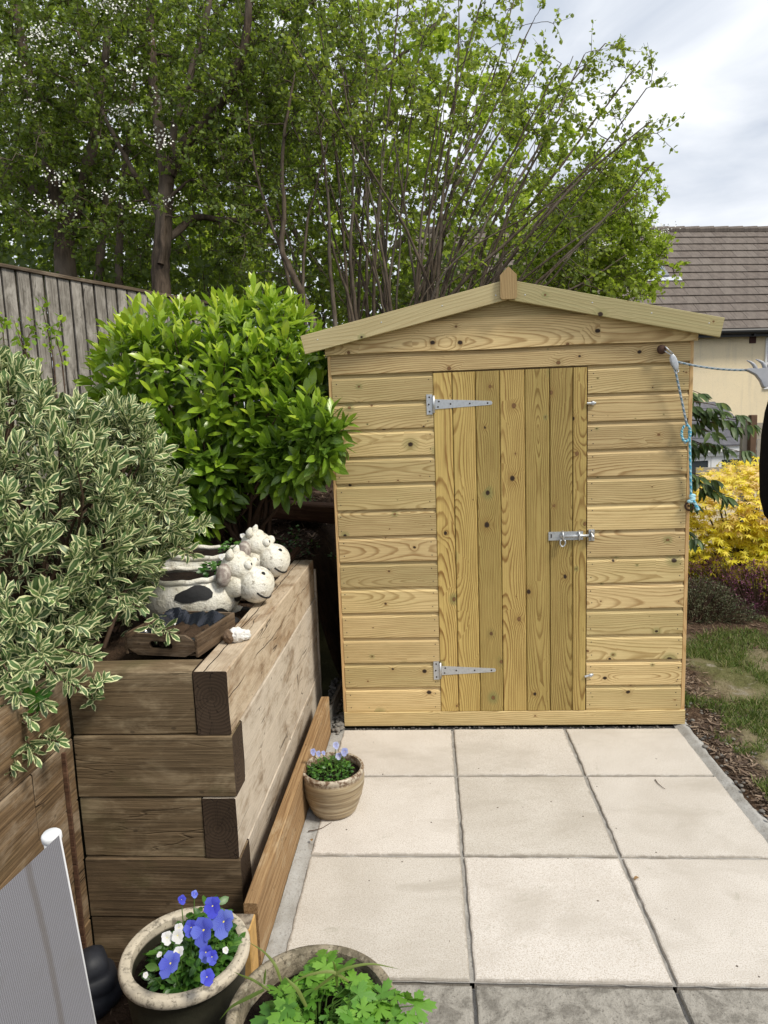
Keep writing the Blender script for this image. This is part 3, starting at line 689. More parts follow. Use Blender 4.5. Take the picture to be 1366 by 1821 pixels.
# header and gable boards
link('header_board', ship_mesh(1.832, 0.104).mesh('header_board', m_clad), shed, T(-0.589, SY - 0.003, 1.945))
def roofz(x, off=0.0): return 2.370 - 0.2185 * abs(x - 0.327) - off
def gable_board(z0, z1, y):
    mb = MB()
    xl = 0.327 - (roofz(0.327, 0.028) - z0) / 0.2185; xr = 0.654 - xl
    xl = max(xl, -0.614); xr = min(xr, 1.275)
    tl = 0.327 - max(0.02, (roofz(0.327, 0.028) - z1) / 0.2185); tl = max(tl, xl); tr = 0.654 - tl
    n = 24; P = []
    for i in range(n + 1):
        x = xl + (xr - xl) * i / n; zt = min(z1, roofz(x, 0.028)); zt = max(zt, z0 + 0.004)
        wv = 0.003 * math.sin(i * 0.5 + z0 * 9)
        P.append((x, z0 + wv, zt))
    V = []; F = []
    for (x, a_, b_) in P: V += [(x, y - 0.016, a_), (x, y - 0.016, max(a_ + .003, b_ - 0.012)), (x, y - 0.009, b_), (x, y, b_), (x, y, a_)]
    for i in range(n):
        for k in range(5):
            k2 = (k + 1) % 5; F.append((i * 5 + k, i * 5 + 5 + k, i * 5 + 5 + k2, i * 5 + k2))
    F += [(0, 1, 2, 3, 4), tuple(n * 5 + k for k in (4, 3, 2, 1, 0))]
    mb.add(V, F); return mb
for (z0, z1, y) in [(2.048, 2.206, SY - 0.012), (2.192, 2.345, SY - 0.005)]:
    gb = gable_board(z0, z1, y)
    gb.build('gable_board', m_clad, shed, loc=(-0.3, SY, z0))
link('plinth_board', beam_mesh('plinth_board', 1.862, 0.020, 0.080, [m_clad], 12, 0.0006, 0.002, 3), shed, T(-0.601, SY - 0.024, 0.007))
for x in (-0.6045, 1.2425):
    Mx = T(x + (0.0165 if x < 0 else 0.0185), SY - 0.013, 0.088) @ RY(-math.pi / 2)
    link('corner_strip', beam_mesh('corner_strip', 1.955, 0.02, 0.0165 if x < 0 else 0.0185, [m_trim], 8, 0.0005, 0.0015, 4), shed, Mx)
# side and back walls (boards), floor bearers
for x, nm in ((X0 - 0.001, 'side'), (X1 - 0.012, 'side')):
    for i in range(14):
        mb = MB().box((x, SY + 0.008, Z0 + i * PITCH - 0.001), (x + 0.013, SY + SD, Z0 + (i + 1) * PITCH - 0.004)); mb.build('side_board', m_clad, shed)
mb = MB().box((X0 + 0.014, SY + SD - 0.013, 0.02), (X1 - 0.014, SY + SD, 2.05)); mb.build('back_wall', m_dark, shed)
for x in (-0.4, 0.33, 1.06): MB().box((x - 0.025, SY + 0.02, 0.001), (x + 0.025, SY + SD - 0.02, 0.05)).build('floor_bearer', m_dark, shed)
MB().box((X0 + 0.02, SY + 0.02, 0.05), (X1 - 0.02, SY + SD - 0.02, 0.07)).build('floor', m_dark, shed)
# the space behind the boards
MB().box((X0 + 0.02, SY + 0.001, 0.072), (X1 - 0.02, SY + 0.006, 2.05)).build('frame_lining', m_dark, shed)
# roof
def roof_side(s):
    a0 = 0.327; xe = 0.327 + s * 1.034; mb = MB(); y0, y1 = SY - 0.058, SY + SD + 0.06
    za, ze = roofz(a0, 0.012), roofz(xe, 0.012)
    V = [(a0, y0, za), (xe, y0, ze), (xe, y1, ze), (a0, y1, za), (a0, y0, za - 0.014), (xe, y0, ze - 0.014), (xe, y1, ze - 0.014), (a0, y1, za - 0.014)]
    mb.add(V, [(0, 1, 2, 3), (4, 7, 6, 5), (0, 4, 5, 1), (1, 5, 6, 2), (2, 6, 7, 3), (3, 7, 4, 0)]); return mb
for s in (-1, 1):
    roof_side(s).build('roof_panel', [m_dark], shed)
    mb = MB(); V = []
    a0 = 0.327; xe = 0.327 + s * 1.036
    y0, y1 = SY - 0.0585, SY + SD + 0.062
    V = [(a0, y0, roofz(a0, 0.004)), (xe, y0, roofz(xe, 0.004)), (xe, y1, roofz(xe, 0.004)), (a0, y1, roofz(a0, 0.004)), (a0, y0, roofz(a0, 0.0105)), (xe, y0, roofz(xe, 0.0105)), (xe, y1, roofz(xe, 0.0105)), (a0, y1, roofz(a0, 0.0105))]
    mb.add(V, [(0, 1, 2, 3), (4, 7, 6, 5), (0, 4, 5, 1), (1, 5, 6, 2), (2, 6, 7, 3), (3, 7, 4, 0)]).build('roofing_felt', m_felt, shed)
ang = math.atan(0.2185); BL = 1.036 / math.cos(ang)
# bargeboards: local X along the board
for s in (-1, 1):
    me = beam_mesh('bargeboard', BL - 0.006, 0.021, 0.094, [m_barge], 10, 0.0006, 0.0015, 7 + s)
    if s > 0: M = T(0.330, SY - 0.081, roofz(0.330) - 0.094 * math.cos(ang) + 0.0) @ RY(ang)
    else:
        xe = 0.327 - 1.036; M = T(xe, SY - 0.081, roofz(xe) - 0.090) @ RY(-ang)
    link('bargeboard', me, shed, M)
fin = MB(); fp = [(-0.041, -0.067), (-0.033, -0.078), (0.033, -0.078), (0.041, -0.067), (0.041, 0.038), (0.0, 0.078), (-0.041, 0.038)]
V = [(x, -0.018, z) for x, z in fp] + [(x, 0, z) for x, z in fp]; n = len(fp)
# grain runs up the finial: build lying down, rotate up
V = [(z, y, -x) for x, y, z in V]
fin.add(V, [tuple(range(n)), tuple(range(n, 2 * n))[::-1]] + [(k, n + k, n + (k + 1) % n, (k + 1) % n) for k in range(n)])
link('finial', fin.mesh('finial', m_fin), shed, T(0.3265, SY - 0.083, 2.356) @ RY(-math.pi / 2))

# door: planks run up, local X is the length
door = link('door', bev_box('door', (0.77, 0.018, 1.80), 0.002, m_dark), shed, T(0.335, SY + 0.0155, 1.01))
edges = [-0.060, 0.040, 0.159, 0.284, 0.413, 0.540, 0.658, 0.7305]
def plank_mesh(L, W):
    g_ = 0.004
    prof = [(0, 0.0015), (-0.010, 0.0015), (-0.0145, g_ + 0.0015), (-0.0145, W - g_ - 0.0015), (-0.010, W - 0.0015), (0, W - 0.0015)]
    V = []; F = []; nx = 8; n = len(prof)
    for i in range(nx + 1):
        for (y, z) in prof: V.append((L * i / nx, y, z))
    for i in range(nx):
        for k in range(n):
            k2 = (k + 1) % n; F.append((i * n + k, (i + 1) * n + k, (i + 1) * n + k2, i * n + k2))
    F += [tuple(range(n)), tuple(nx * n + k for k in range(n))[::-1]]
    return MB().add(V, F)
for i in range(7):
    wd = edges[i + 1] - edges[i]
    me = plank_mesh(1.846, wd).mesh('door_plank', m_door)
    # local x -> up, local z -> -x
    link('door_plank', me, door, T(edges[i + 1], SY - 0.004 + random.uniform(-.0008, .0008), 0.090) @ RY(-math.pi / 2))
# tee hinges
def tee_hinge(zc, drop):
    yf = SY - 0.0195
    h = MB().box((-0.0945, yf + 0.0005, zc - 0.052), (-0.0645, yf + 0.0035, zc + 0.052)); o = h.build('hinge_plate', m_metal, shed)
    st = MB(); x0, x1 = -0.050, 0.247
    V = [(x0, yf - .001, zc + 0.026), (x1 - .006, yf - .001, zc + 0.011 + drop), (x1, yf - .001, zc + drop), (x1 - .006, yf - .001, zc - 0.009 + drop), (x0, yf - .001, zc - 0.026)]
    V += [(a_, b_ + 0.003, c_) for a_, b_, c_ in V]
    st.add(V, [(0, 1, 2, 3, 4)[::-1], (5, 6, 7, 8, 9)] + [(k, (k + 1) % 5, 5 + (k + 1) % 5, 5 + k) for k in range(5)]); s_ = st.build('hinge_strap', m_metal, door)
    MB().tube([(-0.0575, yf - 0.002, zc - 0.045), (-0.0575, yf - 0.002, zc + 0.045)], 0.0065, 10).build('hinge_knuckle', m_metal, shed, True)
    sc = MB()
    for (x, z) in [(-0.079, 0.037), (-0.083, 0.0), (-0.079, -0.037)]: sc.ell((x, yf, zc + z), (0.0048, 0.002, 0.0048), None, 8, 5)
    sc.build('screw_heads', m_screw, shed)['kind'] = 'stuff'
    sc = MB()
    for (x, z) in [(-0.03, 0.014), (-0.035, -0.014), (0.03, 0.0), (0.13, 0.0), (0.222, 0.0)]: sc.ell((x, yf - 0.0013, zc + z + drop * (x + .05) / .3), (0.0048, 0.002, 0.0048), None, 8, 5)
    sc.build('screw_heads', m_screw, door)['kind'] = 'stuff'
tee_hinge(1.776, -0.004); tee_hinge(0.326, -0.002)
# sliding bolt with staple
yf = SY - 0.019
MB().box((0.532, yf - 0.004, 1.040), (0.712, yf, 1.086)).build('bolt_plate', m_metal, door)
MB().tube([(0.590, yf - 0.013, 1.063), (0.757, yf - 0.013, 1.063)], 0.0075, 10).build('bolt_bar', m_metal, door, True)
for x in (0.605, 0.69):
    MB().tube([(x, yf - 0.003, 1.040), (x, yf - 0.02, 1.045), (x, yf - 0.026, 1.063), (x, yf - 0.02, 1.081), (x, yf - 0.003, 1.086)], 0.006, 8).build('bolt_guide', m_metal, door, True)
MB().tube([(0.602 + 0.014 * math.cos(t), yf - 0.025, 1.030 + 0.020 * math.sin(t)) for t in np.linspace(2.2, 7.2, 12)], 0.004, 7).build('bolt_handle', m_metal, door, True)
sc = MB().box((0.543, yf - 0.0055, 1.054), (0.549, yf - 0.004, 1.074)); sc.build('hasp_slot', m_screw, door)
k_ = MB().box((0.742, SY - 0.0195, 1.033), (0.772, SY - 0.0158, 1.094)); k_.tube([(0.757, SY - 0.018, 1.045), (0.757, SY - 0.042, 1.05), (0.757, SY - 0.046, 1.063), (0.757, SY - 0.042, 1.077), (0.757, SY - 0.018, 1.082)], 0.009, 8)
k_.build('bolt_keeper', m_metal, shed)
for (z, xa, tilt) in ((1.752, 0.728, 0.0), (0.289, 0.724, 0.25)):
    tb = MB(); tb.tube([(xa, SY - 0.024, z - tilt * 0.02), (xa + 0.045, SY - 0.024, z + tilt * 0.03)], [0.006, 0.007], 8); tb.ell((xa + 0.03, SY - 0.026, z + tilt * 0.01), (0.012, 0.008, 0.011), None, 10, 6)
    tb.build('turn_button', m_metal, shed)
# nail heads on the boards
nl = MB()
for i in range(13):
    for xx in (-0.566, -0.085, 0.757, 1.217):
        for dz in (0.03, 0.10): nl.ell((xx + random.uniform(-.006, .006), SY - 0.0158, Z0 + i * PITCH + dz + random.uniform(-.006, .006)), (0.0030, 0.001, 0.0030), None, 6, 4)
nl.build('nail_heads', m_screw, shed)['kind'] = 'stuff'
nl = MB()
for s, tt in ((-1, (0.06, 0.32, 0.62, 0.94)), (1, (0.08, 0.4, 0.68, 0.95))):
    for t in tt:
        x = 0.327 + s * 1.03 * t; nl.ell((x, SY - 0.0812, roofz(x) - 0.035 - 0.02 * (t < .2)), (0.0035, 0.001, 0.0035), None, 6, 4)
nl.build('nail_heads', m_metal, shed)['kind'] = 'stuff'

# ---------------------------------------------------------------- washing line on the shed
def rope(name, pts, r, mat, pitch=0.03, n=8):
    pts = np.asarray(pts, float)
    V, F = tube_geo(pts, r, n, False)
    L = np.concatenate([[0], np.cumsum(np.linalg.norm(np.diff(pts, axis=0), axis=1))])
    UV = np.array([(j / n, L[i] / pitch, 0) for i in range(len(pts)) for j in range(n)])
    c = pts.mean(0)
    return fast_mesh(name, np.array(V) - c, np.array(F), mat, True, {'luv': ('FLOAT_VECTOR', UV)}), c
def line_pts(a, b, n=14, sag=0.0):
    a, b = np.array(a, float), np.array(b, float); t = np.linspace(0, 1, n)[:, None]
    p = a + (b - a) * t; p[:, 2] -= sag * 4 * t[:, 0] * (1 - t[:, 0]); return p
KN = np.array(on(1, SY - 0.055, 1178, 621))
kb = thing('line_hook', (KN[0], SY, KN[2]), 'rusty dark iron eye bolt screwed into top right of shed', 'hook')
q = MB(); q.tube([(KN[0], SY - 0.012, KN[2]), (KN[0], SY - 0.04, KN[2])], 0.010, 10); q.build('bolt', m_rust, kb, True)
q = MB(); q.lathe([(0.001, 0), (0.02, 0.0), (0.024, 0.006), (0.022, 0.016), (0.012, 0.022), (0.001, 0.023)], 14)
me = q.mesh('collar', m_rust, True); link('collar', me, kb, T(KN[0], SY - 0.038, KN[2]) @ RX(math.pi / 2))
PUL = np.array(on(1, SY - 0.06, 1199, 643)); P2 = np.array(on(1, SY - 0.045, 1222, 758)); P3 = np.array(on(1, SY - 0.035, 1229, 880)); PR = np.array(at(3.5, 1330, 658))
q = MB(); q.tube([KN + (0.012, -0.006, 0.012), KN + (0.022, -0.01, 0.0), PUL + (-0.004, 0, 0.035), PUL + (-0.008, 0.003, 0.03), KN + (0.006, 0.0, -0.006)], 0.0035, 7); q.build('wire_loop', m_metal, kb, True)
pu = thing('line_pulley', tuple(PUL), 'small grey metal pulley hanging from the eye bolt on the shed', 'pulley')
for dy in (-0.009, 0.009):
    q = MB(); q.ell(tuple(PUL + (0, dy, -0.004)), (0.016, 0.0025, 0.042), Matrix.Rotation(rad(18), 3, 'Y').inverted(), 14, 8); q.build('cheek', m_metal, pu, True)
q = MB(); q.tube([PUL + (0.002, -0.008, -0.012), PUL + (0.002, 0.008, -0.012)], 0.017, 12); q.build('wheel', m_gplast, pu, True)
q = MB(); q.tube([PUL + (0.012 + 0.011 * math.cos(t), 0, -0.045 + 0.011 * math.sin(t)) for t in np.linspace(0, 6.2, 12)], 0.003, 6); q.build('ring', m_metal, pu, True)
rp = thing('washing_line', tuple(PUL), 'blue and grey rope washing line running from shed to right edge', 'rope')
me, c = rope('long_rope', line_pts(PUL + (0.01, 0, -0.0), PR, 16, 0.012), 0.0058, m_rope); link('long_rope', me, rp, T(*c))
me, c = rope('hanging_rope', line_pts(PUL + (0.004, 0, -0.03), P2, 12), 0.0058, m_rope); link('hanging_rope', me, rp, T(*c))
lp = [P2 + (0, 0, 0.01)] + [P2 + (-0.006 + 0.022 * math.sin(t), -0.004, -0.035 + 0.042 * math.cos(t)) for t in np.linspace(0.2, 5.9, 14)]
me, c = rope('loop', lp, 0.0066, m_rope2, 0.02); link('loop', me, rp, T(*c))
me, c = rope('lower_rope', line_pts(P2 + (0.012, 0.0, -0.02), P3, 12), 0.0066, m_rope2, 0.035); link('lower_rope', me, rp, T(*c))
q = MB()
for i in range(4): q.ell(tuple(P3 + (random.uniform(-.008, .008), random.uniform(-.006, .006), -0.004 - 0.010 * i)), (0.018, 0.014, 0.010), Matrix.Rotation(random.uniform(-.6, .6), 3, 'Y'), 12, 8)
q.build('knot', m_rope2, rp, True)
me, c = rope('tail', [P3 + (0.006, -0.008, -0.02), P3 + (0.018, -0.012, -0.045), P3 + (0.034, -0.012, -0.078)], [0.007, 0.008, 0.010], m_rope2); link('tail', me, rp, T(*c))
q = MB(); q.tube([P2 + (-0.006 + 0.008 * math.cos(t), 0.004, -0.075 + 0.014 * math.sin(t)) for t in np.linspace(0, 6.2, 10)], 0.003, 6); q.build('shackle', m_metal, rp, True)
RG = P3 + np.array([-0.004, 0.012, -0.060])
q = MB(); q.tube([RG + (0.021 * math.cos(t), -0.004, 0.021 * math.sin(t)) for t in np.linspace(0, 6.28, 18)], 0.005, 8); q.tube([RG + (0, 0.0, 0), RG + (0, 0.03, 0)], 0.005, 7)
tag(q.build('eye_ring', m_rust, None, True, loc=tuple(RG)), 'rusty screw eye ring low on the right edge of shed', 'ring')
# forked head of the clothes prop, its pole out of the frame
PH = np.array(at(3.5, 1340, 662))
pp = thing('clothes_prop', (PH[0] + 0.10, PH[1], 0.0), 'grey plastic forked head of a clothes prop at right edge', 'clothes prop')
def flat_shape(poly, th, bev=0.004):
    n = len(poly); V = [(x, -th / 2, z) for x, z in poly] + [(x, th / 2, z) for x, z in poly]
    return MB().add(V, [tuple(range(n)), tuple(range(n, 2 * n))[::-1]] + [(k, n + k, n + (k + 1) % n, (k + 1) % n) for k in range(n)])
def px2(x, y): p = at(3.5, x, y); return ((p - PH) @ CR, (p - PH) @ CU)
body = [px2(*t) for t in [(1322, 657), (1334, 655), (1346, 656), (1362, 654), (1382, 656), (1384, 674), (1371, 676), (1362, 690), (1356, 689), (1351, 677), (1343, 667), (1332, 661)]]
Mh = Matrix(((CR[0], CF[0], CU[0], PH[0]), (CR[1], CF[1], CU[1], PH[1]), (CR[2], CF[2], CU[2], PH[2]), (0, 0, 0, 1)))
hd = flat_shape(body, 0.024); bm = bmesh.new(); 
me = hd.mesh('head', m_gplast); bm.from_mesh(me); bmesh.ops.recalc_face_normals(bm, faces=bm.faces); bmesh.ops.bevel(bm, geom=list(bm.edges), offset=0.003, segments=2, affect='EDGES'); bm.to_mesh(me); bm.free()
link('head', me, pp, Mh)
def world(x, y, dd=0.0): return at(3.5, x, y) + CF * dd
for pr in ([(1342, 652), (1341, 645), (1336, 640), (1329, 643)], [(1358, 654), (1357, 645), (1352, 638), (1344, 641)]):
    pr = [(a_, b_) for a_, b_ in pr]
for pr in ([(1345, 660), (1343, 653), (1340, 648), (1335, 644), (1328, 641)], [(1361, 658), (1359, 650), (1356, 645), (1351, 642), (1344, 639)]):
    q = MB(); q.tube([world(*t) for t in pr], [0.0105, 0.010, 0.0085, 0.006, 0.002], 8); q.build('prong', m_gplast, pp, True)
q = MB(); e0 = world(1378, 672); q.tube([e0, (e0[0] + 0.03, e0[1], 1.2), (e0[0] + 0.10, e0[1], 0.0)], 0.014, 10); q.build('pole', m_metal, pp, True)
# black thing hanging at the right edge
BC = np.array(at(3.47, 1389, 806))
q = MB(); prof = [(0.001, -0.31), (0.03, -0.305), (0.055, -0.27), (0.072, -0.19), (0.078, -0.05), (0.077, 0.08), (0.070, 0.18), (0.055, 0.25), (0.03, 0.285), (0.001, 0.29)]
q.tube([(0.01, 0, 0.27), (0.03, 0, 0.36), (0.02, 0, 0.43)], 0.006, 6)
q.lathe(prof, 26, (0, 0, 0), 0, lambda t, z: 1 + 0.05 * math.sin(3 * t + z * 9) + 0.03 * math.sin(7 * t))
tag(link('cloth_bag', q.mesh('cloth_bag', m_black, True), None, T(*BC) @ Matrix.Scale(1.157, 4)), 'plain black cloth bag shape hanging at the right picture edge', 'bag')
# ---------------------------------------------------------------- sleeper bed
bed = thing('raised_bed', (-1.05, -0.9, 0), 'raised planting bed of stacked old sleepers beside the shed', 'raised bed')
HT = 0.2222; TK = 0.116
tops = [0.905, 0.680, 0.455, 0.230, 0.005]
def yfr(k): return -0.968 - 0.002 * k
def sleeper(x, y, z, L, axis, mats, seed, H=HT, Wd=TK):
    me = beam_mesh('sleeper', L, Wd, H, mats, max(4, int(L / 0.12)), 0.003, 0.004, seed)
    # axis 'x': along +X, outer face at y ; axis 'y': along +Y, outer face at x (facing +X)
    if axis == 'x': M = T(x, y, z)
    else: M = T(x, y, z) @ RZ(math.pi / 2)      # local x -> +Y, local y -> -X
    return link('sleeper', me, bed, M)
for k, zt in enumerate(tops):
    z = zt - HT
    fm = [m_brown, m_brown, m_brown, m_brown2, m_brown2][k]
    sx = -0.780 + 0.004 * (k % 2)
    if k % 2 == 0:
        sleeper(-1.328, yfr(k) + 0.006, z, 0.428, 'x', [fm, m_end], k + 1)
        ystart = yfr(k)
    else:
        sleeper(-1.328, yfr(k), z, 0.548 + 0.004, 'x', [fm, m_end], k + 1)
        ystart = yfr(k) + TK + 0.003
    cuts = {2: [ystart, -0.60, 0.17, 0.80]}.get(k, [ystart, 0.80])
    for a_, b_ in zip(cuts[:-1], cuts[1:]):
        sleeper(sx, a_ + 0.002, z, b_ - a_ - 0.004, 'y', [m_topb if k == 0 else m_bleach, m_end], 10 + k * 3 + a_)
for k, zt in enumerate(tops):                                   # wall on the left, running towards the viewer
    cuts = [[-3.5, -0.975], [-3.5, -1.215, -0.975], [-3.5, -1.9, -0.975], [-3.5, -0.975], [-3.5, -0.975]][k]
    for a_, b_ in zip(cuts[:-1], cuts[1:]):
        sleeper(-1.3315, a_ + 0.002, zt - HT - 0.003, b_ - a_ - 0.004, 'y', [m_leftw, m_end], 40 + k * 3 + a_)
MB().box((-0.808, 0.806, 0.0), (-0.772, 0.832, 0.845)).build('end_board', m_bleach, bed)
# corner packing strip, reddish, in the inner corner
MB().box((-1.3305, -1.05, -0.17), (-1.3175, -1.0405, 0.66)).build('corner_strip', m_rot, bed)
# sawn plank on edge along the patio and its short stub post
link('plank', beam_mesh('plank', 1.62, 0.045, 0.235, [m_plank, m_plank], 10, 0.002, 0.003, 9), None, T(-0.6705, -1.165, -0.022) @ RZ(math.pi / 2))
tag(bpy.data.objects['plank'], 'orange brown sawn plank on edge between sleeper wall and patio', 'plank')
st_ = MB(); st_.box((-0.757, -1.245, -0.17), (-0.676, -1.172, 0.185)); st_.mi = [0, 1, 0, 0, 0, 0]
sp = st_.mesh('stub_post', [m_stubs, m_stubt], False, (-0.716, -1.21, -0.17)); bm = bmesh.new(); bm.from_mesh(sp); bmesh.ops.bevel(bm, geom=list(bm.edges), offset=0.004, segments=1, affect='EDGES'); bm.to_mesh(sp); bm.free()
tag(link('stub_post', sp, None, T(-0.716, -1.21, -0.17)), 'short square timber stub at the near end of the plank', 'post')
# things on the bank
lg = at(4.72, 427, 905)
log = thing('log_post', (-1.40, 1.50, 0.86), 'short upright log post on the dark bank behind the cows', 'log')
q = MB(); q.lathe([(0.062, 0.0), (0.062, 0.1), (0.060, 0.262), (0.055, 0.27)], 20, (-1.40, 1.50, 0.86), 0, lambda t, z: 1 + 0.05 * math.sin(4 * t) + 0.03 * math.sin(9 * t)); q.build('bark', m_rot, log)
q = MB(); q.lathe([(0.055, 0.27), (0.03, 0.272), (0.0005, 0.272)], 20, (-1.40, 1.50, 0.86)); q.build('cut_end', plain('log_cut_end', (0.16, 0.10, 0.06), 0.9, var=0.4, sc=60, bump=0.4), log)
me = beam_mesh('old_sleeper', 1.15, 0.14, 0.13, [m_rot, m_end], 10, 0.012, 0.012, 4)
osl = link('old_sleeper', me, None, T(-1.75, 1.86, 1.055) @ RZ(rad(-4)) @ RY(rad(5.5)))
tag(osl, 'rotten reddish sleeper lying across the bank beside the shed', 'sleeper')
me = beam_mesh('stake', 0.16, 0.03, 0.025, [m_rot], 3, 0.003, 0.003, 2)
tag(link('stake', me, None, T(-0.93, 0.77, 0.875) @ RZ(rad(65)) @ RY(rad(-25))), 'small broken wooden stake behind the sleeper wall end', 'stake')
me = beam_mesh('leaning_board', 0.62, 0.018, 0.07, [timber('grey_offcut', (0.05, 0.045, 0.04), (0.11, 0.1, 0.085), (0.16, 0.15, 0.13)), m_end], 5, 0.002, 0.002, 2)
tag(link('leaning_board', me, None, T(-0.69, 0.50, 0.01) @ RZ(rad(80)) @ RY(rad(-14))), 'grey offcut board lying in the gap beside the shed', 'board')
# rubble in the gap
def rocks(name, n, fn, s0, s1, mat, parent=None):
    base = MB(); base.ell((0, 0, 0), (1, 1, 0.6), None, 6, 4); bv = np.array(base.v)
    V = []; F = []
    for i in range(n):
        p = fn(); s = random.uniform(s0, s1); a_ = random.uniform(0, 6.28)
        j = bv * (1 + 0.5 * (rng.random((len(bv), 1)) - 0.5)) * s
        R = np.array([[math.cos(a_), -math.sin(a_), 0], [math.sin(a_), math.cos(a_), 0], [0, 0, 1]])
        V.append(j @ R.T + np.array(p)); F.append(np.array(base.f) + i * len(bv))
    return link(name, fast_mesh(name, np.concatenate(V), np.concatenate(F), mat), parent)
m_rubble = plain('rubble_stone', (0.20, 0.185, 0.165), 0.95, var=0.4, sc=12, bump=0.4)
tag(rocks('rubble', 260, lambda: (random.uniform(-0.755, -0.615), random.uniform(0.42, 1.25), 0.0 + random.uniform(0, 0.02)), 0.006, 0.022, m_rubble), 'small grey rubble in the dark gap beside the shed', 'rubble', kind='stuff')
tag(rocks('gravel', 240, lambda: (random.uniform(1.26, 1.48), random.uniform(-0.4, 1.3), 0.012 + random.uniform(-0.01, 0.008)), 0.003, 0.013, m_rubble), 'small stones scattered in the soil beside the patio', 'gravel', kind='stuff')
tag(rocks('grit', 150, lambda: (random.uniform(-0.62, 1.26), random.uniform(0.498, 0.535), -0.008), 0.003, 0.008, m_rubble), 'grit along the foot of the shed', 'grit', kind='stuff')
# wood chips on soil: flat slivers
def chips(name, n, fn, mat, l0, l1, label):
    p = np.array([fn() for _ in range(n)]); a_ = rng.random(n) * 6.28; tl = (rng.random(n) - .5) * 0.9
    d = np.stack([np.cos(a_) * np.cos(tl), np.sin(a_) * np.cos(tl), np.sin(tl)], -1); up = nrm(np.stack([(rng.random(n) - .5) * .8, (rng.random(n) - .5) * .8, np.ones(n)], -1))
    geo = (np.array([(-.12, 0, 0), (.12, .05, 0), (.1, 1, 0), (-.08, .93, 0)]), np.array([(0, 1, 2, 3)]), np.zeros((4, 3)))
    me = leaves_mesh(name, [geo], p, frames(d, up), l0 + (l1 - l0) * rng.random(n) ** 2, rng.random(n), mat, False)
    return tag(link(name, me, None, None, BLACK), label, 'wood chips', kind='stuff')
m_chip = leafmat('wood_chip', [(0, (0.045, 0.026, 0.017)), (0.6, (0.12, 0.075, 0.047)), (1, (0.26, 0.18, 0.12))], rough=0.9, trans=0.0, mott=0)
def bankpt():
    x = random.uniform(-2.2, -0.87); y = random.uniform(0.3, 2.6); return (x, y, hbed(x, y) + 0.008)
chips('bank_litter', 5000, bankpt, m_chip, 0.015, 0.07, 'brown bark litter over the dark bank behind the cows')
def mulpt():
    y = random.uniform(-0.75, 1.5); x = 1.29 + 0.12 * (y > 0.55) + abs(random.gauss(0, 0.09)); return (x, y, hlawn(x, y) + 0.006)
chips('mulch', 2600, mulpt, leafmat('mulch_chip', [(0, (0.05, 0.031, 0.021)), (0.6, (0.14, 0.095, 0.064)), (1, (0.32, 0.24, 0.17))], rough=0.9, trans=0.0, mott=0), 0.01, 0.05, 'brown bark mulch along the right edge of the patio')
def heapt():
    x = random.uniform(1.28, 3.4); y = random.uniform(1.65, 2.6); return (x, y, hlawn(x, y) + 0.006)
chips('border_litter', 1800, heapt, m_chip, 0.015, 0.06, 'dry brown litter under the heathers')
def lowpt():
    x = random.uniform(-1.32, -0.7); y = random.uniform(-2.2, -1.08); return (x, y, hlow(x, y) + 0.005)
chips('leaf_litter', 320, lowpt, m_chip, 0.008, 0.03, 'leaf litter on the dark soil at the foot of the sleepers')

# ---------------------------------------------------------------- fence on the left
fn_ = thing('board_fence', (-3.15, 1.9, 1.2), 'weathered grey close board fence behind the shrubs at left', 'fence')
FA = np.array([-4.35, -0.60]); FB = np.array([-2.20, 4.26]); fl = np.linalg.norm(FB - FA); fd = (FB - FA) / fl; fa = math.atan2(fd[1], fd[0])
nb = int(fl / 0.118)
m_fdark = timber('fence_back_board', (0.03, 0.024, 0.018), (0.08, 0.062, 0.045), (0.12, 0.1, 0.08))
for i in range(nb):
    s_ = i * 0.118 + random.uniform(-.003, .003); p = FA + fd * s_
    top = 2.905 - 0.012 * i * 0.118 * 0 + random.uniform(-0.006, 0.006)
    M = T(p[0], p[1], 1.05) @ RZ(fa) @ RY(-math.pi / 2) @ RX(rad(0))
    # board: local x up, local z -> -along ; feather edge: 2 widths
    L = top - 1.05
    V = [(0, 0.0, 0), (L, 0.0, 0), (L, 0.0, -0.099), (0, 0.0, -0.099), (0, -0.016, 0), (L, -0.016, 0), (L, -0.013, -0.099), (0, -0.013, -0.099)]
    me = MB().add(V, [(0, 1, 2, 3), (7, 6, 5, 4), (0, 4, 5, 1), (1, 5, 6, 2), (2, 6, 7, 3), (3, 7, 4, 0)]).mesh('fence_board', m_fence)
    link('fence_board', me, fn_, M @ T(0, -0.004 * (i % 2), 0))
    MB().box((0.094, 0.003, 0), (0.123, 0.018, L), 0, T(p[0], p[1], 1.05) @ RZ(fa)).build('back_board', m_fdark, fn_)
link('cap_rail', beam_mesh('cap_rail', fl, 0.055, 0.028, [m_fencec], 20, 0.004, 0.003, 3), fn_, T(FA[0], FA[1], 2.905) @ RZ(fa) @ T(0, -0.035, 0.0))
for i in range(4):
    p = FA + fd * (0.3 + i * 1.7); MB().box((-.05, 0.03, 0), (.05, .13, 1.9), 0, T(p[0], p[1], 1.0) @ RZ(fa)).build('fence_post', m_fencec, fn_)

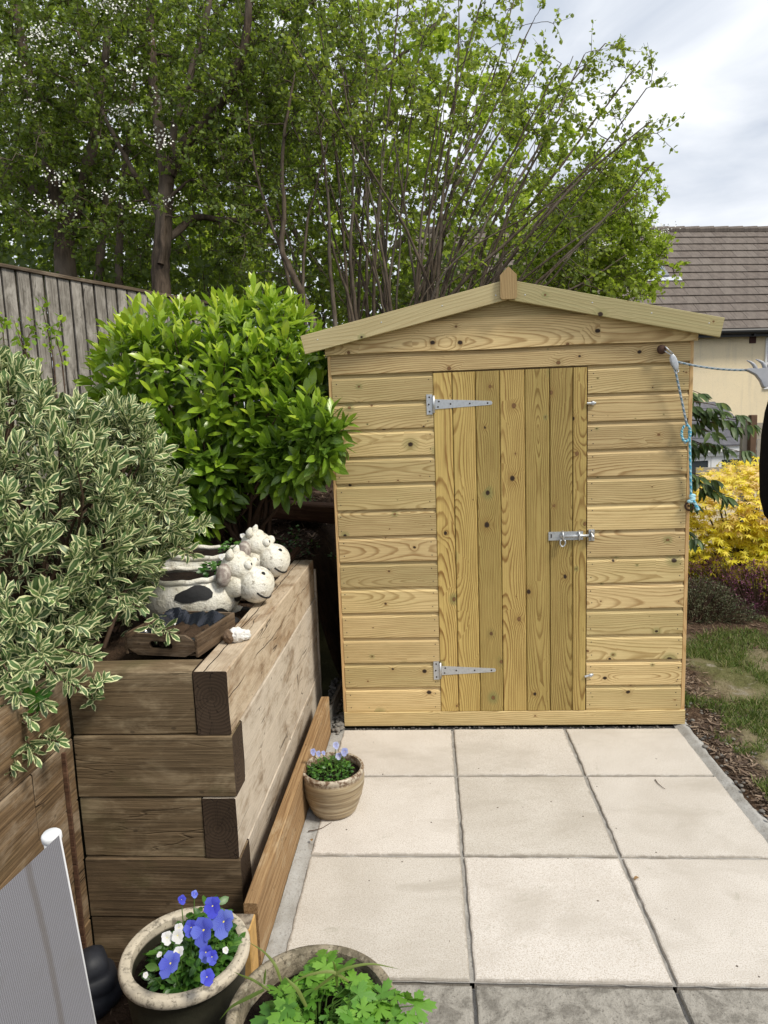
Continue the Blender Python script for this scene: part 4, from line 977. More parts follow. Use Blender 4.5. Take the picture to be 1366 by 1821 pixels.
# ---------------------------------------------------------------- pots
def potmat_ribbed():
    g = G('ribbed_beige_glaze'); x, y, z = g.sep(g.obj()); an = g.M('ARCTAN2', y, x)
    n = g.noise(g.vec(x * 4, y * 4, z * 95), 1, 3, 0.6, 0.3); n2 = g.noise(g.vec(x * 2, y * 2, z * 60), 1, 3, 0.5, 0.5)
    col = g.mix(g.mr(n, 0.3, 0.7), (0.19, 0.135, 0.075), (0.40, 0.315, 0.195)); col = g.mix(g.mr(n2, 0.5, 0.7, 0, 0.7), col, (0.52, 0.45, 0.32))
    col = g.mix(g.mr(z, 0.16, 0.185) , col, g.mix(g.mr(g.noise(g.obj(), 55, 4, 0.7), 0.42, 0.58), (0.14, 0.085, 0.05), (0.46, 0.40, 0.31)))
    return g.pbr(col, 0.38, g.bump(n2, 0.3, 0.006), spec=0.5)
def potmat_rim(name, body, rim, z0, z1):
    g = G(name); x, y, z = g.sep(g.obj()); n = g.noise(g.obj(), 26, 5, 0.7); n2 = g.noise(g.obj(), 90, 3, 0.7)
    c = g.mix(g.mr(n, 0.5, 0.66), rim, tuple(k * 0.35 for k in rim)); c = g.mix(g.mr(n2, 0.56, 0.68, 0, 0.7), c, (0.07, 0.055, 0.04))
    b = g.mix(g.mr(n, 0.35, 0.75, 0, 0.6), body, tuple(k * 1.8 for k in body))
    return g.pbr(g.mix(g.mr(z, z0, z1), b, c), 0.6, g.bump(n2, 0.3, 0.004), spec=0.35)
def potmat_stone():
    g = G('mossy_stone_pot'); n = g.noise(g.obj(), 18, 5, 0.7); n2 = g.noise(g.obj(), 110, 3, 0.7)
    c = g.mix(g.mr(n, 0.4, 0.62), (0.30, 0.255, 0.185), (0.13, 0.11, 0.075)); c = g.mix(g.mr(n2, 0.52, 0.68, 0, 0.8), c, (0.06, 0.05, 0.035)); c = g.mix(g.mr(g.noise(g.obj(), 30, 3), 0.6, 0.7, 0, 0.7), c, (0.42, 0.38, 0.29))
    return g.pbr(c, 0.85, g.bump(n2 + n, 0.5, 0.006), spec=0.25)
def make_pot(name, loc, outer, inner, mat, soil_z, label):
    t = thing(name, loc, label, 'plant pot')
    q = MB(); q.lathe(outer, 56, loc); q.build('body', mat, t, True, loc=loc)
    q = MB(); q.lathe(inner, 56, loc); q.build('lining', mat, t, True, loc=loc)
    rr = np.interp(soil_z, [p[1] for p in inner[::-1]], [p[0] for p in inner[::-1]])
    n = 22; V = [(loc[0], loc[1], loc[2] + soil_z + 0.008)]; F = []
    for i in range(1, 9):
        for k in range(n):
            a_ = 6.2832 * k / n; r_ = rr * i / 8; x, y = loc[0] + r_ * math.cos(a_), loc[1] + r_ * math.sin(a_)
            V.append((x, y, loc[2] + soil_z + 0.012 * fbm(x, y, 18, 3) * (i < 8)))
    for k in range(n): F.append((0, 1 + k, 1 + (k + 1) % n))
    for i in range(7):
        for k in range(n): F.append((1 + i * n + k, 1 + (i + 1) * n + k, 1 + (i + 1) * n + (k + 1) % n, 1 + i * n + (k + 1) % n))
    MB().add(V, F).build('compost', m_potsoil, t, True)
    return t
prof = [(0.001, 0.0), (0.085, 0.0), (0.098, 0.006)]
for i in range(25):
    t = i / 24; z = 0.012 + 0.160 * t; r_ = 0.100 + 0.037 * math.sin(t * 1.72) + 0.0026 * math.sin(z * 400 + 1.5 * math.sin(z * 90))
    prof.append((r_, z))
prof += [(0.1345, 0.178), (0.139, 0.184), (0.140, 0.193), (0.137, 0.2005), (0.131, 0.203), (0.125, 0.2005)]
make_pot('plant_pot', (-0.551, -0.286, 0.001), prof, [(0.125, 0.2005), (0.122, 0.19), (0.124, 0.165), (0.118, 0.10)], potmat_ribbed(), 0.168, 'small beige ribbed glazed pot of pale violas on the slabs')
PB = (-0.838, -1.352, -0.168); RH = 0.378
make_pot('plant_pot', PB, [(0.001, 0), (0.12, 0), (0.132, 0.01), (0.155, 0.15), (0.168, 0.30), (0.168, 0.340), (0.176, 0.345), (0.184, 0.352), (0.186, 0.364), (0.182, 0.374), (0.176, 0.378), (0.172, 0.3765), (0.168, 0.378), (0.160, 0.377), (0.152, 0.372)],
         [(0.152, 0.372), (0.149, 0.355), (0.149, 0.30), (0.142, 0.2)], potmat_rim('dark_glazed_pot', (0.024, 0.023, 0.014), (0.52, 0.46, 0.36), 0.345, 0.355), 0.318, 'dark glazed pot with cream rim holding blue pansies')
GB = tuple(at(1.74, 556, 1795)); GB = (GB[0], GB[1], -0.008); GH = 0.268
make_pot('plant_pot', GB, [(0.001, 0), (0.15, 0), (0.165, 0.02), (0.20, 0.20), (0.205, GH - 0.03), (0.214, GH - 0.02), (0.217, GH - 0.008), (0.212, GH), (0.200, GH + 0.002), (0.190, GH - 0.004)],
         [(0.190, GH - 0.004), (0.186, GH - 0.02), (0.182, GH - 0.07), (0.17, 0.12)], potmat_stone(), GH - 0.055, 'large mottled stone coloured pot full of cut green leaves')
# dark ornament in the corner
og = (-1.245, -1.155, -0.168); q = MB()
q.lathe([(0.001, 0.0), (0.075, 0.0), (0.092, 0.03), (0.088, 0.062), (0.078, 0.072), (0.080, 0.080), (0.078, 0.108), (0.064, 0.120), (0.058, 0.126), (0.060, 0.140), (0.052, 0.172), (0.030, 0.190), (0.001, 0.195)], 28, (0, 0, 0), 0, lambda t, z: 1 + 0.05 * math.sin(3 * t + z * 20) + 0.04 * math.sin(5 * t - z * 31))
tag(link('garden_ornament', q.mesh('garden_ornament', plain('dark_slate_resin', (0.018, 0.020, 0.027), 0.6, var=0.3, sc=25, bump=0.3), True), None, T(*og)), 'dark slate coloured rounded ornament in the corner of the sleepers', 'ornament')

# ---------------------------------------------------------------- cow planters
def cowmat():
    g = G('painted_cow_stone'); p = g.obj(); n = g.noise(p, 45, 5, 0.7); n2 = g.noise(p, 9, 3, 0.6); n3 = g.noise(p, 130, 3, 0.6)
    c = g.mix(g.mr(n2, 0.35, 0.7), (0.80, 0.775, 0.70), (0.66, 0.62, 0.50)); c = g.mix(g.mr(n, 0.54, 0.70, 0, 0.75), c, (0.24, 0.20, 0.14)); c = g.mix(g.mr(g.noise(p, 16, 5, 0.7, 0.8), 0.50, 0.68, 0, 0.7), c, (0.30, 0.26, 0.19))
    return g.pbr(c, 0.75, g.bump(n + n3 * 0.5, 0.9, 0.008), spec=0.3)
m_cow = cowmat(); m_cowb = plain('cow_black_patch', (0.012, 0.012, 0.013), 0.7, var=0.2, sc=60, bump=0.4); m_cowg = plain('cow_worn_grey', (0.20, 0.16, 0.14), 0.85, var=0.5, sc=40, bump=0.5, col2=(0.5, 0.46, 0.4))
def cow(loc, rz, label, small):
    t = thing('cow_planter', loc, label, 'planter', 'cow planters on the bed', rz)
    W_ = WM[t.name] @ Matrix.Scale(1.08, 4)
    def part(name, mb, mat, smooth=True):
        return link(name, mb.mesh(name, mat, smooth), t, W_)
    # body: barrel along x with an open oval top
    nu, nv = 40, 16; V = []; F = []
    cx, cz, rx, ry, rzz = -0.03, 0.115, 0.225, 0.160, 0.118
    for j in range(nv + 1):
        ph = 0.86 + (math.pi - 0.86) * j / nv
        for i in range(nu):
            th = 6.28318 * i / nu; e = 0.82
            sx = math.copysign(abs(math.cos(th)) ** e, math.cos(th)); sy = math.copysign(abs(math.sin(th)) ** e, math.sin(th))
            sp_ = math.sin(ph) ** 0.75
            lump = 1 + 0.02 * mnoise.noise(Vector((sx * 2, sy * 2, ph * 2)))
            V.append((cx + rx * sp_ * sx * lump, ry * sp_ * sy * lump, cz + rzz * math.cos(ph) * lump))
    for j in range(nv):
        for i in range(nu):
            i2 = (i + 1) % nu; F.append((j * nu + i, (j + 1) * nu + i, (j + 1) * nu + i2, j * nu + i2))
    body = part('body', MB().add(V, F), m_cow)
    top = V[:nu]; zr = top[0][2]
    rim = [(p[0], p[1], zr + 0.004 + 0.012 * abs(math.cos(i * 6.283 / nu)) + 0.003 * math.sin(i * 2.1)) for i, p in enumerate(top)]
    part('rim', MB().tube(rim + [rim[0]], 0.011, 8, cap=False), m_cow)
    ins = MB(); V2 = [(cx + (p[0] - cx) * 0.93, p[1] * 0.93, zr - 0.004) for p in top] + [(cx, 0, zr - 0.035)]
    ins.add(V2, [(i, (i + 1) % nu, nu) for i in range(nu)]); part('compost', ins, m_potsoil)
    # black patches: pieces of the body skin lifted a little
    for (pth, pj, rr) in [(-1.15, 2.5, 0.30), (-0.62, 8.5, 0.26), (-1.75, 12.0, 0.28), (-2.5, 6.0, 0.30), (1.2, 5, 0.4), (2.4, 9, 0.35), (-0.05, 5.0, 0.2)]:
        fs = []
        keep = MB()
        n_ = 16; V3 = [None]
        def bp(th, ph):
            e = 0.82; sx = math.copysign(abs(math.cos(th)) ** e, math.cos(th)); sy = math.copysign(abs(math.sin(th)) ** e, math.sin(th)); sp_ = max(0, math.sin(ph)) ** 0.75
            k_ = 1.017; lump = 1 + 0.02 * mnoise.noise(Vector((sx * 2, sy * 2, ph * 2)))
            return (cx + rx * sp_ * sx * lump * k_, ry * sp_ * sy * lump * k_, cz + rzz * math.cos(ph) * lump * k_)
        ph0 = 0.86 + (math.pi - 0.86) * pj / nv; V3 = [bp(pth, ph0)]
        for rg in (0.5, 1.0):
            for i in range(n_):
                a_ = 6.283 * i / n_; q_ = rr * rg * (1 + 0.25 * math.sin(2 * a_ + pth * 9) + 0.12 * math.sin(3 * a_))
                V3.append(bp(pth + q_ * math.cos(a_), max(0.88, ph0 + q_ * 1.1 * math.sin(a_))))
        F3 = [(0, 1 + i, 1 + (i + 1) % n_) for i in range(n_)] + [(1 + i, 1 + n_ + i, 1 + n_ + (i + 1) % n_, 1 + (i + 1) % n_) for i in range(n_)]
        o = link('black_patch', MB().add(V3, F3).mesh('black_patch', m_cowb, True), body, W_)
    # legs folded under the chest
    for (x, y, s_) in [(0.12, -0.075, 1), (0.12, 0.075, 1), (-0.12, -0.08, 0.9), (-0.12, 0.08, 0.9)]:
        part('leg', MB().ell((x + 0.02, y, 0.022), (0.062 * s_, 0.036, 0.026), None, 14, 8), m_cow)
        part('hoof', MB().ell((x + 0.072 * s_, y, 0.020), (0.028, 0.033, 0.022), None, 12, 8), m_cowb)
    # neck, head, muzzle
    part('neck', MB().tube([(0.10, 0, 0.12), (0.165, 0, 0.165), (0.205, 0, 0.205)], [0.075, 0.062, 0.05], 16), m_cow)
    Rh = Matrix.Rotation(rad(28), 3, 'Y')
    hd_ = part('head', MB().ell((0.205, 0, 0.228), (0.078, 0.066, 0.066), Rh, 22, 14), m_cow)
    part('muzzle', MB().ell((0.272, 0, 0.162), (0.078, 0.082, 0.076), Rh, 26, 16, 0, lambda p: Vector((p.x, p.y, p.z * (1 + 0.08 * p.x)))), m_cow)
    part('cheek_fold', MB().ell((0.196, -0.055, 0.165), (0.05, 0.026, 0.045), Rh, 14, 10), m_cow)
    part('cheek_fold', MB().ell((0.196, 0.055, 0.165), (0.05, 0.026, 0.045), Rh, 14, 10), m_cow)
    for s_ in (-1, 1):
        part('ear', MB().ell((0.168, s_ * 0.083, 0.218), (0.030, 0.036, 0.050), Matrix.Rotation(s_ * 0.5, 3, 'X'), 14, 8), m_cowg)
        part('horn', MB().tube([(0.182, s_ * 0.035, 0.278), (0.184, s_ * 0.04, 0.300), (0.192, s_ * 0.043, 0.318)], [0.020, 0.016, 0.005], 10), m_cow)
        part('eye', MB().ell((0.257, s_ * 0.036, 0.249), (0.020, 0.018, 0.020), None, 12, 8), m_cow)
        part('pupil', MB().ell((0.272, s_ * 0.040, 0.254), (0.006, 0.005, 0.007), None, 8, 6), m_cowb)
        part('nostril', MB().ell((0.318, s_ * 0.032, 0.212), (0.010, 0.008, 0.009), None, 8, 6), m_cowb)
        sm_ = []
        for a_ in np.linspace(-0.2, 1.0, 8):
            an = a_ * s_ + (-0.1 if s_ < 0 else 0.1); rr = 1.012
            v = Rh @ Vector((0.078 * rr * math.cos(an) * 0.97, 0.082 * rr * math.sin(an) * 0.97, -0.022 + 0.018 * a_ * a_)); sm_.append((0.272 + v.x, v.y, 0.162 + v.z))
        part('mouth_line', MB().tube(sm_, 0.0042, 6), m_cowb)
    part('topknot', MB().ell((0.208, 0, 0.283), (0.030, 0.028, 0.020), None, 12, 8), m_cow)
    return t
C1 = np.array(on(1, -0.16, 458, 1036)); C2 = np.array(on(1, 0.12, 487, 995))
cow((C1[0] - 0.305, -0.13, C1[2] - 0.183), rad(-4), 'white cow planter with black patches, nearer of the two, beside the crate', 0)
cow((C2[0] - 0.305, 0.17, C2[2] - 0.183), rad(-4), 'white cow planter with black patches, farther of the two, at the wall end', 1)
# a few plants inside the cows are made with the other plants

# ---------------------------------------------------------------- wooden crate with black liner
m_crate = timber('crate_wood', (0.045, 0.028, 0.016), (0.15, 0.10, 0.06), (0.24, 0.185, 0.13), pale=0.4, stain=0.4, crack=0.4)
CL = (-1.035, -0.665, 0.908); cz_ = rad(-10); cr_t = thing('wooden_crate', CL, 'small wooden crate lined with black plastic on the bed corner', 'crate', None, cz_)
Wc = WM[cr_t.name]; cw, cl_, chh = 0.29, 0.30, 0.078
def cpart(nm, dims, loc, rot=None, mat=m_crate):
    return link(nm, bev_box(nm, dims, 0.002, mat), cr_t, Wc @ T(*loc) @ (rot if rot is not None else Matrix.Identity(4)))
cpart('bottom', (cw - 0.02, cl_ - 0.02, 0.010), (0, 0, 0.006))
for s_ in (-1, 1): cpart('side_panel', (cl_, 0.011, chh), (s_ * (cw / 2 - 0.0055), 0, chh / 2), RZ(math.pi / 2))
cpart('end_panel', (cw - 0.024, 0.011, chh), (0, cl_ / 2 - 0.0055, chh / 2))
# front end with a stadium-shaped hand hole
def hole_panel(wd, ht, th, hw, hr):
    n = 24; out = []; inn = []
    for i in range(n):
        a_ = 6.28318 * i / n + 0.13; c_, s_ = math.cos(a_), math.sin(a_)
        inn.append((math.copysign(hw, c_) + hr * c_, ht / 2 + hr * s_))
        m_ = max(abs(c_) / (wd / 2), abs(s_) / (ht / 2)); out.append((c_ / m_, ht / 2 + s_ / m_))
    V = [(x, 0, z) for x, z in out] + [(x, 0, z) for x, z in inn] + [(x, th, z) for x, z in out] + [(x, th, z) for x, z in inn]
    F = []
    for i in range(n):
        j = (i + 1) % n; F += [(i, j, n + j, n + i), (2 * n + i, 3 * n + i, 3 * n + j, 2 * n + j), (n + i, n + j, 3 * n + j, 3 * n + i), (i, 2 * n + i, 2 * n + j, j)]
    return MB().add(V, F)
link('end_panel', hole_panel(cw - 0.024, chh, 0.011, 0.032, 0.014).mesh('end_panel', m_crate), cr_t, Wc @ T(0, -cl_ / 2, 0))
# crumpled liner
n = 36; V = []; F = []
for i in range(n + 1):
    for j in range(n + 1):
        u_, v_ = i / n * 2 - 1, j / n * 2 - 1; e = max(abs(u_), abs(v_))
        x, y = u_ * (cw / 2 - 0.016), v_ * (cl_ / 2 - 0.016)
        nz = mnoise.noise(Vector((x * 17, y * 17, 1.7))); nz2 = mnoise.noise(Vector((x * 45, y * 45, 5)))
        z = 0.035 + 0.010 * nz2 * sm(e, .5, .8) + (0.036 + 0.022 * nz) * float(sm(e, 0.55, 1.0)) * (1.25 if v_ > 0.3 else (0.62 if v_ < -.5 else 0.9))
        V.append((x + 0.010 * nz * float(sm(e, .6, .9)), y + 0.010 * nz2 * float(sm(e, .6, .9)), z))
for i in range(n):
    for j in range(n): a0 = i * (n + 1) + j; F.append((a0, a0 + n + 1, a0 + n + 2, a0 + 1))
link('plastic_liner', MB().add(V, F).mesh('plastic_liner', m_bplast, False), cr_t, Wc)
V = []; F = []; n = 16
for i in range(n + 1):
    for j in range(n + 1):
        u_, v_ = i / n * 2 - 1, j / n * 2 - 1; x, y = u_ * 0.095, v_ * 0.10 - 0.01
        V.append((x, y, 0.052 + 0.022 * mnoise.noise(Vector((x * 40, y * 40, 9))) - 0.03 * max(abs(u_), abs(v_)) ** 4))
for i in range(n):
    for j in range(n): a0 = i * (n + 1) + j; F.append((a0, a0 + n + 1, a0 + n + 2, a0 + 1))
link('compost', MB().add(V, F).mesh('compost', m_mulch, True), cr_t, Wc)
# broken white stone on the sleeper
sc_ = np.array(on(2, 0.93, 415, 1131)); bs = thing('broken_stone', (sc_[0], sc_[1], 0.906), 'broken white painted stone piece on top of the sleeper', 'stone')
def chunk(c, r, seed, n=(14, 9)):
    return MB().ell(c, r, Matrix.Rotation(seed, 3, 'Z'), n[0], n[1], 0, lambda p: p * (1 + 0.35 * mnoise.noise(p * 2.1 + Vector((seed * 5, 0, 0)))))
m_wst = plain('white_painted_chip', (0.70, 0.68, 0.64), 0.85, var=0.2, sc=60, bump=0.5); m_bst = plain('brown_broken_face', (0.16, 0.105, 0.065), 0.95, var=0.4, sc=60, bump=0.6)
chunk((sc_[0] + 0.012, sc_[1] + 0.005, 0.932), (0.034, 0.030, 0.028), 1.0).build('white_side', m_wst, bs)
chunk((sc_[0] - 0.014, sc_[1] - 0.012, 0.930), (0.026, 0.020, 0.026), 2.2).build('broken_face', m_bst, bs)
chunk((sc_[0] + 0.040, sc_[1] + 0.022, 0.927), (0.022, 0.022, 0.020), 3.1).build('white_side', m_wst, bs)

# ---------------------------------------------------------------- garden chair, seen from behind
def slingmat():
    g = G('grey_mesh_sling'); luv = g.attr('luv', 'Vector'); u, v, _ = g.sep(luv)
    a_ = g.M('ABSOLUTE', g.M('SINE', u * 3.14159 * 150)); b_ = g.M('ABSOLUTE', g.M('SINE', v * 3.14159 * 190))
    w_ = g.mr(g.M('MINIMUM', a_, b_), 0.1, 0.6)
    n = g.noise(g.vec(u * 3, v * 3), 1, 4, 0.6)
    col = g.mix(w_, (0.13, 0.13, 0.145), (0.26, 0.256, 0.283)); col = g.mix(g.mr(n, 0.5, 0.75, 0, 0.3), col, (0.16, 0.15, 0.14)); stn = g.mr(g.M('ABSOLUTE', u - 0.13 + (n - 0.5) * 0.03), 0.004, 0.018, 0.5, 0.0); col = g.mix(stn, col, (0.12, 0.10, 0.085))
    return g.pbr(col, 0.75, g.bump(w_, 0.4, 0.001), spec=0.2)
m_sling = slingmat(); m_wtube = plain('white_powder_coat', (0.72, 0.73, 0.74), 0.4, var=0.08); m_edge = plain('sling_edge_cord', (0.62, 0.62, 0.64), 0.5)
A = np.array(at(1.10, 106, 1484)); B = np.array(at(0.985, -14, 1582)); C = np.array(at(1.22, 171, 1826))
hz_ = nrm(B - A); dn = nrm(C - A); WID = 0.50; LEN = 0.62
ch = thing('garden_chair', (A[0] - 0.25, A[1] - 0.22, -0.03), 'grey mesh garden chair with white tubular frame, seen from behind', 'chair')
n = 14; V = []; UV = []; F = []
nrm_ = np.cross(dn, hz_)
for i in range(n + 1):
    for j in range(n + 1):
        u_, v_ = i / n, j / n; sag = 0.016 * math.sin(math.pi * u_) * math.sin(math.pi * min(1, v_ + .15)); droop = 0.01 * math.sin(math.pi * u_) * (1 - v_)
        V.append(A + hz_ * WID * u_ + dn * (LEN * v_ + droop) - nrm_ * sag); UV.append((u_, v_ * LEN / WID, 0))
for i in range(n):
    for j in range(n): a0 = i * (n + 1) + j; F.append((a0, a0 + n + 1, a0 + n + 2, a0 + 1))
link('back_sling', fast_mesh('back_sling', np.array(V) - A, np.array(F), m_sling, True, {'luv': ('FLOAT_VECTOR', np.array(UV))}), ch, T(*A))
MB().tube([A, A + dn * LEN], 0.0016, 6).build('edge_cord', m_edge, ch, True)
off = np.array([-0.022, -0.002, 0.0])
tube_top = np.array(at(1.135, 91, 1483))
for s_ in (0, 1):
    tt_ = tube_top + hz_ * (WID - 0.0) * s_ + (hz_ * -0.012 if s_ else 0)
    MB().tube([tt_ + dn * 0.002, tt_ + dn * LEN * 0.98], 0.0135, 14).build('back_tube', m_wtube, ch, True)
    q = MB(); q.lathe([(0.0145, -0.012), (0.0158, -0.010), (0.0158, -0.002), (0.0135, 0.001), (0.0005, 0.0022)], 20); zq = Vector(-dn).to_track_quat('Z', 'Y').to_matrix().to_4x4()
    link('end_cap', q.mesh('end_cap', m_wtube, True), ch, T(*(tt_)) @ zq)
sx = nrm(np.cross(hz_, np.array([0, 0, 1.0]))); sx = sx if sx[0] < 0 else -sx
b0 = A + dn * LEN
V = []; UV = []; F = []
for i in range(7):
    for j in range(7):
        u_, v_ = i / 6, j / 6; V.append(b0 + hz_ * WID * u_ + sx * 0.45 * v_ + np.array([0, 0, 0.03 * v_ - 0.02 * math.sin(math.pi * u_)])); UV.append((u_, v_, 0))
for i in range(6):
    for j in range(6): a0 = i * 7 + j; F.append((a0, a0 + 7, a0 + 8, a0 + 1))
link('seat_sling', fast_mesh('seat_sling', np.array(V) - b0, np.array(F), m_sling, True, {'luv': ('FLOAT_VECTOR', np.array(UV))}), ch, T(*b0))
for s_ in (0, 1):
    e = b0 + hz_ * WID * s_; fz = -0.17 if e[0] < -0.7 else -0.02
    MB().tube([e - sx * 0.02, e + sx * 0.46 + (0, 0, 0.03)], 0.0125, 10).build('seat_rail', m_wtube, ch, True)
    MB().tube([e, e - sx * 0.03 + (0, 0, -0.2), (e[0] - sx[0] * 0.05, e[1] - sx[1] * 0.05, -0.165)], 0.0125, 10).build('leg', m_wtube, ch, True)
    f_ = e + sx * 0.44; MB().tube([f_, (f_[0] + sx[0] * 0.03, f_[1], -0.165)], 0.0125, 10).build('leg', m_wtube, ch, True)
    arm = A + hz_ * WID * s_ + dn * 0.36; arm = arm + sx * 0.03; MB().tube([arm, arm + sx * 0.38, f_], 0.0125, 10).build('arm_rest', m_wtube, ch, True)
# ---------------------------------------------------------------- shrubs
def unit(n): return nrm(rng.normal(size=(n, 3)))
def shoots_on(blobs, n, up=0.35, jit=0.35, face=None):
    """points on the skin of a union of ellipsoids, with outward directions"""
    P = []; D = []
    ar = np.array([r[0] * r[1] + r[1] * r[2] + r[0] * r[2] for _, r in blobs]); ar /= ar.sum()
    while len(P) < n:
        k = rng.choice(len(blobs), p=ar); c, r = np.array(blobs[k][0]), np.array(blobs[k][1])
        u_ = unit(1)[0]; p = c + u_ * r * (1 - 0.13 * rng.random() ** 2)
        inside = False
        for m, (c2, r2) in enumerate(blobs):
            if m != k and (((p - c2) / np.array(r2)) ** 2).sum() < 0.80: inside = True; break
        if inside: continue
        if face is not None and not face(p): continue
        d = nrm(u_ / r * r.mean() + np.array([0, 0, up]) + jit * rng.normal(size=3)); P.append(p); D.append(d)
    return np.array(P), np.array(D)
def whorl(P, D, per, spread, l0, l1, back, ang0=0.5, ang1=1.2):
    """leaves in a spiral near the tips of shoots; returns pos, R, s, tip-ness"""
    K = len(P); pos = []; Rm = []; sz = []; tt = []
    x = nrm(np.cross(D, np.array([0.3, 0.5, 0.81]))); y = np.cross(D, x)
    for i in range(per):
        t = i / max(1, per - 1)                       # 0 tip .. 1 back along the shoot
        a_ = i * 2.39996 + rng.random(K) * 0.6; el = ang0 + (ang1 - ang0) * t + rng.normal(size=K) * 0.16
        rd_ = np.cos(a_)[:, None] * x + np.sin(a_)[:, None] * y
        d = np.cos(el)[:, None] * D + np.sin(el)[:, None] * rd_
        up = np.cos(el)[:, None] * rd_ * -1 + np.sin(el)[:, None] * D + 0.12 * rng.normal(size=(K, 3))
        pos.append(P - D * (back * t)[..., None] if np.ndim(back * t) else P - D * (back * t)); Rm.append(frames(d, up)); sz.append((l0 + (l1 - l0) * rng.random(K)) * (0.72 + 0.28 * min(1, t * 2.2))); tt.append(np.full(K, t))
    return np.concatenate(pos), np.concatenate(Rm), np.concatenate(sz), np.concatenate(tt)
def split_near(pos, score, n=300):
    idx = np.argsort(score); return idx[:n], idx[n:]
def in_frame(p):
    d = p - CAM; z = d @ CF; x = 683 + FPX * (d @ CR) / z; y = 910.5 - FPX * (d @ CU) / z
    return x, y, z

# laurel
LB = [((-1.35, 1.02, 1.86), (0.66, 0.48, 0.46)), ((-1.72, 1.05, 2.02), (0.46, 0.45, 0.42)), ((-1.02, 0.94, 1.72), (0.40, 0.40, 0.30)), ((-1.22, 1.10, 2.16), (0.42, 0.4, 0.34)), ((-0.80, 0.72, 1.68), (0.27, 0.28, 0.26)), ((-1.50, 0.72, 1.45), (0.30, 0.26, 0.30)), ((-0.98, 1.02, 1.98), (0.34, 0.36, 0.26)), ((-1.50, 0.60, 1.24), (0.14, 0.16, 0.20))]
def lface(p): return not (p[0] > -0.66 and p[1] > 0.46) and p[1] < 1.45
LB = [((c_[0] + 0.07, c_[1], c_[2]), r_) for c_, r_ in LB] + [((-0.64, 0.40, 1.62), (0.15, 0.09, 0.17)), ((-0.82, 0.55, 1.50), (0.20, 0.16, 0.16))]
P, D = shoots_on(LB, 600, 0.55, 0.28, lface)
pos, Rm, sz, tt = whorl(P, D, 8, 1, 0.10, 0.17, 0.14, 0.35, 1.3)
# below the middle the leaves hang
hang = np.clip((1.60 - pos[:, 2]) / 0.3, 0, 1)
dr = Rm[:, :, 1].copy(); dr[:, 2] -= hang * 0.9; nr = Rm[:, :, 2]; Rm = frames(dr, nr + np.array([0, -0.2, 0.5]))
tipv = pos + Rm[:, :, 1] * sz[:, None]
ok = ~((tipv[:, 0] > -0.62) & (tipv[:, 1] > 0.52)) & ~((pos[:, 0] > -0.63) & (pos[:, 1] > 0.50))
pos, Rm, sz, tt, tipv = pos[ok], Rm[ok], sz[ok], tt[ok], tipv[ok]
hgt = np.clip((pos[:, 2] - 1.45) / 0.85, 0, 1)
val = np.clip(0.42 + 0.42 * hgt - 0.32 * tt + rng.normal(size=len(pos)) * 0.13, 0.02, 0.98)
laurel = thing('laurel_shrub', (-1.35, 1.0, 0.86), 'glossy bright green laurel shrub overhanging beside the shed', 'shrub')
lg_ = [leaf_geo(1, 0.32, 5, 0.22, c, 0.55, 1.25, wv) for c, wv in ((0.25, 0.0), (0.55, 0.03), (0.05, 0.02))]
x_, y_, z_ = in_frame(pos); ns = np.einsum('ij,ij->i', Rm[:, :, 2], nrm(CAM - pos)); near, rest = split_near(pos, pos[:, 1] - 0.35 * np.abs(ns) - 0.15 * tt)
ld = [leaf_data('leaf', g_, m_laurel) for g_ in lg_]
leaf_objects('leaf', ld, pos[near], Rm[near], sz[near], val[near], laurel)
# inner, older leaves fill the shrub
ip = np.concatenate([np.array(c) + unit(240) * np.array(r) * (rng.random((240, 1)) ** 0.5) * 0.85 for c, r in LB]); ip = ip[[lface(p) for p in ip]]
iR = frames(unit(len(ip)) + np.array([0, -.4, -.2]), unit(len(ip)) + np.array([0, -.5, .8]))
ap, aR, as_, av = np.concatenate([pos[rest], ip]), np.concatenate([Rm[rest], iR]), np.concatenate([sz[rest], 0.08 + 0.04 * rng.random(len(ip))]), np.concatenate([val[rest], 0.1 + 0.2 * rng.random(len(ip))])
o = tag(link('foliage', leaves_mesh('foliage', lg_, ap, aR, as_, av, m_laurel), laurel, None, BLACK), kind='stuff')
br = []
for i in range(90):
    e = P[rng.integers(len(P))]; b = np.array([-1.35 + rng.normal() * 0.12, 1.05 + rng.normal() * 0.1, 0.9]); t = np.linspace(0, 1, 6)[:, None]
    pt = b + (e - b) * t + np.array([0, 0, 0.25]) * t * (1 - t) + rng.normal(size=(6, 3)) * 0.012; br.append((pt, 0.013 * (1 - t[:, 0]) + 0.003))
link('branches', tubes_mesh('branches', br, m_twig), laurel)

# variegated shrub
VB = [((-1.78, -0.62, 1.42), (0.58, 0.40, 0.58)), ((-1.44, -0.52, 1.28), (0.27, 0.32, 0.34)), ((-1.68, -0.90, 1.10), (0.40, 0.26, 0.42)), ((-1.90, -0.55, 1.72), (0.42, 0.36, 0.34)), ((-1.42, -0.42, 1.16), (0.20, 0.24, 0.18)), ((-1.56, -0.50, 1.56), (0.28, 0.30, 0.22)), ((-1.78, -0.96, 0.86), (0.30, 0.22, 0.26)), ((-1.46, -0.74, 1.04), (0.16, 0.16, 0.15)), (tuple(at(2.80, 255, 860)), (0.17, 0.17, 0.20)), (tuple(at(2.85, 280, 930)), (0.12, 0.14, 0.12)), (tuple(at(2.75, 195, 770)), (0.16, 0.17, 0.15))]
def vface(p): return p[2] > 0.62 and p[1] < -0.18 and not (p[2] < 0.97 and p[0] > -1.30)
P, D = shoots_on(VB, 840, 0.7, 0.45, vface)
pos, Rm, sz, tt = whorl(P, D, 12, 1, 0.052, 0.090, 0.10, 0.28, 1.15)
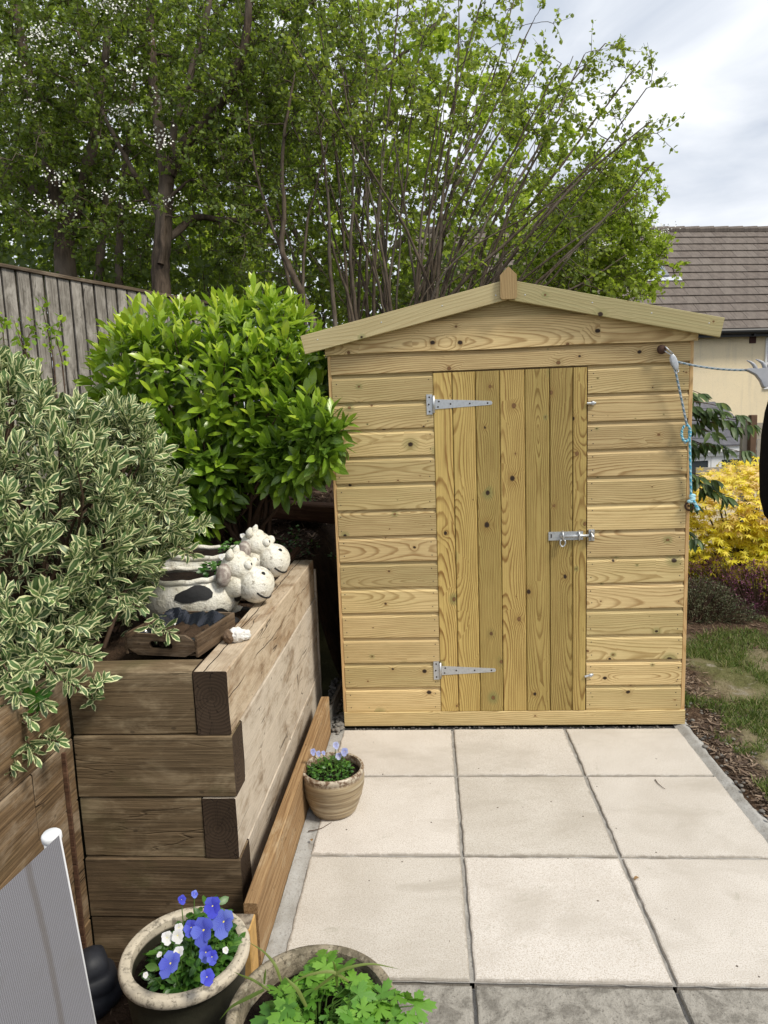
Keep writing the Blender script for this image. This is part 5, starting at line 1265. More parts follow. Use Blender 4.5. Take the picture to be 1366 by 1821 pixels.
val = np.clip(0.5 - 0.3 * tt + rng.normal(size=len(pos)) * 0.2, 0.02, 0.98)
vs_ = thing('variegated_shrub', (-1.65, -0.7, 0.86), 'cream edged variegated shrub spilling over the sleepers at left', 'shrub')
vg = [leaf_geo(1, w_, 4, 0.18, c, 0.6, 1.3, wv) for c, w_, wv in ((0.15, 0.35, 0.0), (0.45, 0.31, 0.03), (-0.1, 0.37, 0.02), (0.7, 0.33, 0.04))]
ns = np.einsum('ij,ij->i', Rm[:, :, 2], nrm(CAM - pos)); x_, y_, z_ = in_frame(pos)
near, rest = split_near(pos, z_ - 0.3 * np.abs(ns) - 0.2 * sz / 0.06 + 5 * (x_ < 5) + 5 * (tt > .6))
vd = [leaf_data('leaf', g_, m_varieg) for g_ in vg]
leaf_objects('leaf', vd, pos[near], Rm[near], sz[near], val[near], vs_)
ip = np.concatenate([np.array(c) + unit(420) * np.array(r) * (rng.random((420, 1)) ** 0.5) * 0.88 for c, r in VB]); ip = ip[[vface(p) for p in ip]]
iR = frames(unit(len(ip)), unit(len(ip)) + np.array([0.2, -.4, .5]))
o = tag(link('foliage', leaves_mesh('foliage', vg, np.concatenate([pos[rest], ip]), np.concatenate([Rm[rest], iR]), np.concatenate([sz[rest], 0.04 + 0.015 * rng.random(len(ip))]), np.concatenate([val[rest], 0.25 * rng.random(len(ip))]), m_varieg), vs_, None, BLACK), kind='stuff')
br = []
for i in range(140):
    e = P[rng.integers(len(P))]; b = np.array([-1.68 + rng.normal() * 0.15, -0.6 + rng.normal() * 0.1, 0.88]); t = np.linspace(0, 1, 6)[:, None]
    pt = b + (e - b) * t + np.array([0, 0, 0.12]) * t * (1 - t) + rng.normal(size=(6, 3)) * 0.015; br.append((pt, 0.008 * (1 - t[:, 0]) + 0.0022))
# hanging sprigs over the sleeper wall
sp_px = [((150, 1250), (185, 1215), 2.25), ((40, 1300), (105, 1320), 2.1), ((60, 1240), (30, 1235), 2.1), ((20, 1180), (60, 1200), 2.1), ((260, 1100), (300, 1128), 2.45), ((290, 960), (345, 985), 2.75), ((330, 930), (372, 935), 2.85), ((20, 1330), (10, 1350), 2.05), ((100, 1150), (170, 1170), 2.2), ((200, 1060), (250, 1080), 2.4), ((30, 1200), (90, 1260), 2.1), ((70, 1180), (140, 1225), 2.15), ((0, 1240), (50, 1290), 2.05), ((10, 1270), (70, 1345), 2.05), ((40, 1130), (100, 1200), 2.15), ((0, 1170), (40, 1240), 2.05), ((0, 1300), (20, 1370), 2.0)]
SP = []; SD_ = []
for a_, b_, dd in sp_px:
    p0, p1 = at(dd + 0.15, *a_), at(dd, *b_); t = np.linspace(0, 1, 5)[:, None]; br.append((p0 + (p1 - p0) * t, 0.003 * np.ones(5)))
    for tt_ in (0.45, 0.75, 1.0): SP.append(p0 + (p1 - p0) * tt_ + rng.normal(size=3) * 0.008); SD_.append(nrm(p1 - p0 + rng.normal(size=3) * 0.02))
pos, Rm, sz, tt = whorl(np.array(SP), np.array(SD_), 9, 1, 0.045, 0.072, 0.06, 0.3, 1.1)
link('hanging_sprigs', leaves_mesh('hanging_sprigs', vg, pos, Rm, sz, 0.3 + 0.4 * rng.random(len(pos)), m_varieg), vs_, None, BLACK)['kind'] = 'stuff'
link('branches', tubes_mesh('branches', br, m_twig), vs_)
# the one plain green sprig
gp = at(2.12, 60, 1235); pos, Rm, sz, tt = whorl(np.array([gp, gp + (0.02, -0.01, -0.03)]), np.array([[0.3, -0.8, 0.3], [0.2, -0.7, -0.3]]), 7, 1, 0.045, 0.07, 0.04, 0.5, 1.4)
gd = [leaf_data('leaf', leaf_geo(1, 0.46, 5, 0.15, c, 0.58, 1.3), m_plaing) for c in (0.2, 0.5)]
leaf_objects('leaf', gd, pos, Rm, sz, rng.random(len(pos)), vs_)

# thin young climber in front of the fence
cl = thing('young_climber', tuple(at(3.6, 80, 640) * np.array([1, 1, 0]) + np.array([0, 0, 0.9])), 'thin young climber with small leaves in front of the fence', 'plant')
br = []; pos = []; dirs = []
for px_ in [[(95, 640), (85, 590), (75, 545)], [(60, 660), (35, 600), (25, 570)], [(40, 650), (50, 600), (62, 575)], [(110, 640), (100, 600), (110, 570)], [(10, 640), (5, 590), (0, 560)]]:
    pts = np.array([at(3.6 + 0.05 * rng.normal(), *q_) for q_ in px_]); t = np.linspace(0, 2, 9); pts = np.stack([np.interp(t, [0, 1, 2], pts[:, i]) for i in range(3)], -1)
    br.append((np.concatenate([[pts[0] - (0, 0, 0.5)], pts]), np.linspace(0.004, 0.0015, 10)))
    for k in range(30):
        i = rng.integers(0, 9); pos.append(pts[i] + rng.normal(size=3) * 0.02); dirs.append(unit(1)[0] + (0, -.3, .2))
link('stems', tubes_mesh('stems', br, m_twig), cl)
link('foliage', leaves_mesh('foliage', [leaf_geo(1, 0.5, 3, 0.2, 0.2)], np.array(pos), frames(np.array(dirs), unit(len(pos)) + (0, -.5, .5)), 0.03 + 0.02 * rng.random(len(pos)), 0.3 + 0.5 * rng.random(len(pos)), m_laurel), cl, None, BLACK)['kind'] = 'stuff'

# golden acer
AB = [((2.58, 3.10, 0.78), (0.62, 0.5, 0.30)), ((2.95, 3.2, 0.82), (0.6, 0.5, 0.34)), ((2.25, 3.05, 0.52), (0.45, 0.42, 0.28)), ((2.75, 2.95, 0.40), (0.6, 0.42, 0.22)), ((3.3, 3.2, 0.7), (0.5, 0.5, 0.36))]
P, D = shoots_on(AB, 1300, 0.25, 0.35, lambda p: p[1] < 3.5 and p[2] > 0.15)
K = len(P); rep = 6; pos = np.repeat(P, rep, 0) + rng.normal(size=(K * rep, 3)) * 0.045; D2 = np.repeat(D, rep, 0)
ld_ = nrm(D2 * np.array([1, 1, 0.2]) + np.array([0, -0.35, -0.35]) + rng.normal(size=D2.shape) * 0.35); nn = nrm(np.array([0, -0.45, 1.0]) + 0.3 * D2 + rng.normal(size=D2.shape) * 0.22)
Rm = frames(ld_, nn); sz = 0.045 + 0.022 * rng.random(len(pos)); val = np.clip(0.15 + 0.65 * np.clip((pos[:, 2] - 0.25) / 0.6, 0, 1) + rng.normal(size=len(pos)) * 0.2, 0.02, 0.98)
ac = thing('golden_acer', (2.6, 3.1, 0.04), 'bright yellow cut leaf acer bush right of the shed', 'shrub')
ag = [star_geo(7, 0.32, 2.0, 1.0, 0.2, 0.25), star_geo(7, 0.36, 2.1, 1.0, 0.2, 0.05), star_geo(5, 0.34, 1.8, 1.0, 0.2, 0.4)]
x_, y_, z_ = in_frame(pos); near, rest = split_near(pos, z_ - 0.3 * np.abs(Rm[:, 2, 2]) + 9 * ((x_ > 1366) | (x_ < 1228)), 300)
leaf_objects('leaf', [leaf_data('leaf', g_, m_acer) for g_ in ag], pos[near], Rm[near], sz[near], val[near], ac)
link('foliage', leaves_mesh('foliage', ag, pos[rest], Rm[rest], sz[rest], val[rest], m_acer), ac, None, BLACK)['kind'] = 'stuff'
br = []
for i in range(60):
    e = P[rng.integers(len(P))]; b = np.array([2.65, 3.15, 0.05]); t = np.linspace(0, 1, 6)[:, None]; br.append((b + (e - b) * t + np.array([0, 0, 0.2]) * t * (1 - t), 0.014 * (1 - t[:, 0]) + 0.002))
link('branches', tubes_mesh('branches', br, m_twig), ac)

# heathers: fine upright sprigs
def heather(name, blobs, n, mat, label, vlo, vhi, l0, l1):
    P, D = shoots_on(blobs, n, 0.7, 0.3, lambda p: p[2] > 0.05)
    t_ = thing(name, (blobs[0][0][0], blobs[0][0][1], 0.05), label, 'shrub')
    K = len(P); rep = 12; tt = np.tile(np.arange(rep) / rep, K); pos = np.repeat(P, rep, 0) - np.repeat(D, rep, 0) * (tt * 0.11)[:, None] + rng.normal(size=(K * rep, 3)) * 0.008
    d = nrm(np.repeat(D, rep, 0) * 0.8 + unit(K * rep) * 0.8); me = leaves_mesh(name, [diamond_geo(1, 0.30)], pos, frames(d, unit(K * rep)), l0 + (l1 - l0) * rng.random(K * rep), np.clip(np.repeat(rng.random(K), rep) * 0.7 + 0.3 * rng.random(K * rep) * (1 - tt) + vlo, 0, vhi), mat, False)
    link('foliage', me, t_, None, BLACK)['kind'] = 'stuff'
    br = []
    for i in range(0, K, 2): e = P[i]; b = np.array(blobs[0][0]) * (1, 1, 0) + np.array([0, 0, 0.03]) + (e - np.array(blobs[0][0])) * (0.4, 0.4, 0); br.append((np.array([b, (b + e) / 2 + (0, 0, .02), e]), np.array([0.004, 0.003, 0.0015])))
    link('stems', tubes_mesh('stems', br, m_twig, 4), t_)
heather('green_heather', [((1.98, 2.33, 0.13), (0.36, 0.24, 0.25)), ((1.62, 2.38, 0.14), (0.36, 0.25, 0.26)), ((2.22, 2.28, 0.08), (0.24, 0.18, 0.14))], 900, m_heath, 'low grey green heather cushion beside the shed corner', 0.0, 0.95, 0.014, 0.026)
heather('purple_heather', [((2.56, 2.46, 0.20), (0.36, 0.24, 0.28)), ((2.95, 2.52, 0.20), (0.40, 0.26, 0.28)), ((2.25, 2.62, 0.26), (0.34, 0.2, 0.24))], 1100, m_heathp, 'dark purple heather below the yellow acer', 0.05, 1.0, 0.014, 0.026)

# dark drooping-leaved branches at the back right corner of the shed
ct = thing('drooping_leaf_tree', (1.55, 2.15, 0.02), 'young tree with dark drooping pointed leaves behind shed corner', 'tree')
tips = [(1234, 705, 4.9), (1262, 735, 4.8), (1290, 725, 4.7), (1322, 745, 4.7), (1338, 752, 4.65), (1250, 790, 4.8), (1290, 800, 4.7), (1325, 805, 4.65), (1255, 850, 4.75), (1282, 862, 4.7), (1306, 885, 4.65), (1240, 955, 4.8), (1236, 900, 4.85), (1270, 770, 4.75), (1246, 700, 4.9), (1310, 760, 4.7)]
br = [(np.array([(1.55, 2.15, 0.0), (1.54, 2.13, 0.8), (1.56, 2.12, 1.6), (1.55, 2.14, 2.1)]), np.array([0.022, 0.02, 0.016, 0.006]))]; SP = []; SD_ = []
for x, y, dd in tips:
    e = np.array(at(dd, x, y)); zb = min(2.0, max(0.5, e[2] + 0.05)); b = np.array([1.55, 2.13, zb]); t = np.linspace(0, 1, 7)[:, None]; pt = b + (e - b) * t + np.array([0, 0, 0.12]) * t * (1 - t); br.append((pt, np.linspace(0.007, 0.002, 7)))
    for tq in (0.62, 0.82, 1.0):
        SP.append(b + (e - b) * tq + np.array([0, 0, 0.12]) * tq * (1 - tq) + rng.normal(size=3) * 0.02); SD_.append(nrm(e - b + rng.normal(size=3) * 0.05))
link('branches', tubes_mesh('branches', br, m_twig), ct)
pos, Rm, sz, tt = whorl(np.array(SP), np.array(SD_), 7, 1, 0.085, 0.13, 0.05, 0.5, 1.3)
d = nrm(Rm[:, :, 1] * np.array([1, 1, 0.4]) + np.array([0.1, -0.1, -0.75])); Rm = frames(d, np.array([0, -0.6, 0.7]) + 0.4 * rng.normal(size=d.shape))
cg = [leaf_geo(1, 0.30, 5, 0.3, c, 0.45, 0.95) for c in (0.3, 0.6)]; cdm = [leaf_data('leaf', g_, m_cherry) for g_ in cg]
leaf_objects('leaf', cdm, pos[:300], Rm[:300], sz[:300], np.clip(rng.normal(size=300) * 0.25 + 0.45, 0, 1), ct)
if len(pos) > 300: link('foliage', leaves_mesh('foliage', cg, pos[300:], Rm[300:], sz[300:], rng.random(len(pos) - 300) * 0.8, m_cherry), ct, None, BLACK)['kind'] = 'stuff'

# ---------------------------------------------------------------- pot plants
def petal(L, W): return leaf_geo(L, W, 4, 0.05, 0.25, 0.62, 2.2)
pet_b = {}
def flower(parent, p, facing, s, kind, ov=0.4):
    mat = {'blue': m_blue, 'pale': m_pale, 'white': m_white}[kind]
    key = kind
    if key not in pet_b: pet_b[key] = (leaf_data('petal', petal(1.0, 0.95), mat), MB().ell((0, 0, 0), (1, 1, 0.6), None, 8, 5).mesh('flower_eye', m_eye, True))
    f = nrm(np.array(facing, float)); upv = np.array([0, 0, 1.0]); xx = nrm(np.cross(upv, f)); yy = np.cross(f, xx)
    Rf = Matrix(np.stack([xx, yy, f], -1).tolist()).to_4x4()
    Mf = Matrix.Translation(Vector(p)) @ Rf @ Matrix.Scale(s, 4)
    c = link('flower', pet_b[key][1], parent, Mf @ Matrix.Scale(0.055, 4)); WM[c.name] = Mf @ Matrix.Scale(0.055, 4)
    for (an, ln, z, tilt) in [(35, 0.52, -0.02, 10), (-35, 0.52, -0.03, 10), (105, 0.50, 0.01, 16), (-105, 0.50, 0.015, 16), (180, 0.60, 0.03, 14)]:
        M = Mf @ Matrix.Rotation(rad(an + random.uniform(-8, 8)), 4, 'Z') @ RX(rad(tilt + random.uniform(-8, 14))) @ T(0, 0.02, z) @ Matrix.Scale(ln, 4)
        link('petal', pet_b[key][0], c, M, (min(1, max(0, random.gauss(ov, 0.22))), 0, 0, 1))
def leafy(parent, n, cen, rad_, z0, z1, mat, geos, l0, l1, name='foliage', up=0.6, ind=0):
    a_ = rng.random(n) * 6.283; r_ = rad_ * np.sqrt(rng.random(n)); zz = z0 + (z1 - z0) * rng.random(n) * (1 - 0.6 * (r_ / rad_) ** 2)
    pos = np.stack([cen[0] + r_ * np.cos(a_), cen[1] + r_ * np.sin(a_), cen[2] + zz], -1); d = nrm(np.stack([np.cos(a_ + rng.normal(size=n) * .8), np.sin(a_ + rng.normal(size=n) * .8), (rng.random(n) - 0.3) * 0.8], -1))
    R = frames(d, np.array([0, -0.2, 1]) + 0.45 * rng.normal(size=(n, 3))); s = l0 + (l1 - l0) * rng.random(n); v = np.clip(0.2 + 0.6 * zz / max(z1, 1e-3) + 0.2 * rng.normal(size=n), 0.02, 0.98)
    if ind:
        near = np.argsort(-zz)[:ind]; rest = np.argsort(-zz)[ind:]; ds = [leaf_data('leaf', g_, mat) for g_ in geos]; leaf_objects('leaf', ds, pos[near], R[near], s[near], v[near], parent); pos, R, s, v = pos[rest], R[rest], s[rest], v[rest]
    if len(pos): link(name, leaves_mesh(name, geos, pos, R, s, v, mat), parent, None, BLACK)['kind'] = 'stuff'
ov = [leaf_geo(1, 0.55, 4, 0.15, 0.3, 0.5, 1.6), leaf_geo(1, 0.45, 4, 0.15, 0.5, 0.5, 1.5)]
pc = (PB[0], PB[1], PB[2] + 0.318)
pz = thing('pansy_plants', pc, 'blue pansies and tiny white violas growing in the cream rimmed pot', 'flowers')
leafy(pz, 420, (pc[0] + 0.02, pc[1], pc[2]), 0.122, 0.01, 0.095, m_viola, ov, 0.020, 0.042, ind=150)
leafy(pz, 170, (pc[0] + 0.05, pc[1] + 0.07, pc[2] + 0.03), 0.060, 0.0, 0.125, m_viola, ov, 0.02, 0.042, ind=80)
leafy(pz, 130, (pc[0] + 0.11, pc[1] + 0.02, pc[2] + 0.02), 0.045, 0.0, 0.06, m_viola, ov, 0.02, 0.04, ind=40)
leafy(pz, 190, (pc[0] + 0.055, pc[1] - 0.01, pc[2] + 0.03), 0.085, 0.0, 0.10, m_viola, ov, 0.022, 0.042, ind=30)
stems = []
def fl_px(x, y, D, s, kind, ovv=0.4, par=pz, base=pc, fx=None):
    p = np.array(at(D, x, y)); f = nrm(CAM - p) + np.array([random.uniform(-.5, .5), random.uniform(-.2, .4), random.uniform(-.35, .2)]) if fx is None else np.array(fx)
    flower(par, p, f, s, kind, ovv); b = np.array([base[0] + (p[0] - base[0]) * 0.5, base[1] + (p[1] - base[1]) * 0.5, base[2] - 0.01]); stems.append((np.array([b, (b + p) / 2 + (0, 0, 0.015), p - nrm(f) * 0.004]), np.array([0.0018, 0.0016, 0.0014])))
for x, y, D, s, o_ in [(362, 1655, 1.91, 0.082, 0.35), (398, 1640, 1.94, 0.084, 0.8), (378, 1612, 1.95, 0.062, 0.05), (303, 1714, 1.83, 0.072, 0.45), (366, 1694, 1.87, 0.050, 0.3), (368, 1738, 1.81, 0.048, 0.1), (340, 1650, 1.92, 0.050, 0.3), (377, 1702, 1.85, 0.040, 0.35), (323, 1600, 1.97, 0.030, 0.0), (346, 1590, 1.98, 0.024, 0.5)]:
    fl_px(x, y, D, s * 0.86, 'blue', o_)
for x, y, D, s in [(297, 1668, 1.90, 0.034), (316, 1664, 1.90, 0.036), (318, 1650, 1.92, 0.026), (318, 1694, 1.87, 0.032), (284, 1698, 1.86, 0.016), (259, 1734, 1.83, 0.015), (288, 1716, 1.84, 0.014), (401, 1690, 1.88, 0.018)]:
    fl_px(x, y, D, s, 'white')
link('stems', tubes_mesh('stems', stems, m_stem, 5), pz)
vc = (-0.551, -0.286, 0.169); stems = []
vz = thing('viola_plants', vc, 'small leafy violas with pale lilac flowers in the ribbed pot', 'flowers')
leafy(vz, 420, (vc[0] - 0.01, vc[1], vc[2]), 0.092, 0.0, 0.060, m_viola, ov, 0.012, 0.026, ind=120)
for x, y, s, o_, k in [(556, 1333, 0.034, 0.1, 'pale'), (566, 1336, 0.028, 0.4, 'pale'), (597, 1321, 0.036, 0.9, 'pale'), (613, 1333, 0.040, 0.5, 'pale'), (602, 1340, 0.034, 0.8, 'pale'), (575, 1335, 0.022, 0.4, 'pale')]:
    y += 4; q_ = on(1, -0.29, x, y); D = (q_ - CAM) @ CF; fl_px(x, y, D, s * 0.9, k, o_ * 0.7, vz, vc)
link('stems', tubes_mesh('stems', stems, m_stem, 5), vz)
# hardy geranium in the big pot
gc = (GB[0], GB[1], GB[2] + GH - 0.055)
gz = thing('geranium_plant', gc, 'fresh green plant with deeply cut leaves filling the stone pot', 'plant')
gg = [star_geo(5, 0.30, 2.15, 1.0, 0.2, dm, teeth=True) for dm in (0.1, 0.3, -0.05)]
n = 230; a_ = rng.random(n) * 6.283; r_ = 0.23 * np.sqrt(rng.random(n)); zz = 0.030 + 0.085 * rng.random(n) * (1 - 0.35 * (r_ / 0.21) ** 2)
pos = np.stack([gc[0] + 0.03 + r_ * np.cos(a_), gc[1] - 0.02 + r_ * np.sin(a_), gc[2] + zz], -1)
keep = ~((r_ > 0.15) & (np.sin(a_) > 0.45)) & ~((r_ > 0.13) & (np.cos(a_) < -0.55)); pos, a_, r_, zz = pos[keep], a_[keep], r_[keep], zz[keep]; n = len(pos)
d = nrm(np.stack([np.cos(a_) + rng.normal(size=n) * .5, np.sin(a_) - 0.25 + rng.normal(size=n) * .5, (rng.random(n) - .5) * .5], -1)); Rm = frames(d, np.stack([0.35 * np.cos(a_), 0.35 * np.sin(a_) - 0.2, np.ones(n)], -1) + 0.25 * rng.normal(size=(n, 3))); sz = 0.034 + 0.026 * rng.random(n)
leaf_objects('leaf', [leaf_data('leaf', g_, m_geran) for g_ in gg], pos, Rm, sz, np.clip(0.2 + 0.6 * (zz - 0.03) / 0.085 + 0.2 * rng.normal(size=n), 0, 1), gz)  # low leaves coloured darker: shade inside the plant put into their tone
br = [(np.array([(gc[0] + (p[0] - gc[0]) * 0.35, gc[1] + (p[1] - gc[1]) * 0.35, gc[2] - 0.005), (p + gc) / 2 + (0, 0, 0.015), p]), np.array([0.0022, 0.0018, 0.0014])) for p in pos]
link('stems', tubes_mesh('stems', br, m_stem, 5), gz)
def blade(px_, Ds, w_): 
    pts = np.array([at(D, *q_) for q_, D in zip(px_, Ds)]); t = np.linspace(0, len(pts) - 1, 14); pts = np.stack([np.interp(t, np.arange(len(pts)), pts[:, i]) for i in range(3)], -1)
    for _ in range(2): pts[1:-1] = (pts[:-2] + 2 * pts[1:-1] + pts[2:]) / 4
    d = np.gradient(pts, axis=0); sd = nrm(np.cross(d, CAM - pts) ); wd = w_ * np.sin(np.linspace(0.35, np.pi, 14)) ** 0.6 * np.linspace(1, 0.25, 14)
    nn = nrm(np.cross(sd, d)) * 0.0015
    V = np.concatenate([pts - sd * wd[:, None], pts + nn, pts + sd * wd[:, None]]); F = [(i, i + 1, 15 + i, 14 + i) for i in range(13)] + [(14 + i, 15 + i, 29 + i, 28 + i) for i in range(13)]
    return V, np.array(F)
gt = thing('grass_tuft', (gc[0] - 0.05, gc[1], gc[2]), 'long arching grass blades growing out of the stone pot', 'grass')
for px_, Ds, w_ in [([(620, 1745), (590, 1725), (540, 1735), (505, 1760)], [1.70, 1.68, 1.68, 1.70], .005), ([(560, 1760), (610, 1722), (660, 1712), (712, 1724)], [1.70, 1.68, 1.68, 1.70], .005), ([(500, 1745), (490, 1715), (470, 1692), (440, 1674)], [1.75, 1.75, 1.78, 1.80], .005), ([(470, 1760), (440, 1775), (410, 1790), (390, 1815)], [1.72, 1.72, 1.72, 1.72], .006), ([(480, 1762), (450, 1742), (430, 1735), (415, 1728)], [1.72, 1.74, 1.76, 1.78], .004), ([(600, 1755), (598, 1730), (594, 1712), (590, 1708)], [1.70, 1.69, 1.68, 1.68], .005), ([(545, 1790), (530, 1760), (515, 1745), (505, 1735)], [1.68, 1.67, 1.67, 1.67], .006), ([(470, 1750), (471, 1735), (472, 1728), (473, 1722)], [1.72, 1.72, 1.72, 1.72], .004)]:
    V, F = blade(px_, Ds, w_); c = V.mean(0); link('blade', fast_mesh('blade', V - c, F, m_grass, True), gt, T(*c), (random.uniform(0.2, 0.6), 0, 0, 1))
# small plants in the two cows
for i, (cc_, wf) in enumerate([((C1[0] - 0.27, -0.13, C1[2] - 0.150), ((0.04, 0.02), (0.07, -0.02))), ((C2[0] - 0.27, 0.17, C2[2] - 0.150), ((0.05, 0.0), (0.09, 0.03)))]):
    b = (cc_[0] + 0.06, cc_[1], cc_[2] + 0.185); t_ = thing('small_viola', b, ['small leafy viola growing in the nearer cow planter', 'small white flowered viola growing in the farther cow planter'][i], 'flowers')
    leafy(t_, 70, b, 0.055, 0.0, 0.06, m_viola, ov, 0.02, 0.04, ind=30); stems = []
    for dx, dy in wf: flower(t_, (b[0] + dx, b[1] + dy, b[2] + 0.075), (0.4, -0.7, 0.5), 0.03, 'white')
# seedlings on the bank and a dandelion in the border
wd_ = thing('bank_weeds', (-1.2, 1.95, 1.1), 'low green weeds growing along the rotten sleeper on the bank', 'weeds')
for i in range(26):
    x, y = random.uniform(-1.75, -0.75), random.choice([random.uniform(1.98, 2.4), random.uniform(1.2, 1.8)]); leafy(wd_, 16, (x, y, hbed(x, y)), 0.05, 0.0, 0.07, m_viola, ov, 0.015, 0.035, 'foliage')
dl = tuple(at(5.5, 1362, 1096)); dn_ = thing('dandelion', (dl[0], dl[1], 0.05), 'single yellow dandelion flower at the right edge border', 'flower')
MB().ell(dl, (0.026, 0.026, 0.012), None, 14, 6, 0, lambda p: p * (1 + 0.15 * math.sin(9 * math.atan2(p.y, p.x)))).build('flower_head', plain('dandelion_yellow', (0.80, 0.58, 0.01), 0.7), dn_); MB().tube([(dl[0], dl[1], 0.03), dl], 0.003, 5).build('stem', m_stem, dn_)

# lawn grass: short blades in patches
n = 95000; x = 1.34 + rng.random(n) ** 1.4 * 2.6; y = -0.5 + rng.random(n) * 2.75
kp = []
for i in range(n):
    f_ = fbm(x[i], y[i], 2.6, 4, 1.3) + 0.35 * fbm(x[i], y[i], 9, 2, 7.7); edge = (x[i] - 1.36 - 0.12 * (y[i] - 0.5)) * 1.6 + (0 if y[i] < 1.55 else -(y[i] - 1.55) * 2.2)
    kp.append(f_ + min(edge, 0.30) > 0.05 + random.random() * 0.30)
kp = np.array(kp); x, y = x[kp], y[kp]; n = len(x); pos = np.stack([x, y, [hlawn(a_, b_) - 0.003 for a_, b_ in zip(x, y)]], -1)
d = nrm(np.stack([rng.normal(size=n) * 0.55, rng.normal(size=n) * 0.55, np.ones(n)], -1)); bg_ = (np.array([(-.05, 0, 0), (.05, 0, 0), (.035, .6, .05), (-.035, .6, .05), (0, 1, .16)]), np.array([(0, 1, 2), (0, 2, 3), (3, 2, 4)]), np.zeros((5, 3)))
tag(link('grass', leaves_mesh('grass', [bg_], pos, frames(d, unit(n)), 0.02 + 0.035 * rng.random(n), np.clip(0.35 + 0.28 * rng.normal(size=n), 0, 1), m_grass, False), None, None, BLACK), 'short patchy lawn grass right of the shed', 'grass', kind='stuff')
# ---------------------------------------------------------------- trees
def smooth_poly(pts, n, wob=0.0):
    pts = np.asarray(pts, float); t = np.linspace(0, len(pts) - 1, n); q_ = np.stack([np.interp(t, np.arange(len(pts)), pts[:, i]) for i in range(3)], -1)
    for _ in range(3): q_[1:-1] = (q_[:-2] + 2 * q_[1:-1] + q_[2:]) / 4
    if wob: q_[1:] += np.cumsum(rng.normal(size=(n - 1, 3)), 0) * wob / math.sqrt(n)
    return q_
def spray(P, D, nt, tl, nl, sp=0.9):
    """short twiglets with leaves around each point: returns twig polys, leaf pos, leaf dir"""
    tw = []; lp = []; ldr = []
    K = len(P)
    for i in range(K):
        dd = nrm(D[i] + unit(nt) * sp + np.array([0, 0, 0.15])); ln = tl * (0.5 + rng.random(nt))
        for j in range(nt):
            e = P[i] + dd[j] * ln[j]; tw.append((np.array([P[i], (P[i] + e) / 2 + rng.normal(size=3) * 0.01, e]), np.array([0.0035, 0.0025, 0.0015])))
            t = (0.15 + 0.85 * rng.random(nl))[:, None]; lp.append(P[i] + (e - P[i]) * t + rng.normal(size=(nl, 3)) * 0.012); ldr.append(dd[j] * 0.5 + unit(nl))
    return tw, np.concatenate(lp), np.concatenate(ldr)
def tree(name, label, base, limbs, attract, mats, geos, lsize, nt, tl, nl, group='trees behind the fence', blossom=None, vfun=None, thin=0.012, cat='tree'):
    """limbs: list of (pts, r0, r1); attract: (n,3) crown points joined to the nearest wood"""
    t_ = thing(name, base, label, cat, group)
    polys = []; nodes = []; nr_ = []
    for pts, r0, r1 in limbs:
        q_ = smooth_poly(pts, max(8, len(pts) * 5), 0.03); r_ = np.linspace(r0, r1, len(q_)); polys.append((q_, r_)); nodes.append(q_); nr_.append(r_)
    link('trunk', tubes_mesh('trunk', polys, mats[1], 8), t_)
    nodes = np.concatenate(nodes); nr_ = np.concatenate(nr_)
    dist = np.array([np.min(((nodes - a_) ** 2).sum(1)) for a_ in attract]); attract = attract[np.argsort(dist)]
    br = []; D = []
    N = np.zeros((len(nodes) + len(attract) * 3, 3)); NRr = np.zeros(len(N)); m = len(nodes); N[:m] = nodes; NRr[:m] = nr_
    for a_ in attract:
        d2 = ((N[:m] - a_) ** 2).sum(1) + 0.15 * np.maximum(0, N[:m, 2] - a_[2] + 0.1) ** 2; k = int(np.argmin(d2)); b = N[k]; L = math.sqrt(((b - a_) ** 2).sum()) + 1e-6
        t = np.linspace(0, 1, 5)[:, None]; pt = b + (a_ - b) * t + rng.normal(size=(5, 3)) * 0.05 * L * np.sin(np.pi * t) + np.array([0, 0, 0.10 * L]) * t * (1 - t)
        r0 = min(NRr[k] * 0.7, thin + 0.006 * L); br.append((pt, np.linspace(r0, 0.004, 5))); N[m:m + 3] = pt[2:]; NRr[m:m + 3] = np.linspace(r0 * .7, 0.004, 3); m += 3; D.append(nrm(a_ - b))
    tw, lp, ldr = spray(attract, np.array(D), nt, tl, nl)
    link('branches', tubes_mesh('branches', br + tw, mats[1], 4), t_)
    K = len(lp); s_ = lsize * (0.6 + 0.6 * rng.random(K)); up = nrm(np.array([0, -0.15, 0.8]) + 0.75 * rng.normal(size=(K, 3)))
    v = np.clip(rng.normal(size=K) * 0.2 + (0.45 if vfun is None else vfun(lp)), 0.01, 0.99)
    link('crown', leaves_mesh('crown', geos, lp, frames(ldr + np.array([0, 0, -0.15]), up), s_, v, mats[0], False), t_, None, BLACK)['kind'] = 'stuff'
    if blossom is not None:
        bp = attract[blossom(attract)]; lp2 = np.repeat(bp, 40, 0) + rng.normal(size=(len(bp) * 40, 3)) * np.array([0.07, 0.06, 0.035]) + np.array([0, -0.28, 0.08])
        link('blossom', leaves_mesh('blossom', [hex_geo(1, 1.0, 0.1)], lp2, frames(unit(len(lp2)), nrm(np.array([0, -.7, .6]) + .4 * rng.normal(size=(len(lp2), 3)))), 0.013 + 0.010 * rng.random(len(lp2)), rng.random(len(lp2)), m_blossom, False), t_, None, BLACK)['kind'] = 'stuff'
    return t_
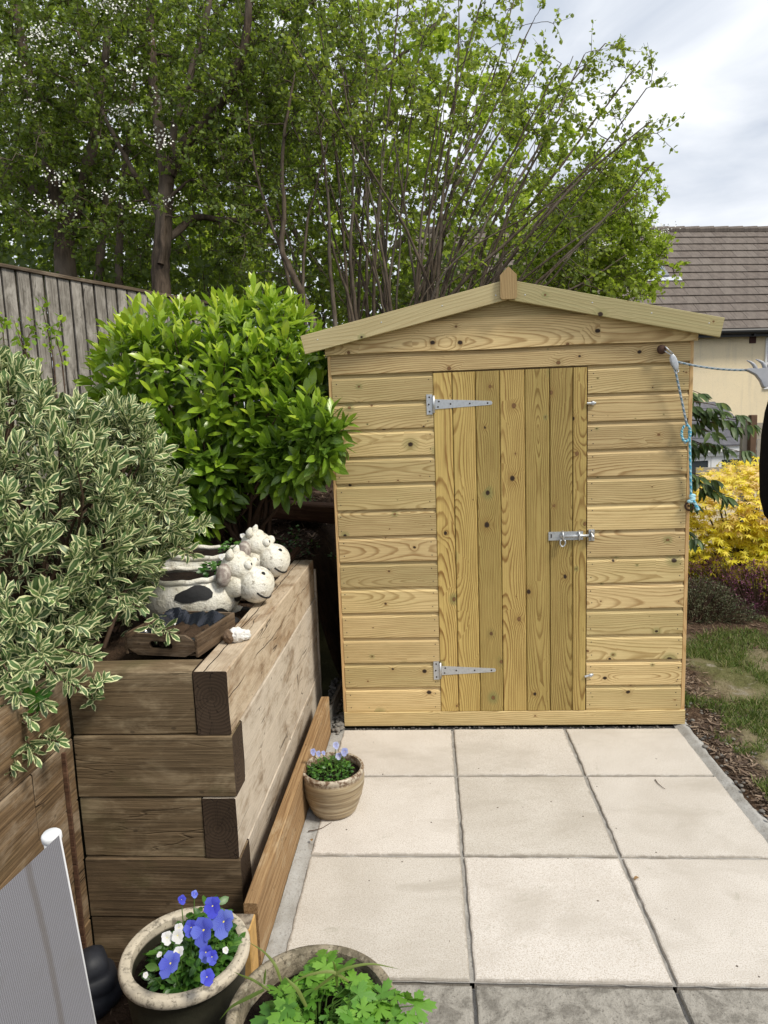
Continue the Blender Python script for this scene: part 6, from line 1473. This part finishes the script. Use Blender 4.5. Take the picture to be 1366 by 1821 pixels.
def cloud(px_poly, D0, D1, n, dens=None):
    """random crown points whose outline follows a polygon seen from the garden, spread through real depth"""
    px_poly = np.array(px_poly, float); lo, hi = px_poly.min(0), px_poly.max(0); out = []
    Dm = (D0 + D1) / 2
    while len(out) < n:
        x, y = lo + (hi - lo) * rng.random(2); ins = False; j = len(px_poly) - 1
        for i in range(len(px_poly)):
            xi, yi = px_poly[i]; xj, yj = px_poly[j]
            if (yi > y) != (yj > y) and x < (xj - xi) * (y - yi) / (yj - yi) + xi: ins = not ins
            j = i
        if ins and (dens is None or rng.random() < dens(x, y)): out.append(at(Dm, x, y) + CF * (D1 - D0) * (rng.random() - 0.5))
    return np.array(out)
def pl(D, *px_): return [at(D + (q_[2] if len(q_) > 2 else 0), q_[0], q_[1]) for q_ in px_]

# hawthorn in blossom, left
at1 = cloud([(-60, -60), (520, -60), (560, 120), (500, 300), (420, 420), (330, 470), (200, 470), (100, 440), (-60, 330)], 6.6, 9.0, 1000, lambda x, y: 0.9 if y < 300 else 0.5)
tree('hawthorn_tree', 'tall dark hawthorn with white blossom and forked trunk behind the fence', tuple(at(7.2, 285, 640)),
     [(pl(7.2, (285, 640), (287, 520), (290, 440), (298, 350), (300, 300)), 0.105, 0.075), (pl(7.2, (300, 310), (325, 255), (365, 210), (405, 160, -.3), (430, 60, -.5), (440, -60, -.6)), 0.075, 0.03), (pl(7.2, (298, 330), (285, 230), (268, 130), (262, 20), (255, -80)), 0.065, 0.03), (pl(7.2, (300, 320), (310, 220), (350, 110), (375, 0), (385, -80)), 0.045, 0.02), (pl(7.2, (290, 400), (240, 300, .3), (180, 190, .6), (150, 60, .8)), 0.035, 0.015), (pl(7.2, (291, 430), (340, 385, .3), (400, 395, .4), (455, 405, .4)), 0.045, 0.02), (pl(7.1, (286, 470), (290, 400), (300, 350), (330, 318)), 0.035, 0.012)],
     at1, (m_haw, m_dbark), [diamond_geo(1, 0.75), hex_geo(1, 0.8)], 0.046, 5, 0.17, 11,
     blossom=lambda p: (lambda xy: ((xy[0] < 330) & (xy[2] < 7.5) & (rng.random(len(p)) < 0.34)))(in_frame(p)))
# second trunk at far left
at2 = cloud([(-80, -60), (330, -60), (300, 200), (230, 420), (90, 430), (-80, 420)], 8.4, 10.8, 600)
tree('field_maple', 'dark leafy tree with thick shaded trunk at far left', tuple(at(8.5, 118, 640)),
     [(pl(8.5, (118, 640), (118, 520), (115, 420), (100, 330), (70, 230), (40, 100), (20, -60)), 0.15, 0.05), (pl(8.5, (116, 430), (150, 340), (170, 240), (190, 100), (200, -60)), 0.09, 0.03), (pl(8.5, (112, 400), (60, 330), (20, 290), (-20, 240)), 0.06, 0.03), (pl(8.6, (175, 620), (172, 480), (178, 380), (200, 250)), 0.07, 0.03), (pl(8.5, (212, 620), (213, 500), (215, 400), (225, 300), (240, 150)), 0.06, 0.025)],
     at2, (m_haw, m_dbark), [hex_geo(1, 0.9)], 0.055, 5, 0.2, 10)
# hazel: many stems fanning from one stool behind the shed
hb = np.array([-0.42, 4.15, 1.05])
targets = [(520, 60), (560, -30), (600, 40), (640, -40), (680, 30), (720, -40), (770, -30), (820, 0), (870, -40), (920, -20), (960, 40), (1000, 110), (1050, 100), (1080, 80), (1130, 110), (1150, 170), (1165, 220), (1160, 300), (1130, 340), (1090, 260), (1010, 200), (950, 130), (880, 120), (800, 150), (740, 160), (690, 180), (640, 200), (590, 240), (1060, 400), (1110, 440), (1000, 330), (930, 260), (860, 280), (560, 330), (500, 180), (470, 260)]
limbs = []; hat = []
for i, (x, y) in enumerate(targets):
    D = 6.4 + 1.8 * rng.random(); e = np.array(at(D, x, y)); b = hb + np.array([rng.normal() * 0.28, rng.normal() * 0.2, 0]); ln = np.linalg.norm(e - b)
    mid = b + (e - b) * 0.45 + np.array([(b[0] - e[0]) * 0.08, 0, 0.10 * ln]); limbs.append(([b, b + (mid - b) * .5 + rng.normal(size=3) * .05, mid, mid + (e - mid) * .5 + rng.normal(size=3) * .06, e], 0.018 + 0.016 * rng.random(), 0.006))
    limbs.append(([b, b + (mid - b) * .5 + rng.normal(size=3) * .12, mid + rng.normal(size=3) * .18, b + (e - b) * .82 + (0, 0, .1) + rng.normal(size=3) * .2], 0.010 + 0.012 * rng.random(), 0.004))
    for t in np.concatenate([0.24 + 0.76 * rng.random(18) ** 0.75, [1.0, .97]]):
        p = b + (e - b) * t + np.array([0, 0, 0.10 * ln]) * (1 - abs(2 * t - 0.9)) * (t < .9); hat.append(p + rng.normal(size=3) * (0.10 + 0.22 * min(1, 2 * (1 - t))))
hat = np.array(hat)
hxy = in_frame(hat); hat = hat + CF * 0.45 * (hxy[1] > 250)[:, None]
hat = hat[~((hxy[1] > 300) & (hxy[0] < 1000) & (rng.random(len(hat)) < 0.30)) & ~((hxy[0] > 1135) & (hxy[1] > 400)) & ~((hxy[0] > 1120) & (hxy[1] > 480)) & ~((hxy[0] > 1160) & (hxy[1] > 320))]
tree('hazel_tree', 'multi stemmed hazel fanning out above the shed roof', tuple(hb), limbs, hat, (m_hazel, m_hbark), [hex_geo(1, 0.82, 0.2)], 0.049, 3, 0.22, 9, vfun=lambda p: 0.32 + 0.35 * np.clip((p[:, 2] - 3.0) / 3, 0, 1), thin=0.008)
# leaning slim ash stems left of the hazel
at3 = cloud([(380, 40), (640, 20), (680, 220), (640, 400), (560, 500), (470, 520), (400, 420), (350, 250)], 6.6, 8.6, 400)
tree('leaning_sapling', 'slim leaning tree with crooked pale stem left of the shed roof', tuple(at(6.8, 575, 640)),
     [(pl(6.8, (575, 640), (560, 565), (530, 500), (505, 445), (510, 380), (500, 280), (520, 150)), 0.045, 0.012), (pl(6.9, (520, 620), (515, 520), (480, 400), (450, 280), (440, 150)), 0.022, 0.008), (pl(7.0, (600, 620), (590, 480), (585, 350), (560, 200)), 0.025, 0.008), (pl(7.1, (640, 600), (625, 450), (640, 300), (620, 120)), 0.022, 0.008), (pl(7.0, (545, 620), (540, 500), (550, 380), (590, 250)), 0.02, 0.008)],
     at3, (m_haw, m_hbark), [hex_geo(1, 0.8), diamond_geo(1, 0.7)], 0.046, 4, 0.2, 9, vfun=lambda p: 0.5)
# hawthorn bush at the right behind the shed
at4 = cloud([(930, 480), (960, 400), (1010, 350), (1070, 340), (1095, 365), (1118, 410), (1135, 470), (1140, 530), (1110, 560), (930, 540)], 8.0, 10.6, 560)
tree('hawthorn_bush', 'light green hawthorn bush beside the house roof, behind the shed', tuple(at(9.8, 1040, 760)),
     [(pl(9.8, (1040, 760), (1045, 600), (1050, 500), (1060, 400)), 0.06, 0.02), (pl(9.8, (1042, 680), (1000, 560), (980, 450)), 0.04, 0.015), (pl(9.8, (1042, 680), (1090, 560), (1130, 460)), 0.04, 0.015)],
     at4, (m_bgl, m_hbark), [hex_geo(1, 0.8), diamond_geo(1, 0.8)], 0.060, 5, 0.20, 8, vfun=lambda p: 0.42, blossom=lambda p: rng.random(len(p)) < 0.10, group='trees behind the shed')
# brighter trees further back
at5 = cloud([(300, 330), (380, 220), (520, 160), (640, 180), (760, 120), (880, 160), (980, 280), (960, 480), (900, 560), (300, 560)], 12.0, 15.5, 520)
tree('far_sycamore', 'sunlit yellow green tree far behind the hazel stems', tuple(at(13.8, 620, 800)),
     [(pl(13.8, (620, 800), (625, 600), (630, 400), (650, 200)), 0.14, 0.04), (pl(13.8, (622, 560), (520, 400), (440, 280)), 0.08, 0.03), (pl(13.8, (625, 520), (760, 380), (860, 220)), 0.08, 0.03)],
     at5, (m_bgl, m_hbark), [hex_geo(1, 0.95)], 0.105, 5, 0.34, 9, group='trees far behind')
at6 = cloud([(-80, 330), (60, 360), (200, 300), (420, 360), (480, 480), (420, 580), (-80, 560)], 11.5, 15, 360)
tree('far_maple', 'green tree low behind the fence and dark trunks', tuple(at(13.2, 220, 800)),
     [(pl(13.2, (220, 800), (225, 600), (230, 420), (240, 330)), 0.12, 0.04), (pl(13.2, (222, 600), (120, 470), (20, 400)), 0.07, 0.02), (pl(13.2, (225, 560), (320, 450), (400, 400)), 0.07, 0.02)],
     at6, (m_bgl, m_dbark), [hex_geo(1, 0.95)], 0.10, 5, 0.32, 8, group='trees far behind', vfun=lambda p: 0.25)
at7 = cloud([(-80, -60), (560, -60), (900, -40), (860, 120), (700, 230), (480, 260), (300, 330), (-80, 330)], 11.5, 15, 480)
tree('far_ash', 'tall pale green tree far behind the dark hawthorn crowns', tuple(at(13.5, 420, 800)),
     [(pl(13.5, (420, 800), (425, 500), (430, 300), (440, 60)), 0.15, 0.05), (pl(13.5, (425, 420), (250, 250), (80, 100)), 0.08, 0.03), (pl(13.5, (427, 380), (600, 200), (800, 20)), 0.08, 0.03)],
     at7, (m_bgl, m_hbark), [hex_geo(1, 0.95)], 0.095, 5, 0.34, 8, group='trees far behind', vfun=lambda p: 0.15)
# dark ivy undergrowth between fence and shed
ivp = cloud([(-60, 420), (120, 440), (300, 430), (420, 440), (520, 500), (640, 500), (760, 470), (900, 470), (980, 520), (980, 600), (500, 640), (-60, 600)], 8.3, 10.5, 420)
iv = thing('ivy_hedge', tuple(at(9.0, 400, 700)), 'dark ivy clad hedge filling the gap under the trees', 'hedge')
K = 24; lp = np.repeat(ivp, K, 0) + rng.normal(size=(len(ivp) * K, 3)) * 0.17
link('foliage', leaves_mesh('foliage', [hex_geo(1, 0.9, 0.1)], lp, frames(unit(len(lp)) + np.array([0, -.3, -.6]), nrm(np.array([0, -.8, .4]) + .5 * rng.normal(size=(len(lp), 3)))), 0.05 + 0.04 * rng.random(len(lp)), np.clip(0.25 + 0.2 * rng.normal(size=len(lp)), 0, 1), m_haw, False), iv, None, BLACK)['kind'] = 'stuff'
br = []
for i in range(160):
    e = ivp[rng.integers(len(ivp))]; br.append((smooth_poly([(e[0] + rng.normal() * .15, e[1], 1.1), e], 5, .06), np.linspace(0.012, 0.004, 5)))
link('stems', tubes_mesh('stems', br, m_dbark, 4), iv)
# ---------------------------------------------------------------- the house on the right
HA = np.array(at(17.0, 1300, 585)); hr = rad(11.0)
HX = np.array([math.cos(hr), math.sin(hr), 0]); HYv = np.array([-math.sin(hr), math.cos(hr), 0])
house = thing('house', (HA[0], HA[1], -1.9), 'cream rendered house with brown tiled roof at right', 'house', None, hr)
Wh = WM[house.name]; EZ = HA[2] + 1.9                      # eaves height above its ground
def hp(name, mb, mat, smooth=False, parent=None): return link(name, mb.mesh(name, mat, smooth), parent or house, Wh)
m_render = plain('cream_render', (0.72, 0.56, 0.34), 0.95, var=0.10, sc=3.0, bump=0.0)
g = G('cream_pebble_render'); n_ = g.noise(g.obj(), 1.1, 4, 0.6); n2_ = g.noise(g.obj(), 55, 3, 0.7); x_o, y_o, z_o = g.sep(g.obj())
stv = g.noise(g.vec(x_o * 6, y_o, z_o * 0.5), 1, 4, 0.6)
cN = g.mix(g.mr(n_, 0.35, 0.7), (0.84, 0.71, 0.49), (0.77, 0.66, 0.47)); cN = g.mix(g.mr(stv, 0.5, 0.75, 0, 0.35), cN, (0.52, 0.46, 0.36)); cN = g.mix(g.mr(n2_, 0.5, 0.7, 0, 0.25), cN, (0.45, 0.36, 0.24)); m_render = g.pbr(cN, 0.95, g.bump(n2_, 0.4, 0.01), spec=0.1)
def tilemat(name, c1, c2, c3):
    g = G(name); R = g.rand(); x, y, z = g.sep(g.obj()); n = g.noise(g.obj(), 6, 4, 0.65); n2 = g.noise(g.vec(x * 40, y * 3, R * 20), 1, 3, 0.6)
    c = g.mix(g.mr(n, 0.35, 0.65), c1, c2); c = g.mix(g.ramp(R, [(0, 0.0), (1, 0.45)]), c, c3); c = g.mix(g.mr(n2, 0.45, 0.7, 0, 0.45), c, tuple(k * 0.5 for k in c2)); return g.pbr(c, 0.9, g.bump(n, 0.3, 0.01), spec=0.2)
m_tile = tilemat('brown_roof_tile', (0.165, 0.138, 0.12), (0.125, 0.104, 0.092), (0.22, 0.192, 0.17))
m_btile = tilemat('grey_bay_tile', (0.14, 0.14, 0.16), (0.10, 0.10, 0.115), (0.18, 0.18, 0.2))
m_upvc = plain('white_upvc', (0.80, 0.80, 0.80), 0.4, var=0.05); m_gut = plain('black_gutter', (0.012, 0.012, 0.013), 0.5)
g = G('window_glass'); m_glass = g.pbr((0.05, 0.06, 0.07), 0.06, spec=0.8)
g = G('skylight_glass'); m_sglass = g.pbr((0.30, 0.36, 0.42), 0.08, spec=0.9)
PX0, PX1 = -7.5, 6.0; RUN, RISE = 3.25, 3.12; pit = math.atan2(RISE, RUN)
hp('wall', MB().box((PX0 + 0.2, 0.30, 0.0), (PX1 - 0.2, 2 * RUN - 0.3, EZ - 0.08)), m_render)
gbl = MB()
for x in (PX0 + 0.2, PX1 - 0.25):
    V = [(x, 0.3, EZ - 0.08), (x, 2 * RUN - 0.3, EZ - 0.08), (x, RUN, EZ + RISE - 0.2), (x + 0.05, 0.3, EZ - 0.08), (x + 0.05, 2 * RUN - 0.3, EZ - 0.08), (x + 0.05, RUN, EZ + RISE - 0.2)]; gbl.add(V, [(0, 1, 2), (3, 5, 4), (0, 2, 5, 3), (1, 4, 5, 2)])
hp('gable', gbl, m_render)
rf = MB()
for s_ in (0, 1):
    y0 = 0.0 if s_ == 0 else 2 * RUN; V = [(PX0, y0, EZ), (PX1, y0, EZ), (PX1, RUN, EZ + RISE), (PX0, RUN, EZ + RISE), (PX0, y0, EZ - 0.05), (PX1, y0, EZ - 0.05), (PX1, RUN, EZ + RISE - 0.05), (PX0, RUN, EZ + RISE - 0.05)]
    rf.add(V, [(0, 1, 2, 3), (4, 7, 6, 5), (0, 4, 5, 1), (1, 5, 6, 2), (2, 6, 7, 3), (3, 7, 4, 0)])
roof = hp('roof', rf, m_tile)
NC = 13; SL = math.hypot(RUN, RISE); GA = SL / NC; TW = 0.33
tl_m = MB(); V = [(0.003, -0.03, 0.046), (TW - 0.003, -0.03, 0.046), (TW - 0.003, GA + 0.01, 0.012), (0.003, GA + 0.01, 0.012), (0.003, -0.03, 0.004), (TW - 0.003, -0.03, 0.004), (TW - 0.003, GA + 0.01, 0.0), (0.003, GA + 0.01, 0.0)]
tl_m.add(V, [(0, 1, 2, 3), (4, 7, 6, 5), (0, 4, 5, 1), (1, 5, 6, 2), (2, 6, 7, 3), (3, 7, 4, 0)]); tdm = tl_m.mesh('roof_tile', m_tile)
Mr = Wh @ T(0, 0, EZ + 0.002) @ RX(pit)
far_t = MB(); cnt = 0
for r_ in range(NC):
    for c_ in range(int((PX1 - PX0) / TW)):
        x = PX0 + c_ * TW + (TW / 2 if r_ % 2 else 0)
        if x + TW > PX1: continue
        pw = Mr @ Vector((x + TW / 2, r_ * GA, 0)); u_, v_, z_ = in_frame(np.array(pw))
        if 1150 < u_ < 1385 and v_ > 300 and cnt < 300:
            link('roof_tile', tdm, roof, Mr @ T(x, r_ * GA, 0.003 * (c_ % 3 == 0))); cnt += 1
        else: far_t.add([(a_ + x, b_ + r_ * GA, c2) for a_, b_, c2 in V], [(0, 1, 2, 3), (0, 4, 5, 1), (1, 5, 6, 2), (3, 7, 4, 0)])
o = link('further_tiles', far_t.mesh('further_tiles', m_tile), roof, Mr); o['kind'] = 'stuff'
q = MB()
for i in range(int((PX1 - PX0) / 0.45)): q.tube([(PX0 + i * 0.45, RUN, EZ + RISE + 0.02), (PX0 + i * 0.45 + 0.44, RUN, EZ + RISE + 0.03)], [0.11, 0.12], 8)
link('ridge_tiles', q.mesh('ridge_tiles', m_tile), roof, Wh)
hp('gutter', MB().tube([(PX0, -0.03, EZ - 0.06), (PX1, -0.03, EZ - 0.06)], 0.065, 10), m_gut); hp('fascia', MB().box((PX0, 0.03, EZ - 0.19), (PX1, 0.06, EZ - 0.055)), m_gut); hp('soffit', MB().box((PX0, 0.062, EZ - 0.16), (PX1, 0.298, EZ - 0.14)), m_gut)
for i in range(14): hp('gutter_bracket', MB().box((PX0 + 0.5 + i * 0.95, -0.04, EZ - 0.17), (PX0 + 0.54 + i * 0.95, 0.03, EZ - 0.07)), m_gut)
Wi = Wh.inverted()
def hloc(p): v = Wi @ Vector(p); return v
def wall_pt(x, y):                                     # pixel -> point on the house front, in house coordinates
    d = ray(x, y); n = np.array(HYv); o_ = HA + HYv * 0.3; t = ((o_ - CAM) @ n) / (d @ n); return hloc(CAM + d * t)
v = wall_pt(1338, 604); hp('air_brick', MB().box((v.x - 0.085, 0.27, v.z - 0.09), (v.x + 0.085, 0.302, v.z + 0.09)), plain('dark_red_vent', (0.07, 0.025, 0.02), 0.7))
# window at the edge of the frame
a0 = wall_pt(1361, 600); b0_ = wall_pt(1361, 692); x0, z1, z0 = a0.x, a0.z, b0_.z
win = hp('window', MB().box((x0, 0.262, z0), (x0 + 1.2, 0.298, z0 + 0.06)).box((x0, 0.262, z1 - 0.06), (x0 + 1.2, 0.298, z1)).box((x0, 0.262, z0 + 0.06), (x0 + 0.06, 0.298, z1 - 0.06)).box((x0 + 1.14, 0.262, z0 + 0.06), (x0 + 1.2, 0.298, z1 - 0.06)).box((x0 + 0.06, 0.264, (z0 + z1) / 2 - 0.03), (x0 + 1.14, 0.296, (z0 + z1) / 2 + 0.03)), m_upvc)
for za, zb in ((z0 + 0.06, (z0 + z1) / 2 - 0.03), ((z0 + z1) / 2 + 0.03, z1 - 0.06)): link('pane', MB().box((x0 + 0.062, 0.28, za + .002), (x0 + 1.138, 0.288, zb - .002)).mesh('pane', m_glass), win, Wh)
# skylight on the slope
def slope_pt(x, y):
    n = np.array((Wh.to_3x3() @ Vector((0, -math.sin(pit), math.cos(pit)))).normalized()); o_ = np.array(Mr @ Vector((0, 0, 0.05))); d = ray(x, y); t = ((o_ - CAM) @ n) / (d @ n); return Mr.inverted() @ Vector(CAM + d * t)
s0 = slope_pt(1197, 492); s1 = slope_pt(1152, 448)
sx1 = s0.x - 0.12; sx0 = sx1 - 0.95; sy0, sy1 = s0.y, s1.y + 0.1
skl = link('skylight', MB().box((sx0, sy0, 0.02), (sx1, sy0 + 0.07, 0.10)).box((sx0, sy1 - 0.07, 0.02), (sx1, sy1, 0.10)).box((sx0, sy0 + .07, 0.02), (sx0 + .07, sy1 - .07, 0.10)).box((sx1 - .07, sy0 + .07, 0.02), (sx1, sy1 - .07, 0.10)).mesh('skylight', plain('grey_aluminium', (0.22, 0.23, 0.25), 0.4, metal=0.5)), roof, Mr)
o = link('skylight_pane', MB().box((sx0 + .07, sy0 + .07, 0.06), (sx1 - .07, sy1 - .07, 0.075)).mesh('skylight_pane', m_sglass), roof, Mr)
link('skylight_flashing', MB().box((sx0 - 0.12, sy0 - 0.16, 0.036), (sx1 + 0.32, sy0 - 0.002, 0.05)).mesh('skylight_flashing', plain('lead_flashing', (0.52, 0.55, 0.60), 0.5)), roof, Mr)
# bay window in front of the wall
def bay_pt(x, y, yy):
    d = ray(x, y); n = np.array(HYv); o_ = HA + HYv * yy; t = ((o_ - CAM) @ n) / (d @ n); return hloc(CAM + d * t)
BY = -0.95
f0 = bay_pt(1226, 800, BY); f1 = bay_pt(1330, 793, BY); bx0, bx1 = f0.x - 1.1, f1.x + 0.35; fz1 = f1.z + 0.02; fz0 = fz1 - 0.22
rtz = wall_pt(1260, 716).z
bay = hp('bay_window', MB().box((bx0, BY, 0.0), (bx1, 0.298, fz0 - 0.55)), m_render)
def bpart(nm, mb, mat): return link(nm, mb.mesh(nm, mat), bay, Wh)
bpart('bay_fascia', MB().box((bx0 - 0.12, BY - 0.12, fz0 + 0.10), (bx1 + 0.12, 0.296, fz1)).box((bx0 - 0.06, BY - 0.06, fz0), (bx1 + 0.06, 0.295, fz0 + 0.099)), m_upvc)
nb_ = 6
for i in range(nb_):
    y0 = BY - 0.16 + (0.29 - (BY - 0.16)) * i / nb_; y1 = BY - 0.16 + (0.29 - (BY - 0.16)) * (i + 1) / nb_; z0_ = fz1 + 0.01 + (rtz - fz1) * i / nb_; z1_ = fz1 + 0.01 + (rtz - fz1) * (i + 1) / nb_; ins = 0.10 * i
    V = [(bx0 - .16 + ins, y0, z0_ + .035), (bx1 + .16 - ins, y0, z0_ + .035), (bx1 + .16 - ins - .1, y1, z1_ + .012), (bx0 - .16 + ins + .1, y1, z1_ + .012), (bx0 - .16 + ins, y0, z0_), (bx1 + .16 - ins, y0, z0_), (bx1 + .16 - ins - .1, y1, z1_ - .01), (bx0 - .16 + ins + .1, y1, z1_ - .01)]
    bpart('tile_course', MB().add(V, [(0, 1, 2, 3), (4, 7, 6, 5), (0, 4, 5, 1), (1, 5, 6, 2), (2, 6, 7, 3), (3, 7, 4, 0)]), m_btile)
wm = bay_pt(1272, 810, BY).x
for (xa, xb) in ((bx0, wm - 0.10), (wm + 0.10, bx1)):
    z0_ = fz0 - 0.55; z1_ = fz0 - 0.002
    bpart('window_frame', MB().box((xa, BY, z0_), (xb, BY + .06, z0_ + .06)).box((xa, BY, z1_ - .1), (xb, BY + .06, z1_)).box((xa, BY, z0_ + .06), (xa + .07, BY + .06, z1_ - .1)).box((xb - .07, BY, z0_ + .06), (xb, BY + .06, z1_ - .1)), m_upvc)
    bpart('pane', MB().box((xa + .072, BY + .02, z0_ + .062), (xb - .072, BY + .03, z1_ - .102)), m_glass)
bpart('mullion', MB().box((wm - 0.099, BY - 0.01, fz0 - 0.55), (wm + 0.099, BY + 0.07, fz0 - 0.003)), m_upvc)

# neighbour's fence and posts behind the acer
m_npost = plain('pale_post', (0.42, 0.38, 0.31), 0.9, var=0.2, sc=14); m_bpost = plain('brown_post', (0.15, 0.09, 0.055), 0.9, var=0.3, sc=14)
nf = thing('panel_fence', tuple(at(9.5, 1352, 860) * np.array([1, 1, 0]) + np.array([0, 0, -1.0])), 'pale horizontal board fence panel beside the bay window', 'fence')
for i in range(7):
    p = at(9.5, 1347, 752 + i * 30.0); q_ = at(9.5, 1347, 752 + (i + 1) * 30.0)
    MB().box((p[0] - .0, p[1], q_[2] + 0.004), (p[0] + 1.8, p[1] + 0.02, p[2])).build('fence_board', m_npost, nf)
def post(x0, x1, ytop, D, mat, name, label):
    a_ = at(D, x0, ytop); b_ = at(D, x1, ytop); q = MB().box((a_[0], a_[1] - 0.05, -1.2), (b_[0], a_[1] + 0.04, a_[2])); me = q.mesh(name, mat, False, (a_[0], a_[1], -1.2)); bm = bmesh.new(); bm.from_mesh(me); bmesh.ops.bevel(bm, geom=list(bm.edges), offset=0.006, segments=1, affect='EDGES'); bm.to_mesh(me); bm.free(); tag(link(name, me, None, T(a_[0], a_[1], -1.2)), label, 'post')
post(1319, 1331, 746, 9.3, m_npost, 'fence_post', 'pale weathered post left of the brown post by the bay window')
post(1333, 1344, 738, 9.2, m_bpost, 'fence_post', 'brown timber post between pale posts by the bay window')
rl = MB(); p = at(9.4, 1238, 832); q_ = at(9.4, 1322, 844); rl.box((p[0], p[1], q_[2]), (q_[0] - 0.005, p[1] + 0.03, p[2])); tag(rl.build('fence_rail', m_npost, None, False, loc=tuple(p)), 'pale horizontal rail under the white bay windows', 'rail')

# small litter on the slabs
def dry_twig(pts, label):
    q = MB(); pts = np.array([on(2, 0.004, *p) for p in pts]); q.tube(pts, np.linspace(0.0022, 0.001, len(pts)), 5); tag(q.build('dry_twig', m_twig, None, True, loc=tuple(pts.mean(0))), label, 'twig')
dry_twig([(1165, 1386), (1170, 1393), (1177, 1399), (1183, 1403)], 'small dry twig lying on the right slab near the shed')
dry_twig([(548, 1478), (560, 1476), (572, 1473), (590, 1462)], 'thin dry twig at the foot of the ribbed pot')
m_dry = leafmat('dry_brown_leaf', [(0, (0.20, 0.11, 0.05)), (1, (0.30, 0.18, 0.08))], rough=0.8, trans=0.1, mott=0.2)
dlm = leaf_data('dry_leaf', leaf_geo(1, 0.6, 4, 0.5, 0.4), m_dry)
for (x, y, s_, r_, lb) in [(555, 1496, 0.022, 0.4, 'tiny dry leaf on the mortar strip before the ribbed pot'), (1136, 1560, 0.024, 2.0, 'small dry leaf on the joint of the front right slab')]:
    p = on(2, 0.006, x, y); tag(link('dry_leaf', dlm, None, T(*p) @ RZ(r_) @ Matrix.Scale(s_, 4)), lb, 'leaf')
